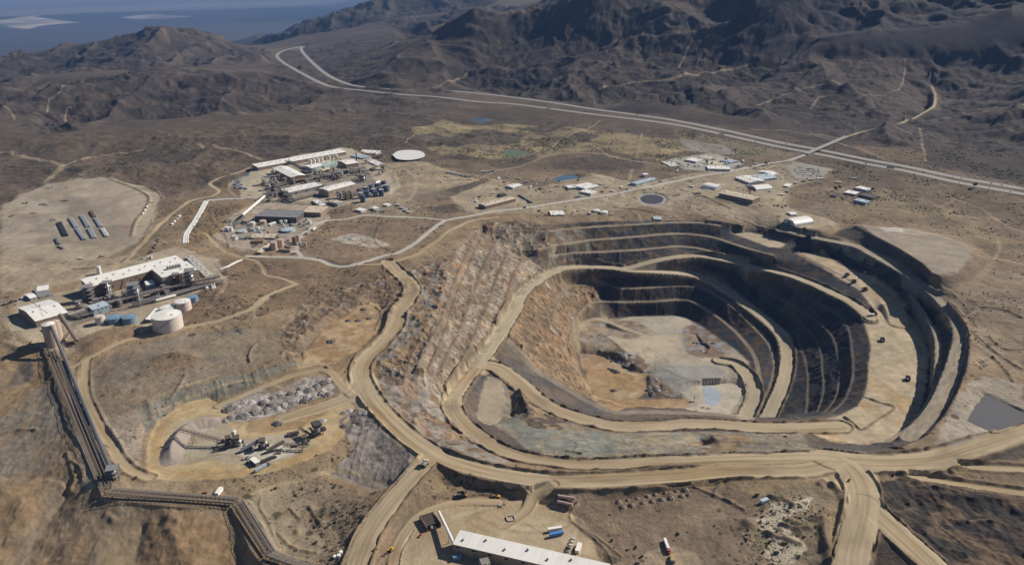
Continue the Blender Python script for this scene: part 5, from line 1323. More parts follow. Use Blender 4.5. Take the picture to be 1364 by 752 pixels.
def rack(name, label, pts, w=4.0, h=6.0, m=BROWNST, pipes=5, group=None, cat='pipe rack'):
    w *= 1.35
    """elevated pipe rack along pixel points given at deck height"""
    line = [at(px, py, h) for px, py in pts]
    base = Vector((line[0].x, line[0].y, line[0].z - h))
    t = thing(name, label, cat, base, 0, group)
    fr = MB()
    pp = [MB() for _ in range(pipes)]
    for a, b in zip(line[:-1], line[1:]):
        A, Bv = a - base, b - base; d = Bv - A; side = Vector((-d.y, d.x, 0)).normalized(); L = d.length
        n = max(2, int(L / 8))
        for s_ in (-1, 1): fr.bar(A + side * s_ * w / 2, Bv + side * s_ * w / 2, .8, 1.3); fr.bar(A + side * s_ * w / 2 + Vector((0, 0, 2.4)), Bv + side * s_ * w / 2 + Vector((0, 0, 2.4)), .7)
        for k in range(n + 1):
            p = A + d * k / n
            gz = float(H(p.x + base.x, p.y + base.y)) - base.z
            for s_ in (-1, 1): fr.bar(p + side * s_ * w / 2 + Vector((0, 0, 2)), Vector((p.x, p.y, gz - .5)) + side * s_ * w / 2, .4)
            fr.bar(p - side * w / 2, p + side * w / 2, .3)
        fr.bar(A - Vector((0, 0, .5)), Bv - Vector((0, 0, .5)), w * .9, .2)
        for k in range(pipes):
            off = side * (-w / 2 + (k + .5) * w / pipes)
            pp[k].tube([A + off + Vector((0, 0, .5)), Bv + off + Vector((0, 0, .5))], .3 + .14 * (k % 3))
    fr.build("frame", m, t)
    for k, p in enumerate(pp): p.build("pipe", [SILV, STEEL, RUST, WHITET, SILV][k % 5], t)
    return t
def tower(name, label, px, py, w, h, floors=4, m=RUST, fill=None, group=None, cat='process tower', rz=0.3):
    a = hit(px, py)
    t = thing(name, label, cat, a, rz, group)
    fr = MB()
    for sx in (-1, 1):
        for sy in (-1, 1): fr.bar((sx * w / 2, sy * w / 2, -1), (sx * w / 2, sy * w / 2, h), .35)
    for k in range(1, floors + 1):
        z = h * k / floors; z0 = h * (k - 1) / floors
        for s_ in (-1, 1):
            fr.bar((-w / 2, s_ * w / 2, z), (w / 2, s_ * w / 2, z), .3); fr.bar((s_ * w / 2, -w / 2, z), (s_ * w / 2, w / 2, z), .3)
            fr.bar((-w / 2, s_ * w / 2, z0), (w / 2, s_ * w / 2, z), .2); fr.bar((s_ * w / 2, -w / 2, z0), (s_ * w / 2, w / 2, z), .2)
    fr.build("frame", m, t)
    for k in range(1, floors + 1):
        MB().box((0, 0, h * k / floors), (w * .96, w * .96, .15)).build("deck", STEEL, t)
    v = MB(); v.cyl((w * .1, -w * .05, .2), w * .26, h * .62, n=14); v.cyl((w * .1, -w * .05, .2 + h * .62), w * .26, w * .2, w * .08, n=14); v.build("vessel", fill or SILV, t)
    return t
def stack(name, label, px, py, h, r, m=SILV, cat='chimney'):
    a = hit(px, py)
    t = thing(name, label, cat, a)
    MB().cyl((0, 0, -1), r * 1.25, h + 1, r, n=14).build("pipe", m, t, True)
    g = MB(); g.cyl((0, 0, h * .7), r * 2.2, .25, n=14); g.cyl((0, 0, h - .1), r * 1.2, .4, n=14); g.build("platform", STEEL, t)
    return t
# ---- vehicles ------------------------------------------------------------------------------------------------
CARM = {}
def car_mesh(col, kind='car'):
    k = (col, kind)
    if k in CARM: return CARM[k]
    b = MB()
    L = {'car': 4.6, 'pickup': 5.8, 'van': 5.6}[kind]
    b.prism([(-.95, .35), (.95, .35), (.95, .85), (.85, 1.0), (-.85, 1.0), (-.95, .85)], -L / 2, L / 2)
    if kind == 'car':
        b.add([(-1.5, -.85, 1.0), (1.1, -.85, 1.0), (1.1, .85, 1.0), (-1.5, .85, 1.0), (-1.0, -.7, 1.5), (.4, -.7, 1.5), (.4, .7, 1.5), (-1.0, .7, 1.5)], [(0, 1, 5, 4), (1, 2, 6, 5), (2, 3, 7, 6), (3, 0, 4, 7)], 1)
        b.box((-.3, 0, 1.52), (1.4, 1.4, .08))
    elif kind == 'pickup':
        b.add([(-.3, -.85, 1.0), (1.6, -.85, 1.0), (1.6, .85, 1.0), (-.3, .85, 1.0), (-.2, -.72, 1.75), (1.0, -.72, 1.75), (1.0, .72, 1.75), (-.2, .72, 1.75)], [(0, 1, 5, 4), (1, 2, 6, 5), (2, 3, 7, 6), (3, 0, 4, 7)], 1)
        b.box((.4, 0, 1.78), (1.2, 1.44, .08))
        b.box((-1.6, 0, 1.02), (2.2, 1.5, .1), mi=2)
        for s_ in (-1, 1): b.box((-1.6, s_ * .88, 1.15), (2.5, .12, .4))
    else:
        b.box((-.5, 0, 1.55), (4.4, 1.8, 1.1)); b.box((1.9, 0, 1.35), (.6, 1.7, .6), mi=1)
    for x in (-L * .3, L * .3):
        for s_ in (-1, 1): b.cyl((x, s_ * .95 - .12, .36), .36, .24, n=10, mi=2, axis=(0, 1, 0))
    me = b.build("car", [mat("car paint %d" % len(CARM), col, .35, dirt=.12), GLASS, RUB])
    mesh = me.data; bpy.data.objects.remove(me)
    CARM[k] = mesh
    return mesh
CARCOL = [(.62, .62, .6), (.68, .67, .64), (.05, .05, .055), (.2, .21, .22), (.3, .05, .04), (.09, .13, .22), (.42, .4, .36), (.7, .7, .7)]
CARNAME = ['white', 'white', 'black', 'grey', 'red', 'blue', 'tan', 'white']
def car(px, py, rz, label, group=None, col=None, kind='car', world=None):
    c = col if col is not None else rnd.randrange(len(CARCOL))
    p = world or hit(px, py)
    o = bpy.data.objects.new("parked_car" if kind == 'car' else ("pickup_truck" if kind == 'pickup' else "van"), car_mesh(CARCOL[c], kind))
    COL.objects.link(o); o.location = p; o.rotation_euler = (0, 0, rz)
    return tag(o, label.replace('{c}', CARNAME[c]), kind if kind != 'pickup' else 'pickup', group)
def make_haul_truck(label, bedm=DARK, cabm=YEL, loaded=None):
    t = thing("haul_truck", label, "haul truck", (0, 0, 0))
    MB().box((-.2, 0, 1.9), (9.2, 2.6, .9)).build("chassis", DARK, t)
    b = MB()
    b.add([(-5.2, -2.9, 3.4), (1.6, -2.9, 2.7), (1.6, 2.9, 2.7), (-5.2, 2.9, 3.4), (-5.6, -3.1, 4.6), (2.2, -3.1, 5.0), (2.2, 3.1, 5.0), (-5.6, 3.1, 4.6)], [(0, 3, 2, 1), (0, 1, 5, 4), (3, 7, 6, 2), (1, 2, 6, 5)])
    b.add([(-5.1, -2.8, 3.6), (1.5, -2.8, 2.95), (1.5, 2.8, 2.95), (-5.1, 2.8, 3.6), (-5.5, -3.0, 4.6), (2.05, -3.0, 5.0), (2.05, 3.0, 5.0), (-5.5, 3.0, 4.6)], [(0, 1, 2, 3), (0, 4, 5, 1), (3, 2, 6, 7), (1, 5, 6, 2)])
    b.box((3.6, 0, 5.05), (3.4, 5.6, .25))
    bed = b.build("dump_bed", bedm, t)
    if loaded:
        lo = MB(); n = 12
        for i in range(n):
            for j in range(8):
                pass
        vs = []
        for i in range(9):
            for j in range(7):
                x, y = -5 + i * .8, -2.7 + j * .9
                vs.append((x, y, 4.1 + 1.3 * math.exp(-((x + 1.8) / 2.4) ** 2 - (y / 2) ** 2) + rnd.uniform(-.15, .15)))
        lo.add(vs, [(i * 7 + j, (i + 1) * 7 + j, (i + 1) * 7 + j + 1, i * 7 + j + 1) for i in range(8) for j in range(6)])
        lo.build("ore_load", loaded, bed)
    c = MB(); c.box((3.5, 1.2, 3.4), (2.0, 2.2, 2.0)); c.box((4.2, 0, 2.4), (1.6, 4.6, 1.4)); c.build("cab", cabm, t)
    MB().box((4.55, 1.2, 3.7), (.12, 1.9, .9)).build("windscreen", GLASS, t)
    for x, ys in ((3.2, (-2.4, 2.4)), (-2.9, (-2.5, -1.4, 1.4, 2.5))):
        for y in ys: MB().cyl((x, y - .45, 1.4), 1.4, .9, n=18, axis=(0, 1, 0)).build("wheel", RUB, t)
    return t
def make_loader(label):
    t = thing("wheel_loader", label, "loader", (0, 0, 0))
    b = MB(); b.box((-2.2, 0, 2.1), (4.2, 2.6, 1.5)); b.box((1.4, 0, 1.7), (2.6, 1.8, .9)); b.build("body", YEL, t)
    MB().box((-.4, 0, 3.5), (1.9, 1.8, 1.6)).build("cab", GLASS, t)
    a = MB()
    for s_ in (-.7, .7): a.bar((1.2, s_, 2.2), (4.4, s_, 1.0), .35, .5)
    a.build("lift_arm", YEL, t)
    MB().prism([(-1.9, .1), (1.9, .1), (1.9, 1.7), (-1.9, 1.7)], 4.4, 5.8).build("bucket", DARK, t)
    for x in (-2.6, 1.9):
        for y in (-1.5, 1.5): MB().cyl((x, y - .4, 1.1), 1.1, .8, n=16, axis=(0, 1, 0)).build("wheel", RUB, t)
    return t
def make_excavator(label):
    t = thing("excavator", label, "excavator", (0, 0, 0))
    for s_ in (-1.4, 1.4): MB().prism([(s_ - .4, 0), (s_ + .4, 0), (s_ + .4, 1.0), (s_ - .4, 1.0)], -2.4, 2.4).build("track", DARK, t)
    b = MB(); b.box((-.6, 0, 2.0), (4.2, 2.9, 1.6)); b.build("body", YEL, t)
    MB().box((1.0, .9, 3.2), (1.6, 1.1, 1.6)).build("cab", GLASS, t)
    bo = MB(); bo.bar((1.2, -.3, 2.2), (5.0, -.3, 5.4), .55, .8); bo.bar((5.0, -.3, 5.4), (7.4, -.3, 2.2), .45, .6)
    bm_ = bo.build("boom", YEL, t)
    MB().box((7.3, -.3, 1.4), (1.2, 1.4, 1.3)).build("bucket", DARK, bm_)
    return t
def semi(label, px, py, rz, boxm=WHITET, cabm=DBLUE, group=None, loc=None):
    p = loc or hit(px, py)
    t = thing("semi_truck", label, "truck", p, rz, group)
    MB().box((-2.5, 0, 2.5), (14.5, 2.6, 2.8)).build("trailer", boxm, t)
    c = MB(); c.box((6.6, 0, 2.0), (2.4, 2.5, 2.6)); c.box((8.4, 0, 1.35), (1.5, 2.2, 1.3)); c.build("cab", cabm, t)
    for x in (-8.5, -7.2, 5.4, 6.6, 8.6):
        w = MB(); w.cyl((x, -1.3, .55), .55, 2.6, n=10, axis=(0, 1, 0)); w.build("wheel", RUB, t)
    return t
def trailer(name, label, px, py, rz, L=12.0, w=2.7, h=3.0, m=WHITET, group=None, cat='trailer', roofm=None, world=None, wheels=True):
    p = world or hit(px, py)
    t = thing(name, label, cat, p, rz, group)
    lift = 1.0 if wheels else .1
    MB().box((0, 0, lift + h / 2), (L, w, h)).build("body", m, t)
    MB().box((0, 0, lift + h + .08), (L + .2, w + .2, .16)).build("roof", roofm or m, t)
    MB().box((L / 2 + .05, 0, lift + h * .48), (.12, w * .85, h * .85)).build("door", STEEL, t)
    if wheels:
        for x in (-L * .38, -L * .28):
            MB().cyl((x, -w / 2, .5), .5, w, n=10, axis=(0, 1, 0)).build("wheel", RUB, t)
        MB().box((L * .35, 0, .5), (.3, w * .6, 1.0)).build("landing_leg", DARK, t)
    return t
def tanker(name, label, px, py, rz, L=12.0, r=1.35, m=PINKT, group=None):
    p = hit(px, py)
    t = thing(name, label, 'tank trailer', p, rz, group)
    b = MB(); b.cyl((-L / 2, 0, r + 1.0), r, L, n=16, axis=(1, 0, 0)); b.build("tank", m, t, False)
    MB().box((0, 0, .95), (L * .9, 1.6, .3)).build("chassis", DARK, t)
    for x in (-L * .38, -L * .27, L * .3): MB().cyl((x, -1.25, .55), .55, 2.5, n=10, axis=(0, 1, 0)).build("wheel", RUB, t)
    return t
# ---- plants and rock -----------------------------------------------------------------------------------------------
def leaf_blob(mb, c, rx, rz_, n, size, rr, mi=0):
    for _ in range(n):
        while True:
            d = Vector((rr.uniform(-1, 1), rr.uniform(-1, 1), rr.uniform(-1, 1)))
            if .25 < d.length < 1: break
        p = Vector(c) + Vector((d.x * rx, d.y * rx, d.z * rz_))
        a = Vector((rr.gauss(0, 1), rr.gauss(0, 1), rr.gauss(0, 1))).normalized(); b = a.orthogonal().normalized()
        s_ = size * rr.uniform(.6, 1.3)
        mb.add([p - a * s_ - b * s_ * .5, p + a * s_ - b * s_ * .6, p + a * s_ * .7 + b * s_ * .6, p - a * s_ * .8 + b * s_ * .5], [(0, 1, 2, 3)], mi)
def make_tree(label, rr, h=7.0):
    t = thing("tree", label, "tree", (0, 0, 0))
    tr = MB(); tr.cyl((0, 0, -.5), .35, h * .5, .18, n=8)
    for k in range(5):
        w = k * 1.3; tr.bar((0, 0, h * .3 + .3 * k), (h * .25 * math.cos(w), h * .25 * math.sin(w), h * .62), .16)
    tr.build("trunk", BARK, t)
    cr = MB()
    for k in range(9):
        w = rr.uniform(0, 6.28); d = rr.uniform(.1, .33) * h
        leaf_blob(cr, (d * math.cos(w), d * math.sin(w), h * rr.uniform(.45, .85)), h * .2, h * .16, 60, h * .05, rr)
    cr.build("crown", LEAF, t)
    return t
def shrub_mesh(rr, n=26, m=SHRUB):
    b = MB()
    for k in range(4):
        w = rr.uniform(0, 6.28)
        leaf_blob(b, (.5 * math.cos(w), .5 * math.sin(w), rr.uniform(.4, .75)), .65, .5, n, .22, rr)
    o = b.build("desert_shrub", m); me = o.data; bpy.data.objects.remove(o)
    return me
def rock_mesh(rr, m, lumps=14, spread=1.0):
    b = MB()
    for k in range(lumps):
        d = abs(rr.gauss(0, .42)) * spread; w = rr.uniform(0, 6.28)
        z = max(0, .38 * (1 - d)); s_ = rr.uniform(.10, .26)
        bmm = bmesh.new(); bmesh.ops.create_icosphere(bmm, subdivisions=1, radius=s_)
        for v in bmm.verts: v.co = Vector((v.co.x * rr.uniform(.7, 1.3), v.co.y * rr.uniform(.7, 1.3), v.co.z * rr.uniform(.6, 1.1))) + Vector((d * math.cos(w), d * math.sin(w), z))
        vs = [tuple(v.co) for v in bmm.verts]; fs = [[v.index for v in f.verts] for f in bmm.faces]; bmm.free()
        b.add(vs, fs)
    n = 16
    vs = [(0, 0, .42)] + [(r * math.cos(2 * math.pi * i / n) * rr.uniform(.9, 1.1), r * math.sin(2 * math.pi * i / n) * rr.uniform(.9, 1.1), z) for r, z in ((.5, .28), (1.0, -.08)) for i in range(n)]
    b.add(vs, [(0, 1 + i, 1 + (i + 1) % n) for i in range(n)] + [(1 + i, 1 + n + i, 1 + n + (i + 1) % n, 1 + (i + 1) % n) for i in range(n)])
    o = b.build("rock_heap", m); me = o.data; bpy.data.objects.remove(o)
    return me
def hd(p0, p1):
    a, b = hit(*p0), hit(*p1)
    return math.atan2(b[1] - a[1], b[0] - a[0])
# ------------------------------------------------------------------ highway, overpass
def strip(name, pts, offs, mats_, lift=0.35):
    line, s = spline(pts, step=22.0)
    b = MB()
    d = np.gradient(line[:, :2], axis=0); d /= np.linalg.norm(d, axis=1)[:, None]
    nrm = np.stack([-d[:, 1], d[:, 0]], 1)
    gz = [max(float(H(line[k, 0] + nrm[k, 0] * o, line[k, 1] + nrm[k, 1] * o)) for o in (-12, -6, 0, 6, 12)) + .2 for k in range(len(line))]
    for o0, o1, mi, dz in offs:
        vs = []
        for k in range(len(line)):
            for o in (o0, o1):
                x, y = line[k, 0] + nrm[k, 0] * o, line[k, 1] + nrm[k, 1] * o
                vs.append((x, y, gz[k] + lift + dz))
        b.add(vs, [(2 * k, 2 * k + 1, 2 * k + 3, 2 * k + 2) for k in range(len(line) - 1)], mi)
    o = b.build(name, mats_)
    o["kind"] = "structure"
    return line
HW1 = strip("highway", pix(HWY_N), [(-8, 8, 0, 0), (-12, -8, 1, -.04), (8, 12, 1, -.04), (-6.9, -6.6, 2, .02), (6.6, 6.9, 2, .02), (-.15, .15, 2, .02)], [ASPH, SHLD, LINE])
HW2 = strip("highway", pix(HWY_S), [(-8, 8, 0, 0), (-12, -8, 1, -.04), (8, 12, 1, -.04), (-6.9, -6.6, 2, .02), (6.6, 6.9, 2, .02), (-.15, .15, 2, .02)], [ASPH, SHLD, LINE])
def overpass():
    line, s = spline(pix(OVP[:4]) , step=6)
    a, b = Vector(line[0]), Vector(line[-1])
    a = Vector(P(1074, 204.5, 29.5)); b = Vector(P(1128, 181.5, 31.5))
    base = Vector((a.x, a.y, float(H(a.x, a.y))))
    t = thing("overpass", "pale concrete road bridge crossing over both highway carriageways", "bridge", base)
    A, B_ = a - base, b - base; d = B_ - A; side = Vector((-d.y, d.x, 0)).normalized(); up = Vector((0, 0, 1))
    MB().bar(A - up * .4, B_ - up * .4, 12, 1.2).build("deck", CONC, t)
    MB().bar(A + up * .24, B_ + up * .24, 10.4, .06).build("road_surface", ASPH, t)
    for s_ in (-1, 1): MB().bar(A + side * s_ * 5.8 + up * .7, B_ + side * s_ * 5.8 + up * .7, .35, 1.0).build("railing", CONC, t)
    for f in (.12, .3, .5, .7, .88):
        p = A + d * f; g = float(H(p.x + base.x, p.y + base.y)) - base.z
        if p.z - g > 1.5: MB().box((p.x, p.y, (p.z + g) / 2 - .6), (1.2, 9, p.z - g + .6), rz=math.atan2(d.y, d.x)).build("pier", CONC, t)
overpass()
# ------------------------------------------------------------------ ponds
def pond(name, key, m, label, lift=.6, scale=1.0, kind=None):
    pp, z = PONDS[key]
    c = np.mean(pp, 0)
    w = [P(c[0] + (p[0] - c[0]) * scale, c[1] + (p[1] - c[1]) * scale, z - 2.5 + lift) for p in pp]
    line, s = spline(w + w[:1], step=4)
    b = MB(); b.add([(p[0], p[1], p[2]) for p in line[:-1]], [tuple(range(len(line) - 1))])
    o = b.build(name, m)
    if kind: o["kind"] = kind
    else: tag(o, label, 'pond')
    return o
def water(name, col, rough=.08):
    m, nt, b = nodes(name)
    b.inputs["Base Color"].default_value = col + (1,); b.inputs["Roughness"].default_value = rough
    n = nt.nodes.new("ShaderNodeTexNoise"); n.inputs["Scale"].default_value = .5
    bp = nt.nodes.new("ShaderNodeBump"); bp.inputs["Strength"].default_value = .05
    nt.links.new(n.outputs["Fac"], bp.inputs["Height"]); nt.links.new(bp.outputs[0], b.inputs["Normal"])
    return m
pond("lined_pond", 'white', LINER, "round white lined pond beyond the brick coloured chemical plant", 2.0, .98)
pond("water", 'green', water("green water", (.10, .125, .06), .4), "", .6, 1.0, 'structure')
pond("water", 'blue', water("blue water", (.05, .10, .13)), "", .6, 1.0, 'structure')
pond("lined_pond", 'lined', GLIN, "oval grey lined basin holding dark water south of the access road", .5, 1.0)
pond("water", 'lined', water("dark water", (.045, .04, .045), .5), "", .9, .78, 'structure')
pond("settling_pond", 'grey', mat("grey pond mud", (.075, .075, .085), .95, dirt=.15, scale=.03), "flat grey settling pond beside the pit at the right edge", .7, 1.0)
pond("water", 'far', water("far water", (.06, .075, .085)), "", .6, 1.0, 'structure')

# ------------------------------------------------------------------ the mill on the left
t, L, Wd, h = building("mill_building", "long white roofed mill hall with brown walls beside the laydown yard", [(118.7, 379), (246, 346), (240, 338.5)], 22, WHITE, BRNW, 'mono', 3, 7, 0)
for k in range(4):
    o = MB(); o.bar((-L * .3 + k * 14, -Wd / 2 - .6, 1), (-L * .3 + k * 14 + 5, -Wd / 2 - .6, 12), .6); o.build("duct", DARK, t)
t, L, Wd, h = building("mill_building", "taller square mill hall with rusty plant on its white roof", [(216, 370), (264.5, 359), (252, 347)], 21, WHITE, TANW, 'flat', 2, 4, 0)
for k in range(5):
    b = MB(); b.box((-L * .15 + k * 4.6, Wd * .12, h + 2.2), (3.4, 7, 3.6)); b.cyl((-L * .15 + k * 4.6, Wd * .12, h + 4), 1.3, 1.4, n=12); b.build("roof_fan_unit", STEEL, t)
building("narrow_shed", "narrow pale roofed gallery running down beside the taller mill hall", [(276, 369.5), (247, 341), (255, 338.5)], 5, SALT, TANW, 'mono', 0, 3)
t, L, Wd, h = building("workshop", "white roofed workshop with a line of dark roof vents by the ore silos", [(46.3, 423.5), (89.3, 411.6), (74.6, 392)], 15, WHITE, BRNW, 'gable', 2, 4, 0)
for k in range(9):
    MB().box((-L * .08, -Wd * .4 + k * Wd * .1, h + .5), (1.6, 1.5, .9)).build("roof_vent", DARK, t)
building("hut", "small white roofed hut left of two behind the workshop", [(40, 396), (49, 393.5), (46, 387)], 6, WHITE, BLUW, 'gable', 1, 2)
building("hut", "pale cream hut furthest behind the vented workshop", [(49, 386.5), (63, 384.5), (60, 378.5)], 6, WHITE, WHTW, 'gable', 1, 2)
building("hut", "low grey shed between the cream hut and the workshop", [(53, 394), (70, 390), (66, 382)], 4.5, STEEL, BLUW, 'mono', 1, 2)
building("plant_house", "small white cube shaped plant house in front of the taller mill hall", [(195, 380), (206, 378), (200.5, 373.5)], 10, WHITE, BLUW, 'flat', 1, 2)
building("plant_house", "blue grey box building above the pair of blue tanks", [(123, 411), (145, 404.5), (140, 400.5)], 12, BLUER, BLUW, 'mono', 1, 4)
building("shed", "long low shed with sloping white roof left of the biggest tank", [(193.5, 425), (207, 410.5), (213, 412)], 5, WHITE, BRNW, 'mono', 1, 0)
tank("storage_tank", "biggest tank, pinkish white and wide, beside the dirt access road", 221.5, 418.8, 17.6, 21, PINKT, WHITET)
tank("storage_tank", "low white tank standing directly behind the biggest tank", 222.8, 408.5, 8.6, 9, WHITET)
tank("storage_tank", "middle sized pinkish tank right of the biggest tank", 243, 400.5, 9.5, 14, PINKT, WHITET)
tank("storage_tank", "small blue tank at the right end of the tank row", 256.6, 394.7, 6.3, 8, BLUET)
tank("storage_tank", "left one of the two neighbouring blue tanks", 151.5, 421.7, 8.4, 8, BLUET)
tank("storage_tank", "right one of the two neighbouring blue tanks", 171.5, 421, 8.6, 8, BLUET)
tank("storage_tank", "narrow pink tank left of the pair of blue tanks", 132.3, 420.6, 5.6, 12, PINKT)
tank("ore_silo", "tall pale ore silo where the dark covered conveyor starts", 64, 431, 7.4, 34, TANT, WHITET, cat='silo', cone=.3)
tank("ore_silo", "second ore silo half hidden behind the first one", 71.5, 428, 6.4, 31, TANT, TANT, cat='silo', cone=.3)
tank("white_silo", "slim white silo standing alone behind the long mill hall", 130.5, 355, 2.6, 13, WHITET, cat='silo', rails=False, cone=.5)
stack("exhaust_stack", "tall thin exhaust stack in front of the white plant house", 187, 408, 30, 1.0, SILV)
stack("exhaust_stack", "thin pale stack before the left end of the long mill hall", 146, 395, 24, .8, WHITET)
tower("process_tower", "brown steel tower below the taller mill hall corner", 255, 381, 15.0, 29.0, 5, RUST, SILV)
tower("process_tower", "grey process tower halfway along the mill pipe rack", 180, 398, 17.5, 26.1, 4, STEEL, STEEL)
tower("process_tower", "cluttered steel tower at the left end of the long mill hall", 119, 400, 16.2, 24.6, 4, RUST, DARK)
tower("process_tower", "rusty frame tower against the front of the long mill hall", 145, 392, 13.8, 21.8, 3, BROWNST, SILV)
tower("process_tower", "rusty frame on the front wall of the taller mill hall", 236, 383, 10.0, 24.6, 4, mat("orange rust", (.30, .14, .06), .8), RUST)
rack("pipe_rack", "long dark pipe rack running in front of both mill halls", [(92, 419.5), (130, 406.5), (190, 391), (250, 376.5), (292, 367.5)], 6, 8, BROWNST, 5)
rack("pipe_rack", "lower pipe rack between the mill rack and the tanks", [(176, 405), (205, 399.5), (262, 383), (296, 374)], 3.5, 4, STEEL, 4)
rack("pipe_rack", "short pipe rack from the workshop toward the blue grey box", [(88, 422), (108, 420), (124, 416)], 4, 5, STEEL, 4)
vessel("pressure_vessel", "long pale horizontal vessel behind the small blue tank", 221, 399, 30, 2.2, hd((205, 403), (236, 395)), WHITET)
conveyor("covered_conveyor", "dark covered conveyor running down to the transfer tower", at(86, 478, 2.5), at(149, 631, 4), 3.2, 2.4, 'covered', DARK, mat("dark blue sheet", (.055, .065, .085), .5), 9)
conveyor("covered_conveyor", "steep dark conveyor dropping from the top of the ore silo", at(67.5, 434, 33), at(86, 478, 2.5), 3.2, 2.4, 'covered', DARK, mat("dark blue sheet", (.055, .065, .085), .5), 2)
conveyor("cross_conveyor", "brown enclosed conveyor slanting from the workshop to the slope below", at(80, 420, 17), at(103, 455, 3), 5, 3.6, 'covered', BROWNST, BROWNST, 2)
pts = [(62, 462), (76, 500), (96, 550), (119, 606), (139, 655)]
for k, (a, b) in enumerate(zip(pts[:-1], pts[1:])):
    pass
conveyor("overland_conveyor", "brown overland conveyor left of the dark covered one, steepest stretch", at(60, 462, 2), at(139.5, 656, 2), 5.5, 3.0, 'open', BROWNST, None, 12)
conveyor("overland_conveyor", "narrow grey belt running close beside the brown overland conveyor", at(72, 466, 1.5), at(148, 648, 1.5), 3, 2.2, 'open', STEEL, None, 10)
conveyor("overland_conveyor", "level brown overland conveyor past the crusher yard and red pickup", at(141, 657, 3), at(312, 670.5, 2), 5.5, 3.0, 'open', BROWNST, None, 8)
conveyor("overland_conveyor", "narrow grey belt behind the level brown overland conveyor", at(150, 652.5, 2), at(318, 665, 2), 3, 2.2, 'open', STEEL, None, 8)
conveyor("overland_conveyor", "brown overland conveyor descending right of the brown dump lobe", at(314, 671, 3), at(356, 738, 2), 5.5, 3.0, 'open', BROWNST, None, 5)
conveyor("overland_conveyor", "narrow grey belt descending right of the brown dump conveyor", at(322, 668, 2), at(364, 735, 2), 3, 2.2, 'open', STEEL, None, 5)
conveyor("overland_conveyor", "last overland conveyor stretch leaving at the bottom edge", at(357, 739, 3), at(420, 760, 3), 7, 3.4, 'open', STEEL, None, 3)
tower("transfer_tower", "dark transfer tower at the foot of the covered conveyor", 152, 637, 12, 14, 3, BROWNST, STEEL, cat='transfer tower')
for k, (px, py) in enumerate(((363, 738), (378, 744), (391, 749))):
    a = hit(px, py); t = thing("light_pole", "pale pole standing along the last overland conveyor stretch", "pole", a, 0, "poles along the last conveyor stretch")
    MB().cyl((0, 0, -1), .25, 12, .15, n=8).build("post", SILV, t); MB().box((.7, 0, 10.9), (1.6, .3, .2)).build("lamp_head", SILV, t)
# ------------------------------------------------------------------ laydown yard
def pipe_stack(label, p0, p1, w, n, m, label_cat='pipe stack', rows=2, r=.8):
    a, b = Vector(hit(*p0)), Vector(hit(*p1)); c = (a + b) / 2; L = (b - a).length
    t = thing("pipe_stack", label, label_cat, (c.x, c.y, float(H(c.x, c.y))), math.atan2(b.y - a.y, b.x - a.x))
    for row in range(rows):
        for k in range(n - row):
            y = (k - (n - row - 1) / 2) * w / n
            MB().cyl((-L / 2, y, r + .3 + row * r * 1.75), r * .92, L * rnd.uniform(.94, 1), n=10, axis=(1, 0, 0)).build("pipe", m, t)
    for x in (-.35, .35): MB().box((x * L, 0, .12), (.5, w + 1, .3)).build("bearer", RUST, t)
pipe_stack("leftmost stack of black pipes in the laydown yard", (79, 297), (88, 315), 10, 6, BLKP)
pipe_stack("far half of the second pipe stack from the left, grey pipes", (93.5, 291), (102, 304), 9, 5, SILV)
pipe_stack("near half of the second pipe stack from the left, grey pipes", (102.5, 305), (113, 320), 9, 5, SILV)
pipe_stack("far half of the third pipe stack from the left, grey pipes", (109, 288), (118, 303), 10, 5, SILV)
pipe_stack("near half of the third pipe stack from the left, grey pipes", (119, 305), (126, 318), 10, 5, SILV)
pipe_stack("brown rusty pipes at the far end of the rightmost pipe stack", (121, 282), (126, 290), 8, 5, RUST)
pipe_stack("middle grey pipes of the rightmost pipe stack", (127, 291), (135, 303), 9, 5, SILV)
pipe_stack("bright white pipes at the near end of the rightmost pipe stack", (136, 305), (143, 316), 10, 4, WHITET)
pipe_stack("small stack of grey sections below the black pipe stack", (75, 318), (79, 326), 7, 4, STEEL)
pipe_stack("small pale stack of sections nearest the mill in the yard", (78, 328), (86, 332), 6, 4, CONC)
def clutter(name, label, px, py, n, spread, mats_, hmax=2.5, cat='scrap heap'):
    a = hit(px, py); t = thing(name, label, cat, a, rnd.uniform(0, 3))
    for k in range(n):
        x, y = rnd.gauss(0, spread), rnd.gauss(0, spread * .8)
        g = float(H(a[0] + x, a[1] + y)) - a[2]
        b = MB()
        q = k % 3
        hh = rnd.uniform(.8, hmax)
        if q == 0: b.box((x, y, hh / 2), (rnd.uniform(2, 6), rnd.uniform(1.5, 3), hh), rz=rnd.uniform(0, 3))
        elif q == 1: b.cyl((x, y, .8), .7, rnd.uniform(3, 7), n=10, axis=(math.cos(k), math.sin(k), 0))
        else:
            for j in range(4): b.bar((x + j * .8, y, .2 + .25 * j), (x + j * .8 + rnd.uniform(-1, 1), y + rnd.uniform(3, 6), .25 + .25 * j), .35)
        b.build(("crate", "pipe", "beam")[q], mats_[k % len(mats_)], t)
clutter("scrap_heap", "large dark scrap heap in the middle of the laydown yard", 55, 273, 14, 6, [DARK, RUST, STEEL])
clutter("scrap_heap", "small dark scrap heap left of the large yard heap", 33, 271, 8, 4, [DARK, STEEL])
clutter("scrap_heap", "dark machine parts at the top of the yard", 87, 267, 8, 4, [DARK, STEEL, RUST])
clutter("scrap_heap", "dark tangle of steel at the left of the yard", 14, 287.5, 9, 4, [DARK, RUST])
clutter("scrap_heap", "brown heap beside the large yard scrap heap", 45, 284, 7, 3, [RUST, BROWNST])
clutter("scrap_heap", "scattered crates beside the black pipe stack", 72, 293, 8, 3, [STEEL, CONC, DARK])
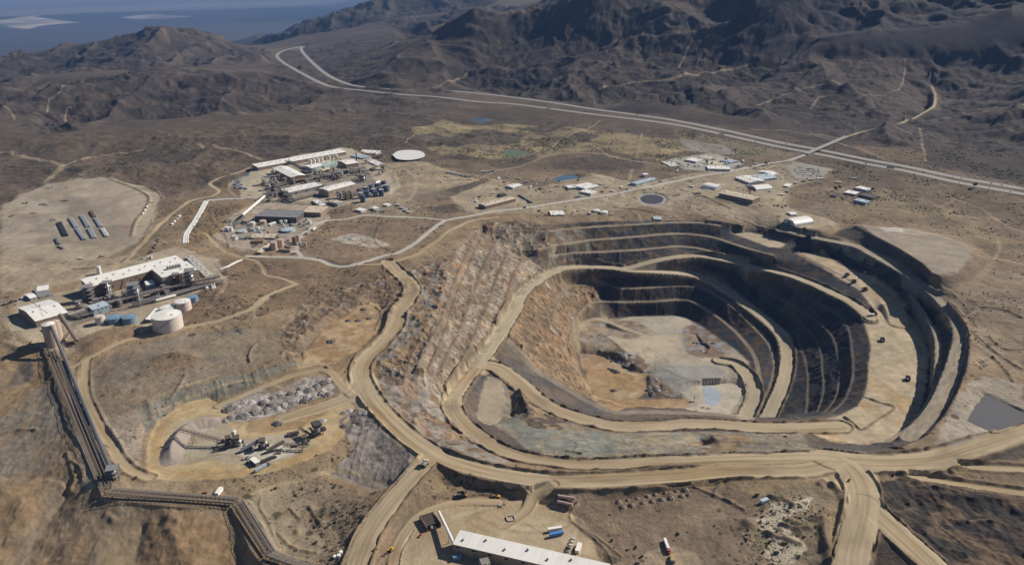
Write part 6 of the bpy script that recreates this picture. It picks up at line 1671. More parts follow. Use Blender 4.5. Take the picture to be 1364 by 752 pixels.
clutter("timber_pile", "long low rows of timber at the left yard edge", 12, 303, 12, 9, [STEEL, CONC], 1.0)
clutter("scrap_heap", "loose steel scattered under the laydown yard bank", 100, 345, 8, 6, [STEEL, CONC], 1.2)
clutter("scrap_heap", "low rubble of parts at the top edge of the yard", 65, 251.5, 8, 7, [CONC, STEEL], 1.5)
a = hit(171, 302); t = thing("tarpaulin", "bright red tarpaulin lying in the laydown yard", "tarpaulin", a, .3)
b = MB(); vs = []
for i in range(7):
    for j in range(5): vs.append((-5 + i * 1.7, -3 + j * 1.5, .3 + 1.2 * math.sin(i * 1.1) * math.sin(j * .9) ** 2 * .6 + .3))
b.add(vs, [(i * 5 + j, (i + 1) * 5 + j, (i + 1) * 5 + j + 1, i * 5 + j + 1) for i in range(6) for j in range(4)]); b.build("sheet", mat("red tarp", (.50, .10, .07), .7), t)
h0 = hd((190, 288), (196, 275))
for k in range(3): trailer("container", ["nearest", "middle", "farthest"][k] + " white container in the row on the yard berm", 190.5 + 2.7 * k, 285.5 - 4.6 * k, h0, 9, 3, 3, WHITET, "white containers on the yard berm", 'container', None, None, False)
h0 = hd((227, 300), (242, 286))
for k in range(4): trailer("container", ["nearest", "second nearest", "third nearest", "farthest"][k] + " white container beside the road above the mill", 229.5 + 3.2 * k, 299 - 3.4 * k, h0, 8, 3, 3, [WHITET, WHITET, CONC, WHITET][k], "containers beside the road above the mill", 'container', None, None, False)
for k in range(10):
    car(199 + 1.2 * k + (k % 2) * 2.2, 337.5 - 2.1 * k, .1 + rnd.uniform(-.15, .15), "vehicle parked in the double row above the mill hall", "vehicles parked above the mill hall", [2, 3, 1, 2, 5, 2, 1, 3, 2, 0][k], ['van', 'pickup', 'pickup'][k % 3])
h0 = hd((5, 406), (30, 399))
for k in range(4): trailer("container", "grey container in the row left of the workshop", 8 + 7.2 * k, 405 - 2.2 * k, h0 + 1.2, 7, 3, 3, [STEEL, DARK, STEEL, CONC][k], "grey containers left of the workshop", 'container', None, None, False)
ld = make_loader("brown loader standing on the track below the laydown yard"); ld.location = hit(134.5, 342.5); ld.rotation_euler.z = 0.5
clutter("plant_clutter", "small sheds and gear behind the long mill hall end", 196, 345, 16, 5, [CONC, WHITET, STEEL], 6, 'equipment')
clutter("plant_clutter", "pumps and pipes between the mill hall and pipe rack", 163, 397, 25, 9, [STEEL, RUST, SILV], 6, 'equipment')
clutter("plant_clutter", "pumps at the foot of the frame tower left of the mill", 132, 404, 18, 7, [RUST, STEEL, DARK], 6, 'equipment')
clutter("plant_clutter", "valves and white pipes between rack and white plant house", 208, 395, 18, 7, [STEEL, WHITET, RUST], 6, 'equipment')
clutter("plant_clutter", "steelwork clutter beside the workshop end wall", 95, 425, 18, 6, [STEEL, WHITET, BROWNST], 6, 'equipment')
clutter("plant_clutter", "pale machines at the right end of the mill pipe rack", 280, 383, 16, 6, [WHITET, STEEL, CONC], 6, 'equipment')
clutter("plant_clutter", "dark gear at the foot of the ore silos", 92, 460, 9, 4, [DARK, STEEL, RUST], 4, 'equipment')
# pale lined drainage channel above the mill
for nm, pts, w in (("drain_channel", [(275, 267.5), (268, 280), (259, 296), (249, 311), (247, 324)], 9), ("drain_channel", [(275, 267.5), (300, 265.5), (336, 263.5)], 6), ("drain_channel", [(284, 360), (300, 356), (322, 346)], 3)):
    line, s = spline(hits(pts), step=6)
    d = np.gradient(line[:, :2], axis=0); d /= np.linalg.norm(d, axis=1)[:, None]; nr_ = np.stack([-d[:, 1], d[:, 0]], 1)
    b = MB(); vs = []
    prof = [(-w / 2 - .8, -.6), (-w / 2, .9), (-w / 2 + .6, .9), (-w / 2 + .9, .45), (w / 2 - .9, .45), (w / 2 - .6, .9), (w / 2, .9), (w / 2 + .8, -.6)]
    for k in range(len(line)):
        g = float(H(line[k, 0], line[k, 1]))
        g = max(g, float(H(line[k, 0] + nr_[k, 0] * w / 2, line[k, 1] + nr_[k, 1] * w / 2)) , float(H(line[k, 0] - nr_[k, 0] * w / 2, line[k, 1] - nr_[k, 1] * w / 2)))
        for o, z in prof: vs.append((line[k, 0] + nr_[k, 0] * o, line[k, 1] + nr_[k, 1] * o, g + z))
    n = len(prof)
    b.add(vs, [(k * n + j, k * n + j + 1, (k + 1) * n + j + 1, (k + 1) * n + j) for k in range(len(line) - 1) for j in range(n - 1)])
    o = b.build(nm, mat("channel concrete", (.56, .57, .56), .8, dirt=.1, scale=.05))
    tag(o, {9: "wide pale concrete channel running down to the taller mill hall", 6: "pale concrete channel joining from the chemical plant side", 3: "thin pale ditch right of the narrow pale roofed gallery"}[w], "channel")
# ------------------------------------------------------------------ chemical plant on the rise behind
building("process_hall", "longest white roofed hall along the back of the chemical plant", [(343.7, 221.3), (461, 200.5), (455.5, 197.8)], 12, WHITE, BRNW, 'mono', 4, 12)
t, L, Wd, h = building("process_hall", "broad white roofed hall with rust brown end wall, left in the plant", [(362.4, 222.5), (387.5, 235), (405, 230.7)], 16, WHITE, mat("rust wall sheet", (.30, .17, .10), .7, corr=.6), 'gable', 2, 3, 3)
building("process_hall", "pale green walled hall with white roof behind the pipe rack", [(415, 222.6), (430.5, 218.7), (422, 215.2)], 17, WHITE, GRNW, 'gable', 1, 4)
building("process_hall", "long pale green block joined right of the green walled hall", [(431, 220.5), (449.5, 215.5), (446, 212.8)], 14, GRNW, GRNW, 'flat', 1, 5)
building("process_hall", "dark walled hall with clean white roof at the plant's right", [(461.5, 217.3), (477, 214.8), (464, 210.2)], 14, WHITE, BRNW, 'gable', 2, 3)
building("open_canopy", "flat white roof over pumps in the plant's front row", [(385, 256.5), (432, 246), (424, 241.5)], 8, WHITE, STEEL, 'flat', 3, 6)
building("process_hall", "white roofed hall with brown front in the front row", [(437.5, 253), (474, 243.5), (468, 238.5)], 17, WHITE, TANW, 'gable', 2, 4)
building("hut", "small hut with tan roof and blue base before the front hall", [(437, 267), (449.5, 270.5), (452, 266.5)], 5, TANR, BLUW, 'gable', 1, 2)
building("flat_store", "large dark flat roofed building below the chemical plant", [(339.5, 288), (394.5, 290), (401, 281)], 11, GREYR, mat("dark wall sheet", (.07, .065, .065), .7), 'flat', 4, 6)
building("office_block", "two storey tan roofed block joined to the dark flat building", [(402.5, 282.5), (427, 283.5), (431, 274.5)], 9, TANR, BRNW, 'flat', 1, 5)
building("shed", "white roofed shed at the top right of the chemical plant", [(489, 213.5), (503, 219.5), (506.5, 216)], 5, WHITE, WHTW, 'mono', 1, 2)
building("shed", "long narrow white shed at the far back right of the plant", [(478, 201.7), (502, 203.4), (503, 200.6)], 4, WHITE, WHTW, 'mono', 1, 3)
building("shed", "grey roofed shed beside the tall stack", [(467, 206.5), (484, 210), (487, 206)], 5, BLUER, BLUW, 'gable', 1, 2)
building("slab_store", "upper one of two flat white panels before the front hall", [(415.5, 267), (422, 271), (429, 269)], 1.2, WHITE, WHTW, 'flat', 0, 0)
building("slab_store", "lower one of two flat white panels before the front hall", [(422.5, 271.5), (427, 274), (434, 272)], 1.2, WHITE, WHTW, 'flat', 0, 0)
building("shed", "brown shed between the plant's dark pipe racks", [(431, 226.5), (441, 224), (438, 221)], 6, TANR, BRNW, 'gable', 1, 2)
stack("exhaust_stack", "tall dark stack at the plant's far right", 475, 214, 24, 1.2, DARK)
stack("exhaust_stack", "pair of short brown chimneys, left one, above the flat canopy", 404, 249, 13, 1.0, RUST)
stack("exhaust_stack", "pair of short brown chimneys, right one, above the flat canopy", 408.5, 248, 15, 1.0, BROWNST)
tank("leach_tank", "brown upright tank left of the rust brown ended hall", 363.5, 226.5, 2.6, 15, TANT, rails=False, cat='tank')
for k in range(4): tank("leach_tank", "slim white tank in the row behind the green walled hall", 413 + 5.2 * k, 212.6 - 1.1 * k, 1.9, 11, WHITET, None, "slim white tanks behind the green walled hall", rails=False, n=14)
for k in range(4): tank("leach_tank", "small tank with tan sides in the row above the green block", 434 + 4.6 * k, 208.8 - 1.0 * k, 1.8, 8, [TANT, WHITET][k % 2], None, "small tanks above the green block", rails=False, n=14)
k_ = 0
for i in range(5):
    for j in range(3):
        px, py = 478 + 8.2 * i + 2.5 * j, 251.5 - 2.6 * i + 5.2 * j - (2 if j == 2 else 0)
        if px > 518: continue
        tank("settler_tank", "dark blue tank in the crowded block at the plant's right front", px, py, 3.5, 9 + (i + j) % 3 * 3, [DBLUE, STEEL, DBLUE][(i * 2 + j) % 3], SILV if (i + j) % 2 else DBLUE, "dark blue tanks at the plant's right front", rails=False, n=14)
for k in range(4): vessel("pressure_vessel", "slanted grey vessel lying at the plant's far right end", 503 + 4.2 * k, 244 + 2.2 * k - (k % 2), 14, 1.8, 1.0, [SILV, DBLUE][k % 2], "grey vessels at the plant's far right end")
tower("scaffold_tower", "left yellow scaffold tower in front of the brown fronted hall", 461, 266, 11.2, 23.2, 5, YEL, DARK, cat='scaffold')
tower("scaffold_tower", "right yellow scaffold tower in front of the brown fronted hall", 467.5, 264.5, 10.0, 20.3, 5, YEL, DARK, cat='scaffold')
tower("process_tower", "dark steel frame just left of the yellow scaffold towers", 453, 264, 12.5, 18.8, 3, DARK, STEEL)
tower("process_tower", "tan steel tower at the plant's left edge beside tanks", 352, 246, 11.2, 15.9, 3, RUST, TANT)
tower("process_tower", "yellowish frame tower right of the leftmost plant tower", 360.5, 247, 10.0, 11.6, 3, YEL, TANT)
tower("process_tower", "low brown frame between the two broad front roofs", 380, 244, 10.0, 13.0, 3, BROWNST, STEEL)
tower("process_tower", "grey frame tower behind the long front hall", 455, 236, 11.2, 14.5, 3, STEEL, SILV)
tower("process_tower", "steel frame beside the dark tree in the plant", 484, 240, 12.5, 13.0, 3, STEEL, DBLUE)
rack("pipe_rack", "long dark pipe rack through the middle of the chemical plant", [(364, 246), (400, 239), (440, 231), (486, 222.5)], 6, 7, BROWNST, 5)
rack("pipe_rack", "dark pipe rack slanting down at the plant's left front", [(364, 246.5), (376, 253), (387, 262)], 6, 7, BROWNST, 4)
rack("pipe_rack", "pipe rack linking the front canopy to the white gallery", [(350, 259), (372, 256), (384, 254)], 5, 6, BROWNST, 4)
rack("pipe_rack", "dark pipe rack between the broad hall and the green hall", [(382, 214), (396, 221), (410, 230)], 6, 9, DARK, 4)
rack("pipe_rack", "low pipe rack along the front edge of the plant", [(372, 264), (392, 266), (420, 259)], 3, 3, BROWNST, 3)
rack("pipe_rack", "pipe rack along the dark blue tanks", [(470, 258), (495, 253), (517, 246)], 4, 5, STEEL, 4)
conveyor("covered_conveyor", "white enclosed gallery sloping from the plant to the tank farm", at(352, 262, 8), at(323, 287, 9), 5, 3.4, 'covered', STEEL, WHITET, 2)
conveyor("belt_conveyor", "dark belt conveyor continuing from the white gallery", at(326, 290, 7), at(311, 303, 1.5), 4, 2.6, 'covered', DARK, DARK, 1)
for a in ((491, 227, 10), (499, 229, 9), (496, 222, 8)):
    pass
rt = random.Random(11)
TREE = make_tree("largest dark tree at the right of the chemical plant", rt, 14)
TREE.location = hit(496, 231)
TREE.scale = (1.25, 1.25, 1.0)
# tank farm below
tank("tan_silo", "front one of the two tan silos by the timber stacks", 364, 322.3, 4.4, 15, TANT, cat='silo', rails=False)
tank("tan_silo", "rear one of the two tan silos by the timber stacks", 372.8, 318.8, 4.4, 15, TANT, cat='silo', rails=False)
tank("tan_silo", "front one of the brown silo pair beside the round thickener", 391.5, 315.5, 2.8, 15, RUST, cat='silo', rails=False)
tank("tan_silo", "rear one of the brown silo pair beside the round thickener", 396, 312.8, 2.8, 14, TANT, cat='silo', rails=False)
tank("storage_tank", "left one of the white tank pair at the farm's left end", 301.4, 302, 2.6, 8, WHITET, rails=False)
tank("storage_tank", "right one of the white tank pair at the farm's left end", 307.2, 302.6, 2.6, 8, WHITET, rails=False)
tank("storage_tank", "white tank beside a brown square tank below the dark flat building", 336, 295.5, 3.4, 6, WHITET, rails=False)
tank("storage_tank", "brown tank right of the white tank below the dark building", 350, 293.5, 4.2, 7, TANT, TANR, rails=False)
tank("storage_tank", "left one of two slim white tanks before the dark building", 374, 293.5, 1.9, 7, WHITET, rails=False)
tank("storage_tank", "right one of two slim white tanks before the dark building", 380.5, 293, 1.9, 7, WHITET, rails=False)
tank("thickener", "wide low grey thickener in the middle of the tank farm", 383, 305, 9, 4, BLUER, BLUER, cat='thickener', rails=True)
tank("thickener", "second small low pale thickener at the left of the farm", 322, 307, 6, 3, CONC, BLUER, cat='thickener', rails=False)
building("shed", "white roofed lean-to shed left of the slim white tanks", [(360, 298.5), (368, 295.5), (371, 293)], 4, WHITE, WHTW, 'mono', 1, 1)
building("shed", "long tan roofed shed in the middle of the tank farm", [(333, 315), (366, 315.5), (366.5, 311.5)], 5, TANR, BRNW, 'mono', 2, 4)
building("shed", "sloping brown roofed shed left of the tan silos", [(342, 335.5), (358, 323.5), (362, 325)], 4, TANR, BRNW, 'mono', 1, 0)
building("shed", "small dark shed under the long tan roofed shed", [(336, 321), (350, 320.5), (349, 317)], 4, RUST, BRNW, 'gable', 1, 1)
pipe_stack("yellowish timber stack right of the front tan silo", (372, 334), (388, 336), 9, 5, TANT, 'timber stack', 3)
pipe_stack("tan timber stack farther from the road beside the tan silos", (380, 328), (388, 331), 8, 4, TANT, 'timber stack', 2)
trailer("tank_trailer", "white trailer parked at the bend of the plant road", 418.5, 306, hd((415, 309), (422, 303)), 14, 3, 3, WHITET)
trailer("trailer", "white and blue trailer beside the timber stacks", 392, 338, .2, 8, 3, 3, WHITET)
for k, (px, py, n, sp, ms, lb) in enumerate(((318, 298, 16, 7, [STEEL, DARK, WHITET], "pumps and pipes at the left end of the tank farm"), (345, 305, 18, 9, [WHITET, STEEL, RUST], "pumps and pipes in the middle of the tank farm"), (405, 298, 10, 6, [STEEL, WHITET], "white crates at the right end of the tank farm"), (312, 318, 12, 7, [WHITET, CONC, STEEL], "pale crates along the farm's lower left edge"), (345, 325, 8, 6, [DARK, BROWNST], "dark gear under the long tan roofed shed"), (390, 300, 9, 4, [DARK, WHITET], "parked gear between thickener and dark building"), (420, 230, 14, 6, [STEEL, SILV, RUST], "pipework clutter under the plant's middle rack"), (370, 240, 14, 6, [TANT, YEL, DARK], "mixed gear before the rust brown ended hall"), (470, 230, 12, 6, [SILV, STEEL, BROWNST], "pipework clutter right of the middle pipe rack"), (410, 250, 14, 8, [SILV, DARK, RUST], "machines standing around the flat white canopy"), (495, 250, 14, 8, [DBLUE, SILV, DARK], "machines among the dark blue tanks"), (445, 213, 10, 6, [SILV, TANT], "small gear beside the long white hall"), (460, 230, 8, 5, [DARK, BROWNST], "gear behind the front row hall"), (500, 206, 8, 7, [WHITET, STEEL], "crates behind the plant's far right sheds"), (498, 277, 7, 4, [WHITET, CONC], "white crates by the junction below the plant"), (505, 282, 8, 6, [STEEL, CONC], "gear beside the white hut below the plant"))):
    clutter("plant_clutter", lb, px, py, int(n * 1.8), sp * 1.25, ms, 6.5 if py < 270 else 4.5, 'equipment')
for k, (px, py) in enumerate(((312, 246), (316, 243), (320, 240), (325, 237), (329, 234), (317, 248.5), (322, 250.5), (327, 252), (321, 246.5), (315, 250.5))):
    trailer("container", "blue grey container in the cluster left of the chemical plant", px, py, [.4, .6, .7, .7, .7, -.5, -.5, -.5, .2, -.6][k], 10, 3.4, 3.2, [BLUER, BLUET, BLUER][k % 3], "blue grey containers left of the plant", 'container', None, None, False)
building("hut", "small white hut on the slope below the plant's right end", [(494, 276), (499, 278), (501, 275)], 5, WHITE, WHTW, 'gable', 1, 1)
building("hut", "white hut by the fork of the plant roads", [(510, 272), (516, 273), (518, 270.5)], 4, WHITE, WHTW, 'gable', 1, 1)
building("hut", "low white slab roofed hut beside the plant road", [(473, 279), (481, 281), (484, 277.5)], 3, WHITE, WHTW, 'flat', 1, 1)
for k in range(6): trailer("trailer", "white trailer in the small park south of the plant", 530 + 2.3 * k + (k % 2) * 3, 274 + 2.0 * k, -.5, 9, 3, 3, [WHITET, CONC, WHITET][k % 3], "trailers south of the plant", 'trailer')
car(480, 292.5, .2, "dark car driving on the pale plant road", None, 2)
clutter("scrap_heap", "pale scrap pile right of the trailer park", 565, 303, 10, 5, [CONC, SILV, DARK], 2)
clutter("scrap_heap", "blue grey pipes on the ground beside the white gravel spill", 467, 319, 10, 5, [BLUER, SILV, CONC], 1.5)
clutter("scrap_heap", "dark pieces by the trailer park south of the plant", 571, 276, 8, 4, [DARK, STEEL], 2)

# the crowd of steel process modules between the halls
rs3 = random.Random(9)
n_ = 0
while n_ < 46:
    px = rs3.uniform(358, 516); py = 258 - (px - 358) * .215 + rs3.uniform(-17, 12)
    if not free(px, py, 5.0): 
        n_ += .2; continue
    n_ += 1
    tower("process_module", "steel process module crowded among the halls of the chemical plant", px, py, rs3.uniform(6, 11), rs3.uniform(7, 17), rs3.choice([2, 3, 4]), rs3.choice([RUST, STEEL, DARK, BROWNST, YEL if rs3.random() < .3 else RUST]), rs3.choice([SILV, DBLUE, DARK, WHITET, TANT]), "steel process modules of the chemical plant", rz=rs3.uniform(0, 1.5))
n_ = 0
while n_ < 26:
    px = rs3.uniform(300, 412); py = 296 + rs3.uniform(-4, 30) - (px - 300) * .03
    if not free(px, py, 4.0):
        n_ += .2; continue
    n_ += 1
    if rs3.random() < .5: tank("storage_tank", "small upright tank crowded into the tank farm below the plant", px, py, rs3.uniform(1.4, 2.6), rs3.uniform(4, 8), rs3.choice([WHITET, SILV, TANT, BLUER]), None, "small upright tanks of the tank farm", rails=False, n=14)
    else: tower("process_module", "small steel pump frame crowded into the tank farm", px, py, rs3.uniform(4, 7), rs3.uniform(4, 8), 2, rs3.choice([RUST, STEEL, BROWNST, DARK]), rs3.choice([SILV, WHITET]), "small pump frames of the tank farm", rz=rs3.uniform(0, 1.5))
n_ = 0
while n_ < 24:
    px = rs3.uniform(98, 285); py = 418 - (px - 98) * .245 + rs3.uniform(-10, 9)
    if not free(px, py, 4.0):
        n_ += .2; continue
    n_ += 1
    tower("process_module", "small steel pump frame crowded along the mill pipe rack", px, py, rs3.uniform(5, 9), rs3.uniform(5, 12), 3, rs3.choice([RUST, STEEL, BROWNST, DARK]), rs3.choice([SILV, WHITET, DARK]), "small pump frames along the mill pipe rack", rz=rs3.uniform(0, 1.5))
# ------------------------------------------------------------------ offices and workshops between plant and highway
building("warehouse", "long cream roofed warehouse with a dark gable by the access road", [(647, 273.5), (687, 263.5), (681, 259.8)], 9, TANR, BRNW, 'gable', 2, 5)
building("office_building", "cream roofed office north of the long cream warehouse", [(683, 249), (696, 245.7), (689, 242.5)], 5, WHITE, WHTW, 'gable', 1, 4)
building("wall_shed", "very long narrow dark shed beside the access road", [(690, 258.5), (707, 268.5), (708, 267.5)], 3, STEEL, DARK, 'mono', 0, 3)
building("office_building", "small white office left of the three by the blue pond", [(757.5, 250.5), (771, 249.5), (767, 246)], 4, WHITE, WHTW, 'flat', 1, 3)
building("office_building", "largest white office right of the blue pond", [(780, 251.7), (799.5, 247.5), (790, 241.5)], 5, WHITE, WHTW, 'flat', 1, 5)
building("office_building", "white office nearest the road below the blue pond", [(772, 255), (787, 258), (794, 254.5)], 4, WHITE, WHTW, 'flat', 1, 4)
building("long_shed", "long blue green shed with a white hut behind it", [(848, 244.5), (874.5, 237.5), (870, 234.5)], 6, BLUER, GRNW, 'gable', 2, 4)
building("hut", "small white tower hut behind the blue green shed", [(859, 232.5), (864, 231.5), (862.5, 229.5)], 7, WHITE, WHTW, 'gable', 1, 1)
building("fabric_dome", "white half round dome west of the big white workshop", [(935, 245), (953, 249), (955, 243.5)], 8, WHITET, WHTW, 'arch', 1, 0)
building("workshop", "big white roofed workshop with pale walls near the domes", [(979, 234.5), (998.5, 241.7), (1016.5, 238)], 8, WHITE, WHTW, 'gable', 3, 5)
building("workshop", "blue grey roofed annex right of the big white workshop", [(1012, 238), (1035.5, 235), (1022, 229.3)], 7, BLUER, BLUW, 'gable', 2, 4)
building("store_building", "white roofed store behind the blue grey annex", [(1030, 231.5), (1038, 229.5), (1026, 222.5)], 4, WHITE, WHTW, 'gable', 1, 3)
building("fabric_dome", "white half round dome below the blue grey annex", [(1008, 250), (1030, 248), (1029, 242.5)], 7, WHITET, WHTW, 'arch', 1, 0)
building("fabric_dome", "bright half round shelter alone on the pad above the pit", [(1060, 295), (1085, 291), (1082, 283)], 11, WHITET, WHTW, 'arch', 1, 0)
building("small_dome", "little white shed behind the lone half round shelter", [(1054, 285), (1062, 284.5), (1063, 281)], 4, WHITET, WHTW, 'gable', 1, 0)
building("maintenance_shop", "long brown walled shop with cream roof above the pit", [(958, 255.8), (1003, 265.3), (1012, 261.5)], 11, TANR, BRNW, 'gable', 5, 8)
building("hut", "white flat topped hut east of the white domes", [(1043, 247.5), (1050, 248.5), (1052, 244.6)], 3.5, WHITE, WHTW, 'flat', 1, 1)
building("office_building", "cream roofed office at the top of the office complex", [(932.5, 210), (946, 211), (944, 206.5)], 4, TANR, WHTW, 'gable', 1, 4)
building("office_building", "white office at the left end of the office complex", [(912, 212.5), (927, 215.5), (928, 211)], 4, WHITE, WHTW, 'flat', 1, 4)
building("office_building", "long white office along the road in the office complex", [(943, 224.7), (973, 225.7), (971, 221.2)], 4, WHITE, WHTW, 'flat', 2, 7)
building("office_building", "cream office shaded by trees in the office complex", [(943, 218), (961, 219), (960, 214)], 4, TANR, BRNW, 'gable', 1, 4)
building("office_building", "grey office at the right of the office complex", [(962, 213), (974, 216), (976, 212)], 4, BLUER, BLUW, 'gable', 1, 3)
building("slab_pad", "flat pale concrete pad left of the office complex", [(880, 215), (893, 222), (903, 218)], .6, SALT, CONC, 'flat', 0, 0, cat='pad')
building("classroom", "white roofed block at the left of the small eastern camp", [(1124, 256.3), (1139, 259), (1141, 255)], 4, WHITE, BRNW, 'flat', 1, 4)
building("classroom", "long white block at the back of the small eastern camp", [(1138, 249.5), (1155, 253.5), (1157, 250)], 4, WHITE, WHTW, 'flat', 1, 4)
building("classroom", "long dark block on the right of the small eastern camp", [(1143, 259), (1163, 263.7), (1165, 260)], 4, DARK, BRNW, 'flat', 1, 5)
building("classroom", "grey block nearest the pit in the small eastern camp", [(1137, 266.3), (1153, 270), (1155, 266.5)], 4, BLUER, BLUW, 'flat', 1, 4)
building("classroom", "little dark block at the left edge of the small eastern camp", [(1106, 260), (1114, 261.5), (1116, 258)], 3, DARK, BRNW, 'flat', 1, 2)
for k, (px, py, lb) in enumerate(((1093, 238.8, "white trailer nearest the car park in the eastern row"), (1081, 240, "low pale trailer left of the white one in the eastern row"), (1116.5, 243.5, "short white trailer alone north of the eastern camp"), (1137, 238.5, "pale trailer farthest toward the highway"))):
    trailer("site_trailer", lb, px, py, [.15, .15, -.35, -.1][k], [20, 12, 12, 13][k], 4, 3, [WHITET, CONC, WHITET, BLUER][k], None, 'site trailer', None, None, False)
building("shed", "white roofed shed beside dark machines on the pit's north rim", [(734, 285), (752, 284.5), (750, 279.3)], 4, WHITE, BLUW, 'gable', 1, 2)
tank("storage_tank", "left one of two low white tanks above the pit's north rim", 794, 279.5, 4.6, 4, WHITET, rails=False, cone=.3)
tank("storage_tank", "right one of two low white tanks above the pit's north rim", 804, 281.5, 5.4, 4, WHITET, rails=False, cone=.3)
building("blue_shed", "small blue shed on the edge of the pit's north rim", [(871, 291), (881, 291.3), (882, 288.5)], 4, BLUER, mat("blue wall sheet", (.07, .10, .22), .6), 'mono', 1, 1)
building("shed", "low white shed beside the warehouse parking", [(712, 258), (0, 0), (0, 0)] if 0 else [(667, 260.5), (675, 259), (673, 256.5)], 4, DARK, BRNW, 'flat', 1, 1)
for lb, px, py, n, sp, ms in (("dark machines parked above the pit's north rim", 718, 281, 10, 5, [DARK, STEEL, DARK]), ("red machine parts above the pit's north rim", 729, 287, 8, 4, [RED, RUST, DARK]), ("pale gear on the gravel north of the pit", 775, 280, 8, 8, [CONC, WHITET]), ("crates around the office north of the warehouse", 676, 236, 14, 8, [STEEL, CONC, WHITET, DARK]), ("blue drums right of the blue pond offices", 714, 246, 8, 4, [BLUER, SILV, BLUE]), ("gear beside the long brown walled shop", 1012, 273, 10, 5, [WHITET, SILV, DARK]), ("red and rusty parts behind the long brown walled shop", 1000, 254, 14, 8, [RUST, RED, STEEL]), ("dark machines on the pad left of the lone shelter", 1036, 275, 10, 6, [DARK, RUST]), ("pale skips west of the long brown walled shop", 936, 254, 7, 6, [WHITET, CONC, BLUER]), ("vans and crates before the blue green shed", 840, 246, 8, 4, [BLUER, SILV, WHITET]), ("gravel heaps and crates on the small track", 822, 211, 8, 6, [CONC, SILV]), ("gear on the pale ground beside the blue shed", 888, 289, 7, 6, [CONC, WHITET]), ("dark crates between the small eastern camp blocks", 1150, 258, 8, 6, [DARK, STEEL])):
    clutter("site_clutter", lb, px, py, n, sp, ms, 3.0, 'equipment')
for k in range(14):
    car(621 + 2.5 * k + rnd.uniform(-.3, .3), 266.4 - .62 * k + (k % 2) * 2.6, 1.2 + rnd.uniform(-.1, .1), "vehicle parked behind the long cream warehouse", "vehicles behind the cream warehouse", None, ['car', 'pickup', 'van'][k % 3])
for k in range(5): semi("blue grey truck parked along the track to the white lined pond", 598 + 6.2 * k, 231 + 1.2 * k, hd((598, 231), (624, 236)), BLUER, DBLUE, "trucks along the track to the white pond")
for k, (px, py) in enumerate(((562, 226), (592, 235.5), (587, 243), (603, 241), (578, 231))): car(px, py, .3 * k, ["dark pickup near the white lined pond", "dark pickup before the parked blue grey trucks", "dark pickup on the lower bare slope", "black pickup right of the lower bare slope", "dark pickup between pond and parked trucks"][k], None, 2, 'pickup')
trailer("trailer", "long white trailer beside the track crossing north of the warehouse", 644, 229.5, .15, 14, 3, 3, WHITET)
trailer("trailer", "grey trailer right of the long white trailer at the crossing", 656, 229, .1, 12, 3, 3, STEEL)
# car parks
A0, A1, A3 = Vector(hit(1056, 222.5)), Vector(hit(1092, 226.5)), Vector(hit(1058, 233))
for i in range(4):
    for j in range(15):
        if rnd.random() < .28: continue
        p = A0 + (A1 - A0) * ((j + .6) / 15.5) + (A3 - A0) * ((i + .1) / 3.6)
        car(0, 0, 1.9 + rnd.uniform(-.06, .06) + (3.14 if rnd.random() < .3 else 0), "car parked in the fenced lot beside the highway overpass", "cars in the lot by the overpass", None, 'pickup' if rnd.random() < .4 else 'car', world=(p.x, p.y, float(H(p.x, p.y))))
A0, A1, A3 = Vector(hit(908, 196)), Vector(hit(960, 203)), Vector(hit(900, 201))
for i in range(4):
    for j in range(13):
        if rnd.random() < .45: continue
        p = A0 + (A1 - A0) * ((j + .6) / 13) + (A3 - A0) * ((i + .2) / 2.0)
        car(0, 0, .9 + rnd.uniform(-.06, .06), "car parked on the gravel behind the office complex", "cars behind the office complex", None, 'pickup' if rnd.random() < .4 else 'car', world=(p.x, p.y, float(H(p.x, p.y))))
for k in range(14):
    car(905 + 5 * k + rnd.uniform(-1, 1), 218 + (k % 3) * 2.2 + rnd.uniform(-.6, .6), rnd.choice([.2, 1.7]), "vehicle parked among the office complex buildings", "vehicles among the office buildings", None, 'car')
# highway traffic: (pixel x, carriageway, type)
def on_road(line, px):
    x = (px - 682) / FPX
    best, bp = 1e9, None
    for k in range(len(line)):
        p = line[k]; dep = p[1] * CP - (p[2] - CAM_Z) * SP
        d = abs(p[0] / dep - x)
        if d < best: best, bp = d, k
    k = min(max(bp, 1), len(line) - 2)
    d = line[k + 1] - line[k - 1]
    return Vector((line[k][0], line[k][1], float(H(line[k][0], line[k][1])) + .4)), math.atan2(d[1], d[0])
for px, ln, kind, lb in ((962, HW2, 'semi', "blue semi truck on the near carriageway below the office complex road"), (1192, HW2, 'semi', "dark semi truck on the near carriageway right of the overpass"), (731, HW2, 'semi', "pale blue semi truck on the near carriageway above the green pond"), (546, HW1, 'semi', "dark semi truck far off where the highway bends")):
    p, r = on_road(ln, px); semi(lb, 0, 0, r, [BLUER, DBLUE, BLUER, DARK][[962, 1192, 731, 546].index(px)], DBLUE, None, p)
for px, ln, lb in ((1158, HW2, "dark car on the highway just right of the overpass"), (1277, HW2, "car"), (1287, HW1, "car"), (1311, HW2, "car"), (1326, HW1, "car"), (1341, HW2, "car"), (1357, HW1, "car"), (1050, HW1, "car"), (1010, HW2, "car"), (850, HW1, "car"), (660, HW2, "car"), (1265, HW1, "car"), (1335, HW1, "car")):
    p, r = on_road(ln, px); car(0, 0, r, lb if lb != "car" else "car driving along the highway with the other traffic", None if lb != "car" else "cars driving on the highway", None if lb == "car" else 2, 'car' if px % 2 else 'van', world=p)
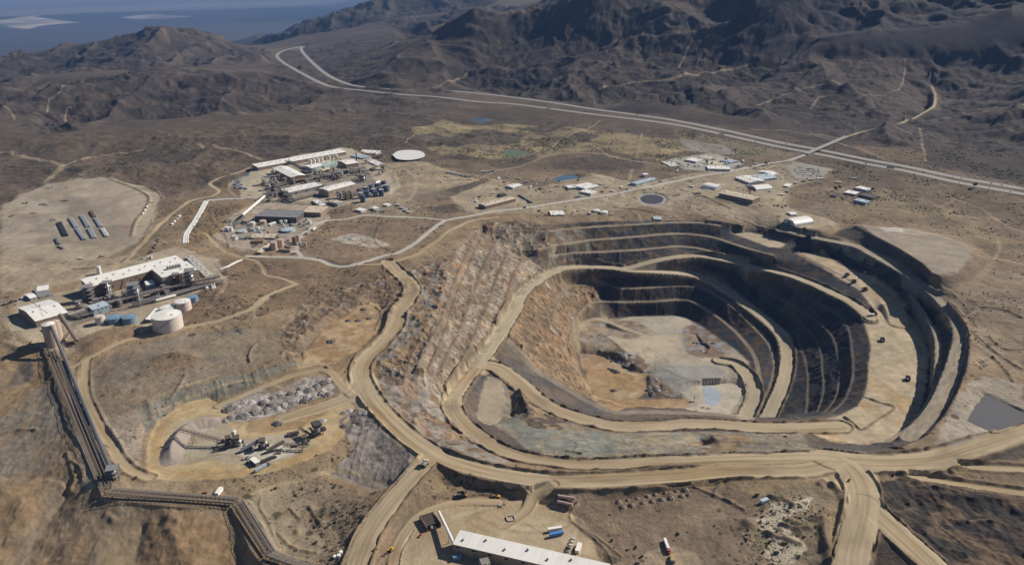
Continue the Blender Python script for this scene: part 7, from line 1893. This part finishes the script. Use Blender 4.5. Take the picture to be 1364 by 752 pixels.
# trees of the settlement
for k, (px, py, s_, lb) in enumerate(((1020.5, 220.5, .8, "dark round tree beside the white store near the overpass"), (967, 214, .6, "tree at the right end of the office complex"), (941, 217.5, .7, "tree left of the shaded cream office"), (948, 219, .55, "tree in front of the shaded cream office"), (959, 218, .6, "tree at the right of the shaded cream office"), (1113, 254, .8, "left dark tree beside the eastern camp"), (1119, 252.5, .8, "right dark tree beside the eastern camp"), (1162, 255, .75, "dark tree behind the long dark camp block"), (1297, 250, 1.0, "lone tree on the highway verge"), (1070.5, 307, .6, "dark bush like tree between pit rim and lone shelter"), (1046, 277, .5, "small dark tree by the dark machines"), (770, 243, .6, "dark tree on the bank of the blue pond"), (745, 243.5, .5, "low dark tree left of the blue pond"), (728, 242, .45, "small tree at the reedy end of the blue pond"))):
    dup(TREE, hit(px, py), k * 1.1, lb, None, s_)

# many small sheds and containers round the offices
rs4 = random.Random(31)
for k, (px, py) in enumerate(((904, 222), (918, 219), (926, 222), (934, 221), (950, 213), (968, 219), (978, 217), (984, 221), (990, 215), (1000, 222), (1008, 219), (926, 228), (902, 228), (1042, 238), (1048, 256), (1040, 260), (1026, 255), (968, 250), (960, 247), (930, 258), (921, 249), (985, 250), (996, 248), (1060, 244), (1070, 242))):
    if not free(px, py, 5): continue
    trailer("site_container", "small pale container standing among the office and workshop buildings", px, py, rs4.uniform(0, 3), rs4.uniform(6, 13), 3.5, 3, [WHITET, CONC, BLUER, WHITET, STEEL][k % 5], "small containers around the offices and workshops", 'container', None, None, False)
for k, (px, py) in enumerate(((664, 238), (672, 243), (690, 239), (702, 243), (707, 249), (720, 252), (735, 255), (742, 249), (800, 246), (808, 250), (815, 255), (802, 256), (828, 250), (836, 252), (880, 242), (770, 262), (657, 258), (640, 262), (634, 269), (700, 276), (765, 283), (785, 285), (815, 286))):
    if not free(px, py, 5): continue
    trailer("site_container", "small pale container beside the access road north of the pit", px, py, rs4.uniform(0, 3), rs4.uniform(6, 12), 3.5, 3, [WHITET, STEEL, CONC, BLUER, WHITET, RUST][k % 6], "small containers along the access road", 'container', None, None, False)
for k in range(16):
    px, py = rs4.uniform(640, 830), rs4.uniform(246, 262)
    if not free(px, py, 3): continue
    car(px, py, rs4.uniform(0, 3), "vehicle standing between the buildings along the access road", "vehicles along the access road", None, ['car', 'pickup', 'van'][k % 3])
# ------------------------------------------------------------------ south yard
t, L, Wd, h = building("crusher_hall", "huge white roofed hall with Y shaped roof vents at the bottom edge", [(812, 751), (613.4, 706), (606, 722)], 13, WHITE, TANW, 'mono', 3, 9, 0)
for k in range(7):
    x = -L / 2 + (k + .35) * L / 7; y = Wd * (.2 if k % 2 else -.12)
    z = h - .25 + .3 - Wd * .12 * (.5 - y / Wd)
    v = MB(); v.cyl((x, y, z - .2), .8, 1.8, n=10); v.cyl((x, y, z + 1.5), 1.2, .7, .3, n=10)
    for w in range(3): v.bar((x, y, z + .8), (x + 2.4 * math.cos(w * 2.09 + .5), y + 2.4 * math.sin(w * 2.09 + .5), z), .3)
    v.build("roof_vent", STEEL, t)
# feed hopper of the crusher hall
a = hit(573, 697); rz = hd((566, 684), (580, 706))
t = thing("feed_hopper", "dark ore feed hopper with retaining walls left of the crusher hall", "hopper", a, rz)
for s_ in (-1, 1): MB().box((0, s_ * 7, 2.0), (20, .8, 6)).build("side_wall", RUST, t)
MB().box((-10, 0, 2.0), (.8, 14.8, 6)).build("back_wall", RUST, t)
MB().prism([(-6.5, 4), (6.5, 4), (2.5, .4), (-2.5, .4)], -9.4, 6).build("bin", DARK, t)
MB().box((8, 0, 1.2), (5, 5, 2.4)).build("feeder", STEEL, t)
g = MB()
for k in range(7): g.bar((-9 + k * 2.6, -6.8, 4.6), (-9 + k * 2.6, 6.8, 4.6), .3)
g.build("grizzly_bars", RUST, t)
conveyor("covered_conveyor", "white tube conveyor from the feed hopper into the crusher hall", at(584.5, 682, 6), at(604.5, 724, 9), 2.7, 2.4, 'covered', STEEL, WHITET, 2)
tower("lattice_tower", "yellow brown lattice tower in front of the crusher hall", 646, 757, 8, 9, 3, mat("ochre steel", (.35, .25, .12), .7), STEEL)
trailer("container", "blue container in the shade of the crusher hall", 609, 744, .3, 8, 4, 4, BLUET, None, 'container', None, None, False)
HT = make_haul_truck("dark haul truck loaded with pale ore at the main road junction", mat("pale truck bed", (.42, .41, .39), .6), YEL, ROCK)
HT.location = hit(565.5, 619.5); HT.rotation_euler.z = hd((558, 628), (572, 612)) 
HT2 = make_haul_truck("dark haul truck parked below the road bank in the south yard", DARK, YEL)
HT2.location = hit(615.5, 661); HT2.rotation_euler.z = .1
ld2 = make_loader("yellow wheel loader right of the parked haul truck in the south yard"); ld2.location = hit(661, 662); ld2.rotation_euler.z = 2.9
ex = make_excavator("yellow excavator with dark boom beside the south haul road"); ex.location = hit(521, 733); ex.rotation_euler.z = hd((522, 731), (512, 741))
car(559.5, 713.5, hd((556, 717), (563, 709)), "red and white pickup left of the feed hopper", None, 4, 'pickup')
tanker("tank_trailer", "upper one of two long pink trailers at the yard's edge", 755, 664.5, hd((742, 662), (770, 668)), 17, 1.6, mat("pale pink paint", (.45, .33, .32), .6))
tanker("tank_trailer", "lower one of two long pink trailers at the yard's edge", 752.5, 672.5, hd((742, 670), (766, 676)), 16, 1.6, mat("pale pink paint", (.45, .33, .32), .6))
trailer("trailer", "long white trailer beside the blue covered trailer", 739, 706.5, hd((728, 708), (752, 704)), 14, 3, 3, WHITET)
trailer("trailer", "blue covered trailer parked in the south yard", 741, 713, hd((728, 715), (752, 710)), 14, 3, 3, BLUE)
for k in range(5):
    car(762.5 - 2.1 * k, 718 + 4.3 * k, hd((750, 733), (762, 729)), ["first", "second", "third", "fourth", "fifth"][k] + " pickup counted from the far end of the south yard row", "pickups in the south yard row", [1, 0, 7, 2, 3][k], 'pickup')
trailer("site_trailer", "white site trailer right of the row of pickups", 770.5, 731, hd((768, 738), (773, 724)), 12, 4, 3.2, WHITET, None, 'site trailer', None, None, False)
a = hit(680.5, 690); t = thing("barrier_square", "small square of concrete barriers in the middle of the south yard", "barriers", a, .2)
for k in range(4): MB().box((4 * math.cos(k * math.pi / 2), 4 * math.sin(k * math.pi / 2), .6), (1.0, 6.6, 1.2), rz=k * math.pi / 2).build("barrier", CONC, t)
clutter("pallet_pile", "pallets on the ground behind the barrier square", 668, 672.5, 7, 3, [CONC, RUST], 1.0, 'pallets')
clutter("parts_pile", "parts by the upper pink trailer", 744, 659, 6, 2.5, [DARK, STEEL], 1.5, 'parts')
t = semi("red and white truck alone on the bare ground right of the hall", 888.5, 729, hd((886, 722), (891, 736)), WHITET, RED)
trailer("ochre_box", "ochre box container below the red and white truck", 896, 745, hd((896, 738), (896, 752)), 9, 4, 3, mat("ochre paint", (.33, .23, .10), .7), None, 'container', None, None, False)
car(849, 750, .2, "dark car at the bottom edge near the ochre box", None, 2)
trailer("container", "blue container beside the pale dry basins", 1018, 668, hd((1013, 671), (1024, 665)), 9, 4, 3, BLUER, None, 'container', None, None, False)
car(1131, 639.5, .9, "dark pickup driving through the big eastern road junction", None, 2, 'pickup')
# ------------------------------------------------------------------ pit vehicles
def truck_copy(px, py, rz, label):
    dup(HT2, hit(px, py), rz, label, None, 1.0)
truck_copy(1128, 367.5, .6, "haul truck farthest left of the group on the upper terrace")
truck_copy(1155, 365.5, 2.6, "haul truck by the dark wall on the upper terrace")
truck_copy(1137, 376, .4, "haul truck in the middle of the upper terrace group")
truck_copy(1152, 386.5, .2, "haul truck nearest the camera in the upper terrace group")
truck_copy(1175, 454, 1.3, "haul truck alone at the inner edge of the wide terrace")
truck_copy(1209, 505.5, 1.2, "haul truck driving along the middle of the wide terrace")
trailer("water_tank", "white tank trailer at the tip of the terrace wedge", 1160, 420.5, .05, 11, 3, 3, WHITET)
a = hit(922.5, 534.5); t = thing("drill_rig", "small drill rig at the edge of the blasting grid in the pit", "drill rig", a, .4)
for s_ in (-1, 1): MB().box((0, s_ * 1.3, .5), (5, .8, 1)).build("track", DARK, t)
MB().box((-.5, 0, 2), (5, 3, 2)).build("body", WHITET, t); MB().box((2.6, 0, 5.2), (.8, .8, 10)).build("mast", STEEL, t)
car(937, 542.5, .1, "left white pickup below the blasting grid", None, 0, 'pickup'); car(944, 543.5, .1, "right white pickup below the blasting grid", None, 1, 'pickup')
# ------------------------------------------------------------------ mobile crushing plant
conveyor("stacker_conveyor", "long stacker conveyor reaching out over the curved gravel pile", at(240, 573, 15), at(305, 591, 4), 4.2, 3.0, 'open', CRUSH, None, 2)
conveyor("belt_conveyor", "short low belt under the long stacker conveyor", at(286, 599, 2), at(306, 593, 4), 3, 2, 'open', DARK, None, 1)
conveyor("belt_conveyor", "leftmost slanted belt between the two crushers", at(321, 600, 2), at(347, 586, 8), 4.4, 2.8, 'covered', CRUSH, STEEL, 1)
conveyor("belt_conveyor", "slanted belt right of the second crusher", at(355, 601, 2), at(379, 588, 8), 4.4, 2.8, 'covered', CRUSH, BROWNST, 1)
conveyor("belt_conveyor", "level belt leading to the jaw crusher", at(378, 594, 4), at(411, 594, 5), 4.2, 2.8, 'open', CRUSH, None, 2)
conveyor("belt_conveyor", "belt slanting down to the jaw crusher from behind", at(398, 571, 7), at(414, 580, 3), 3, 2.2, 'open', DARK, None, 1)
def crusher(label, px, py, rz, s_=1.0, m=CRUSH):
    s_ *= 1.3
    a = hit(px, py); t = thing("crusher", label, "crusher", a, rz)
    b = MB()
    for x in (-3, 3):
        for y in (-2, 2): b.bar((x, y, -.5), (x, y, 5), .5)
    b.box((0, 0, 3), (7, 5, .4)); b.build("frame", m, t)
    MB().cyl((0, 0, 3.2), 2.2, 3.0, 1.7, n=16).build("crushing_bowl", STEEL, t)
    MB().prism([(-3.4, 9.2), (3.4, 9.2), (1.4, 6.2), (-1.4, 6.2)], -2.6, 2.6).build("hopper", m, t)
    MB().box((4.6, 0, 3.0), (2.2, 3, 2)).build("motor", DARK, t)
    MB().box((-4.2, 0, 6.2), (1.6, 5, .2)).build("walkway", STEEL, t)
    t.scale = (s_,) * 3
crusher("left crusher under the white dust silo", 316, 593, .3, 1.0)
crusher("second crusher between the two slanted belts", 350, 597, .2, 1.0)
crusher("small crusher left of the dust silo feeding the stacker", 305, 592, .5, .9)
crusher("big jaw crusher at the right end of the crushing plant", 423, 579, .7, 1.35, DARK)
crusher("screen crusher left of the jaw crusher at the level belt", 406, 590, .3, .8)
tank("dust_silo", "white dust silo rising over the mobile crushing plant", 310.5, 573, 2.8, 12, WHITET, cat='silo', rails=False, cone=.4)
tank("dust_silo", "short pale silo beside the left crusher", 319, 586, 2.2, 7, WHITET, cat='silo', rails=False, cone=.4)
tank("dust_silo", "pale round bin on the second crusher", 353, 588, 2.4, 7, WHITET, cat='silo', rails=False, cone=.4)
trailer("control_cabin", "white roofed control cabin with a dark front below the crushers", 340, 617, hd((333, 610), (346, 621)), 13, 6, 4.5, DARK, None, 'cabin', WHITET, None, False)
semi("dark semi truck right of the control cabin", 358, 613, hd((352, 615), (364, 610)), DARK, DARK)
semi("blue grey semi truck below the control cabin", 350, 623.5, hd((344, 626), (355, 620)), BLUW, DBLUE)
a = hit(391, 578.5); t = thing("screening_deck", "flat grey screening deck behind the level belt", "screen", a, .4)
MB().box((0, 0, 2.2), (14, 7, .5)).build("deck", STEEL, t)
for x in (-5, 5):
    for y in (-2.8, 2.8): MB().bar((x, y, -.5), (x, y, 2.2), .5).build("leg", DARK, t)
g = MB()
for k in range(6): g.box((-5.5 + k * 2.2, 0, 2.9), (1.0, 6, .9))
g.build("screen_panel", RUST, t)
clutter("parts_pile", "crusher spare parts beside the control cabin", 331, 611, 9, 3, [DARK, STEEL], 2, 'parts')
clutter("parts_pile", "rails and pipes in front of the level belt", 372, 600, 8, 5, [STEEL, RUST], 1.2, 'parts')
clutter("parts_pile", "steel under the two slanted belts", 335, 596, 8, 5, [STEEL, RUST, DARK], 2, 'parts')
car(272.5, 656.8, hd((268, 657), (277, 656)), "red and white pickup beside the level overland conveyor", None, 4, 'pickup')
trailer("site_trailer", "white site trailer right of the red and white conveyor pickup", 292, 656, hd((288, 660), (296, 651)), 11, 4, 3.5, WHITET, None, 'site trailer', None, None, False)
for k, (px, py) in enumerate(((446, 739.5), (454, 733.5), (451, 738))):
    tank("water_tank", ["left", "farthest", "right"][k] + " one of three little white tanks on the scrubby flat", px, py, 2.4, 2.6, WHITET, None, "three little white tanks on the flat", rails=False, n=16)
# gravel pile under the stacker: a curved ridge
def gravel_ridge():
    path = [hit(*p) for p in ((296, 563), (278, 562), (258, 568), (243, 578), (233, 592), (228, 606), (231, 619))]
    line, s = spline(path, step=2.5)
    c0 = Vector((line[0][0], line[0][1], float(H(line[0][0], line[0][1]))))
    b = MB(); vs = []; m_ = 15
    d = np.gradient(line[:, :2], axis=0); d /= np.linalg.norm(d, axis=1)[:, None]; nr_ = np.stack([-d[:, 1], d[:, 0]], 1)
    for k in range(len(line)):
        f = s[k] / s[-1]; hh = 8.5 * min(1, f * 5 + .1, (1 - f) * 4 + .05)
        for j in range(m_):
            o = (j / (m_ - 1) - .5) * 2
            x, y = line[k][0] + nr_[k, 0] * o * 13, line[k][1] + nr_[k, 1] * o * 13
            z = float(H(x, y)) + hh * max(0, 1 - abs(o)) - .3 + rnd.uniform(-.35, .35) + .9 * math.sin(k * 1.7 + 1.3 * math.sin(k * .6)) * (1 - abs(o)) * abs(o) * 2
            vs.append((x, y, z))
    b.add(vs, [(k * m_ + j, k * m_ + j + 1, (k + 1) * m_ + j + 1, (k + 1) * m_ + j) for k in range(len(line) - 1) for j in range(m_ - 1)])
    o = b.build("gravel_pile", mat("pinkish gravel", (.26, .22, .188), .95, dirt=.4, scale=.1), None, True)
    tag(o, "curved pinkish gravel pile under the tip of the stacker conveyor", "gravel pile")
gravel_ridge()
# blasted rock heaps
rr = random.Random(5)
RM_ = [rock_mesh(rr, ROCK if q % 2 else ROCKW, 34) for q in range(4)]; RD_ = [rock_mesh(rr, ROCKD, 30) for _ in range(2)]
EARTH = mat("tipped earth", (.165, .128, .095), .95, dirt=.4, scale=.3)
RE_ = [rock_mesh(rr, EARTH, 3, .6) for _ in range(3)]
def heap(px, py, s_, label, group=None, dark=False, flat=.8):
    a = hit(px, py)
    o = bpy.data.objects.new("rock_heap", RE_[rr.randrange(3)] if dark == "earth" else (RD_ if dark else RM_)[rr.randrange(2 if dark else 4)]); COL.objects.link(o)
    o.location = (a[0], a[1], a[2] - .2); o.rotation_euler = (0, 0, rr.uniform(0, 6)); o.scale = (s_, s_ * rr.uniform(.8, 1.1), s_ * flat)
    return tag(o, label, "rock heap", group)
for k in range(34):
    f = (k // 2) / 16.5
    px = 303 + 138 * f + rr.uniform(-4, 4); py = 546 - 38 * f + (k % 2) * 13 + rr.uniform(-4, 3)
    heap(px, py, rr.uniform(5.5, 9), "blasted grey rock heap on the bank above the crushing plant", "rock heaps above the crushing plant", k % 5 == 0)
heap(369.5, 564, 8, "dark lone rock heap on the orange ground behind the crushers", None, True)
for px, py, s_, lb, dk in ((441, 455, 8, "dark rock heap in the middle of the orange quarry floor", True), (484, 412, 7, "left rock heap at the top of the orange quarry floor", True), (491, 424, 6, "rock heap at the right of the orange quarry floor", True), (464, 427, 6, "left rock heap across the orange quarry floor", True), (477, 427, 6, "middle rock heap across the orange quarry floor", True), (506, 379, 8, "pale boulder heap on the hill above the quarry floor", False), (430, 560, 6, "pale heap beside the big jaw crusher", False), (403, 428, 6, "rock heap on the quarry's left bank", False)):
    heap(px, py, s_, lb, None, dk)
for k in range(16):
    heap(818 + rr.uniform(-14, 22), 484 + rr.uniform(-14, 12), rr.uniform(4, 9), "dark muck heap between the grey and orange pit floors", "muck heaps between the pit floors", k % 2 == 0, 1.0)
for k in range(10):
    heap(872 + rr.uniform(-8, 14), 515 + rr.uniform(-10, 10), rr.uniform(4, 8), "dark muck heap on the tongue below the grey pit floor", "muck heaps on the lower pit tongue", k % 2 == 0, .9)
heap(817, 520, 7, "small dark rock heap on the orange pit floor", None, True)
for k in range(9):
    heap(926 + 32 * (k / 9) + rr.uniform(-6, 6), 456 + rr.uniform(-6, 12), rr.uniform(3.5, 6), "grey rock heap on the triangular island in the pit floor", "rock heaps on the triangular pit island", k % 2 == 0, .7)
for k in range(8):
    heap(668 + rr.uniform(-8, 10) if 0 else 466 + rr.uniform(-8, 22), 555 + rr.uniform(-10, 14), rr.uniform(4, 7), "grey rock heap on the crest of the grey tipped slope", "rock heaps on the grey tipped crest", k % 3 == 0, .7)
for k in range(16):
    heap(822 + 6.5 * k + rr.uniform(-2, 2), 668 - 1.2 * k + (k % 2) * 8, rr.uniform(3.5, 5.5), "tipped earth mound in the rows below the main haul road", "tipped mounds below the main haul road", "earth", 1.3)
for k in range(12):
    heap(1300 + rr.uniform(-4, 16), 486 + rr.uniform(-8, 8), rr.uniform(2.5, 4), "reddish dirt mound in the cluster right of the pit rim", "dirt mounds right of the pit rim", "earth", .9)
heap(320, 440, 9, "dark brushy mound on the hillside right of the tanks", None, True, .6)
# ------------------------------------------------------------------ desert shrubs
SM = [shrub_mesh(rr) for _ in range(6)]
cnt = 0
spots = [(1034, 737, 2.4), (1062, 741, 2.6), (1008, 659, 2.2), (1022, 724, 1.8), (1047, 724, 1.8), (1016, 735, 1.5), (1055, 698, 1.6), (1071, 715, 1.6), (337, 700, 2.6), (421, 722, 2.2), (815, 720, 1.8), (854, 741, 1.8), (847, 729, 1.5), (903, 711, 1.9), (836, 732, 1.4), (764, 732, 1.6), (181, 636, 1.8), (367, 651, 2.0), (445, 649, 2.0)]
for px, py, s_ in spots:
    spots_ = hit(px, py)
    o = bpy.data.objects.new("desert_shrub", SM[cnt % 6]); COL.objects.link(o); o.location = spots_; o.scale = (s_,) * 3; o.rotation_euler = (0, 0, rr.uniform(0, 6))
    tag(o, "low dark desert shrub on the dry ground near the camera", "shrub", "desert shrubs near the camera"); cnt += 1
W0 = int(np.searchsorted(RR, 1250))
okm = (SCR[:W0] > .2) & (RM[:W0] < .05) & (PM[:W0] < .05) & (FLAT[:W0] < .5)
ii, jj = np.nonzero(okm)
pr = SCR[:W0][ii, jj] * RR[ii] ** 2
rs_ = np.random.RandomState(4)
ch = rs_.choice(len(ii), 280, replace=False, p=pr / pr.sum())
for q in ch:
    i, j = ii[q], jj[q]
    s_ = rr.uniform(.9, 1.9)
    o = bpy.data.objects.new("desert_shrub", SM[cnt % 6]); COL.objects.link(o); o.location = (float(X[i, j]), float(Y[i, j]), float(Z[i, j]) - .05); o.scale = (s_, s_, s_ * .9); o.rotation_euler = (0, 0, rr.uniform(0, 6))
    tag(o, "low dark desert shrub on the dry ground near the camera", "shrub", "desert shrubs near the camera"); cnt += 1
# ground cover of smaller scrub: one mass nobody could count
def scrub():
    n1 = int(np.searchsorted(RR, 2600))
    m = SCR[:n1] * (RM[:n1] < .05) * (PM[:n1] < .05) * (FLAT[:n1] < .5)
    area = (RR[:n1, None] * DT) ** 2
    pr = (m * area * np.clip(fbm(X[:n1], Y[:n1], 45, 3, 1) + .55, 0, 1.4)).ravel()
    N = 17000
    q = rs_.choice(len(pr), N, p=pr / pr.sum())
    i, j = q // NT, q % NT
    jit = rs_.uniform(-.5, .5, (2, N)) * RR[i] * DT
    x, y = X[i, j] + jit[0], Y[i, j] + jit[1]
    z = H(x, y)
    s_ = (.45 + 1.3 * rs_.uniform(0, 1, N) ** 2.2) * np.clip(RR[i] / 1500, .8, 1.25)
    k = 5
    a = rs_.uniform(0, 6.28, N)
    V, F = [], []
    vs = np.zeros((N, 2 * k + 1, 3)); 
    for t in range(k):
        w = a + 2 * math.pi * t / k
        r0 = s_ * rs_.uniform(.7, 1.1, N); r1 = s_ * rs_.uniform(.75, 1.2, N)
        vs[:, t] = np.stack([x + r0 * np.cos(w), y + r0 * np.sin(w), z - .1], 1)
        vs[:, k + t] = np.stack([x + r1 * np.cos(w + .5), y + r1 * np.sin(w + .5), z + s_ * rs_.uniform(.5, .85, N)], 1)
    vs[:, 2 * k] = np.stack([x, y, z + s_ * 1.05], 1)
    tri = []
    for t in range(k):
        t2 = (t + 1) % k
        tri += [(t, t2, k + t), (t2, k + t2, k + t), (k + t, k + t2, 2 * k)]
    tri = np.array(tri)
    f = (np.arange(N)[:, None, None] * (2 * k + 1) + tri[None]).reshape(-1, 3)
    me = bpy.data.meshes.new("desert_scrub")
    me.vertices.add(N * (2 * k + 1)); me.vertices.foreach_set("co", vs.reshape(-1).astype(np.float32))
    me.loops.add(f.size); me.loops.foreach_set("vertex_index", f.astype(np.int32).ravel())
    me.polygons.add(len(f)); me.polygons.foreach_set("loop_start", (np.arange(len(f)) * 3).astype(np.int32))
    me.update(calc_edges=True); me.materials.append(SHRUB)
    o = bpy.data.objects.new("desert_scrub", me); COL.objects.link(o)
    tag(o, "scattered low desert scrub covering the dry ground", "scrub", None, "stuff")
scrub()
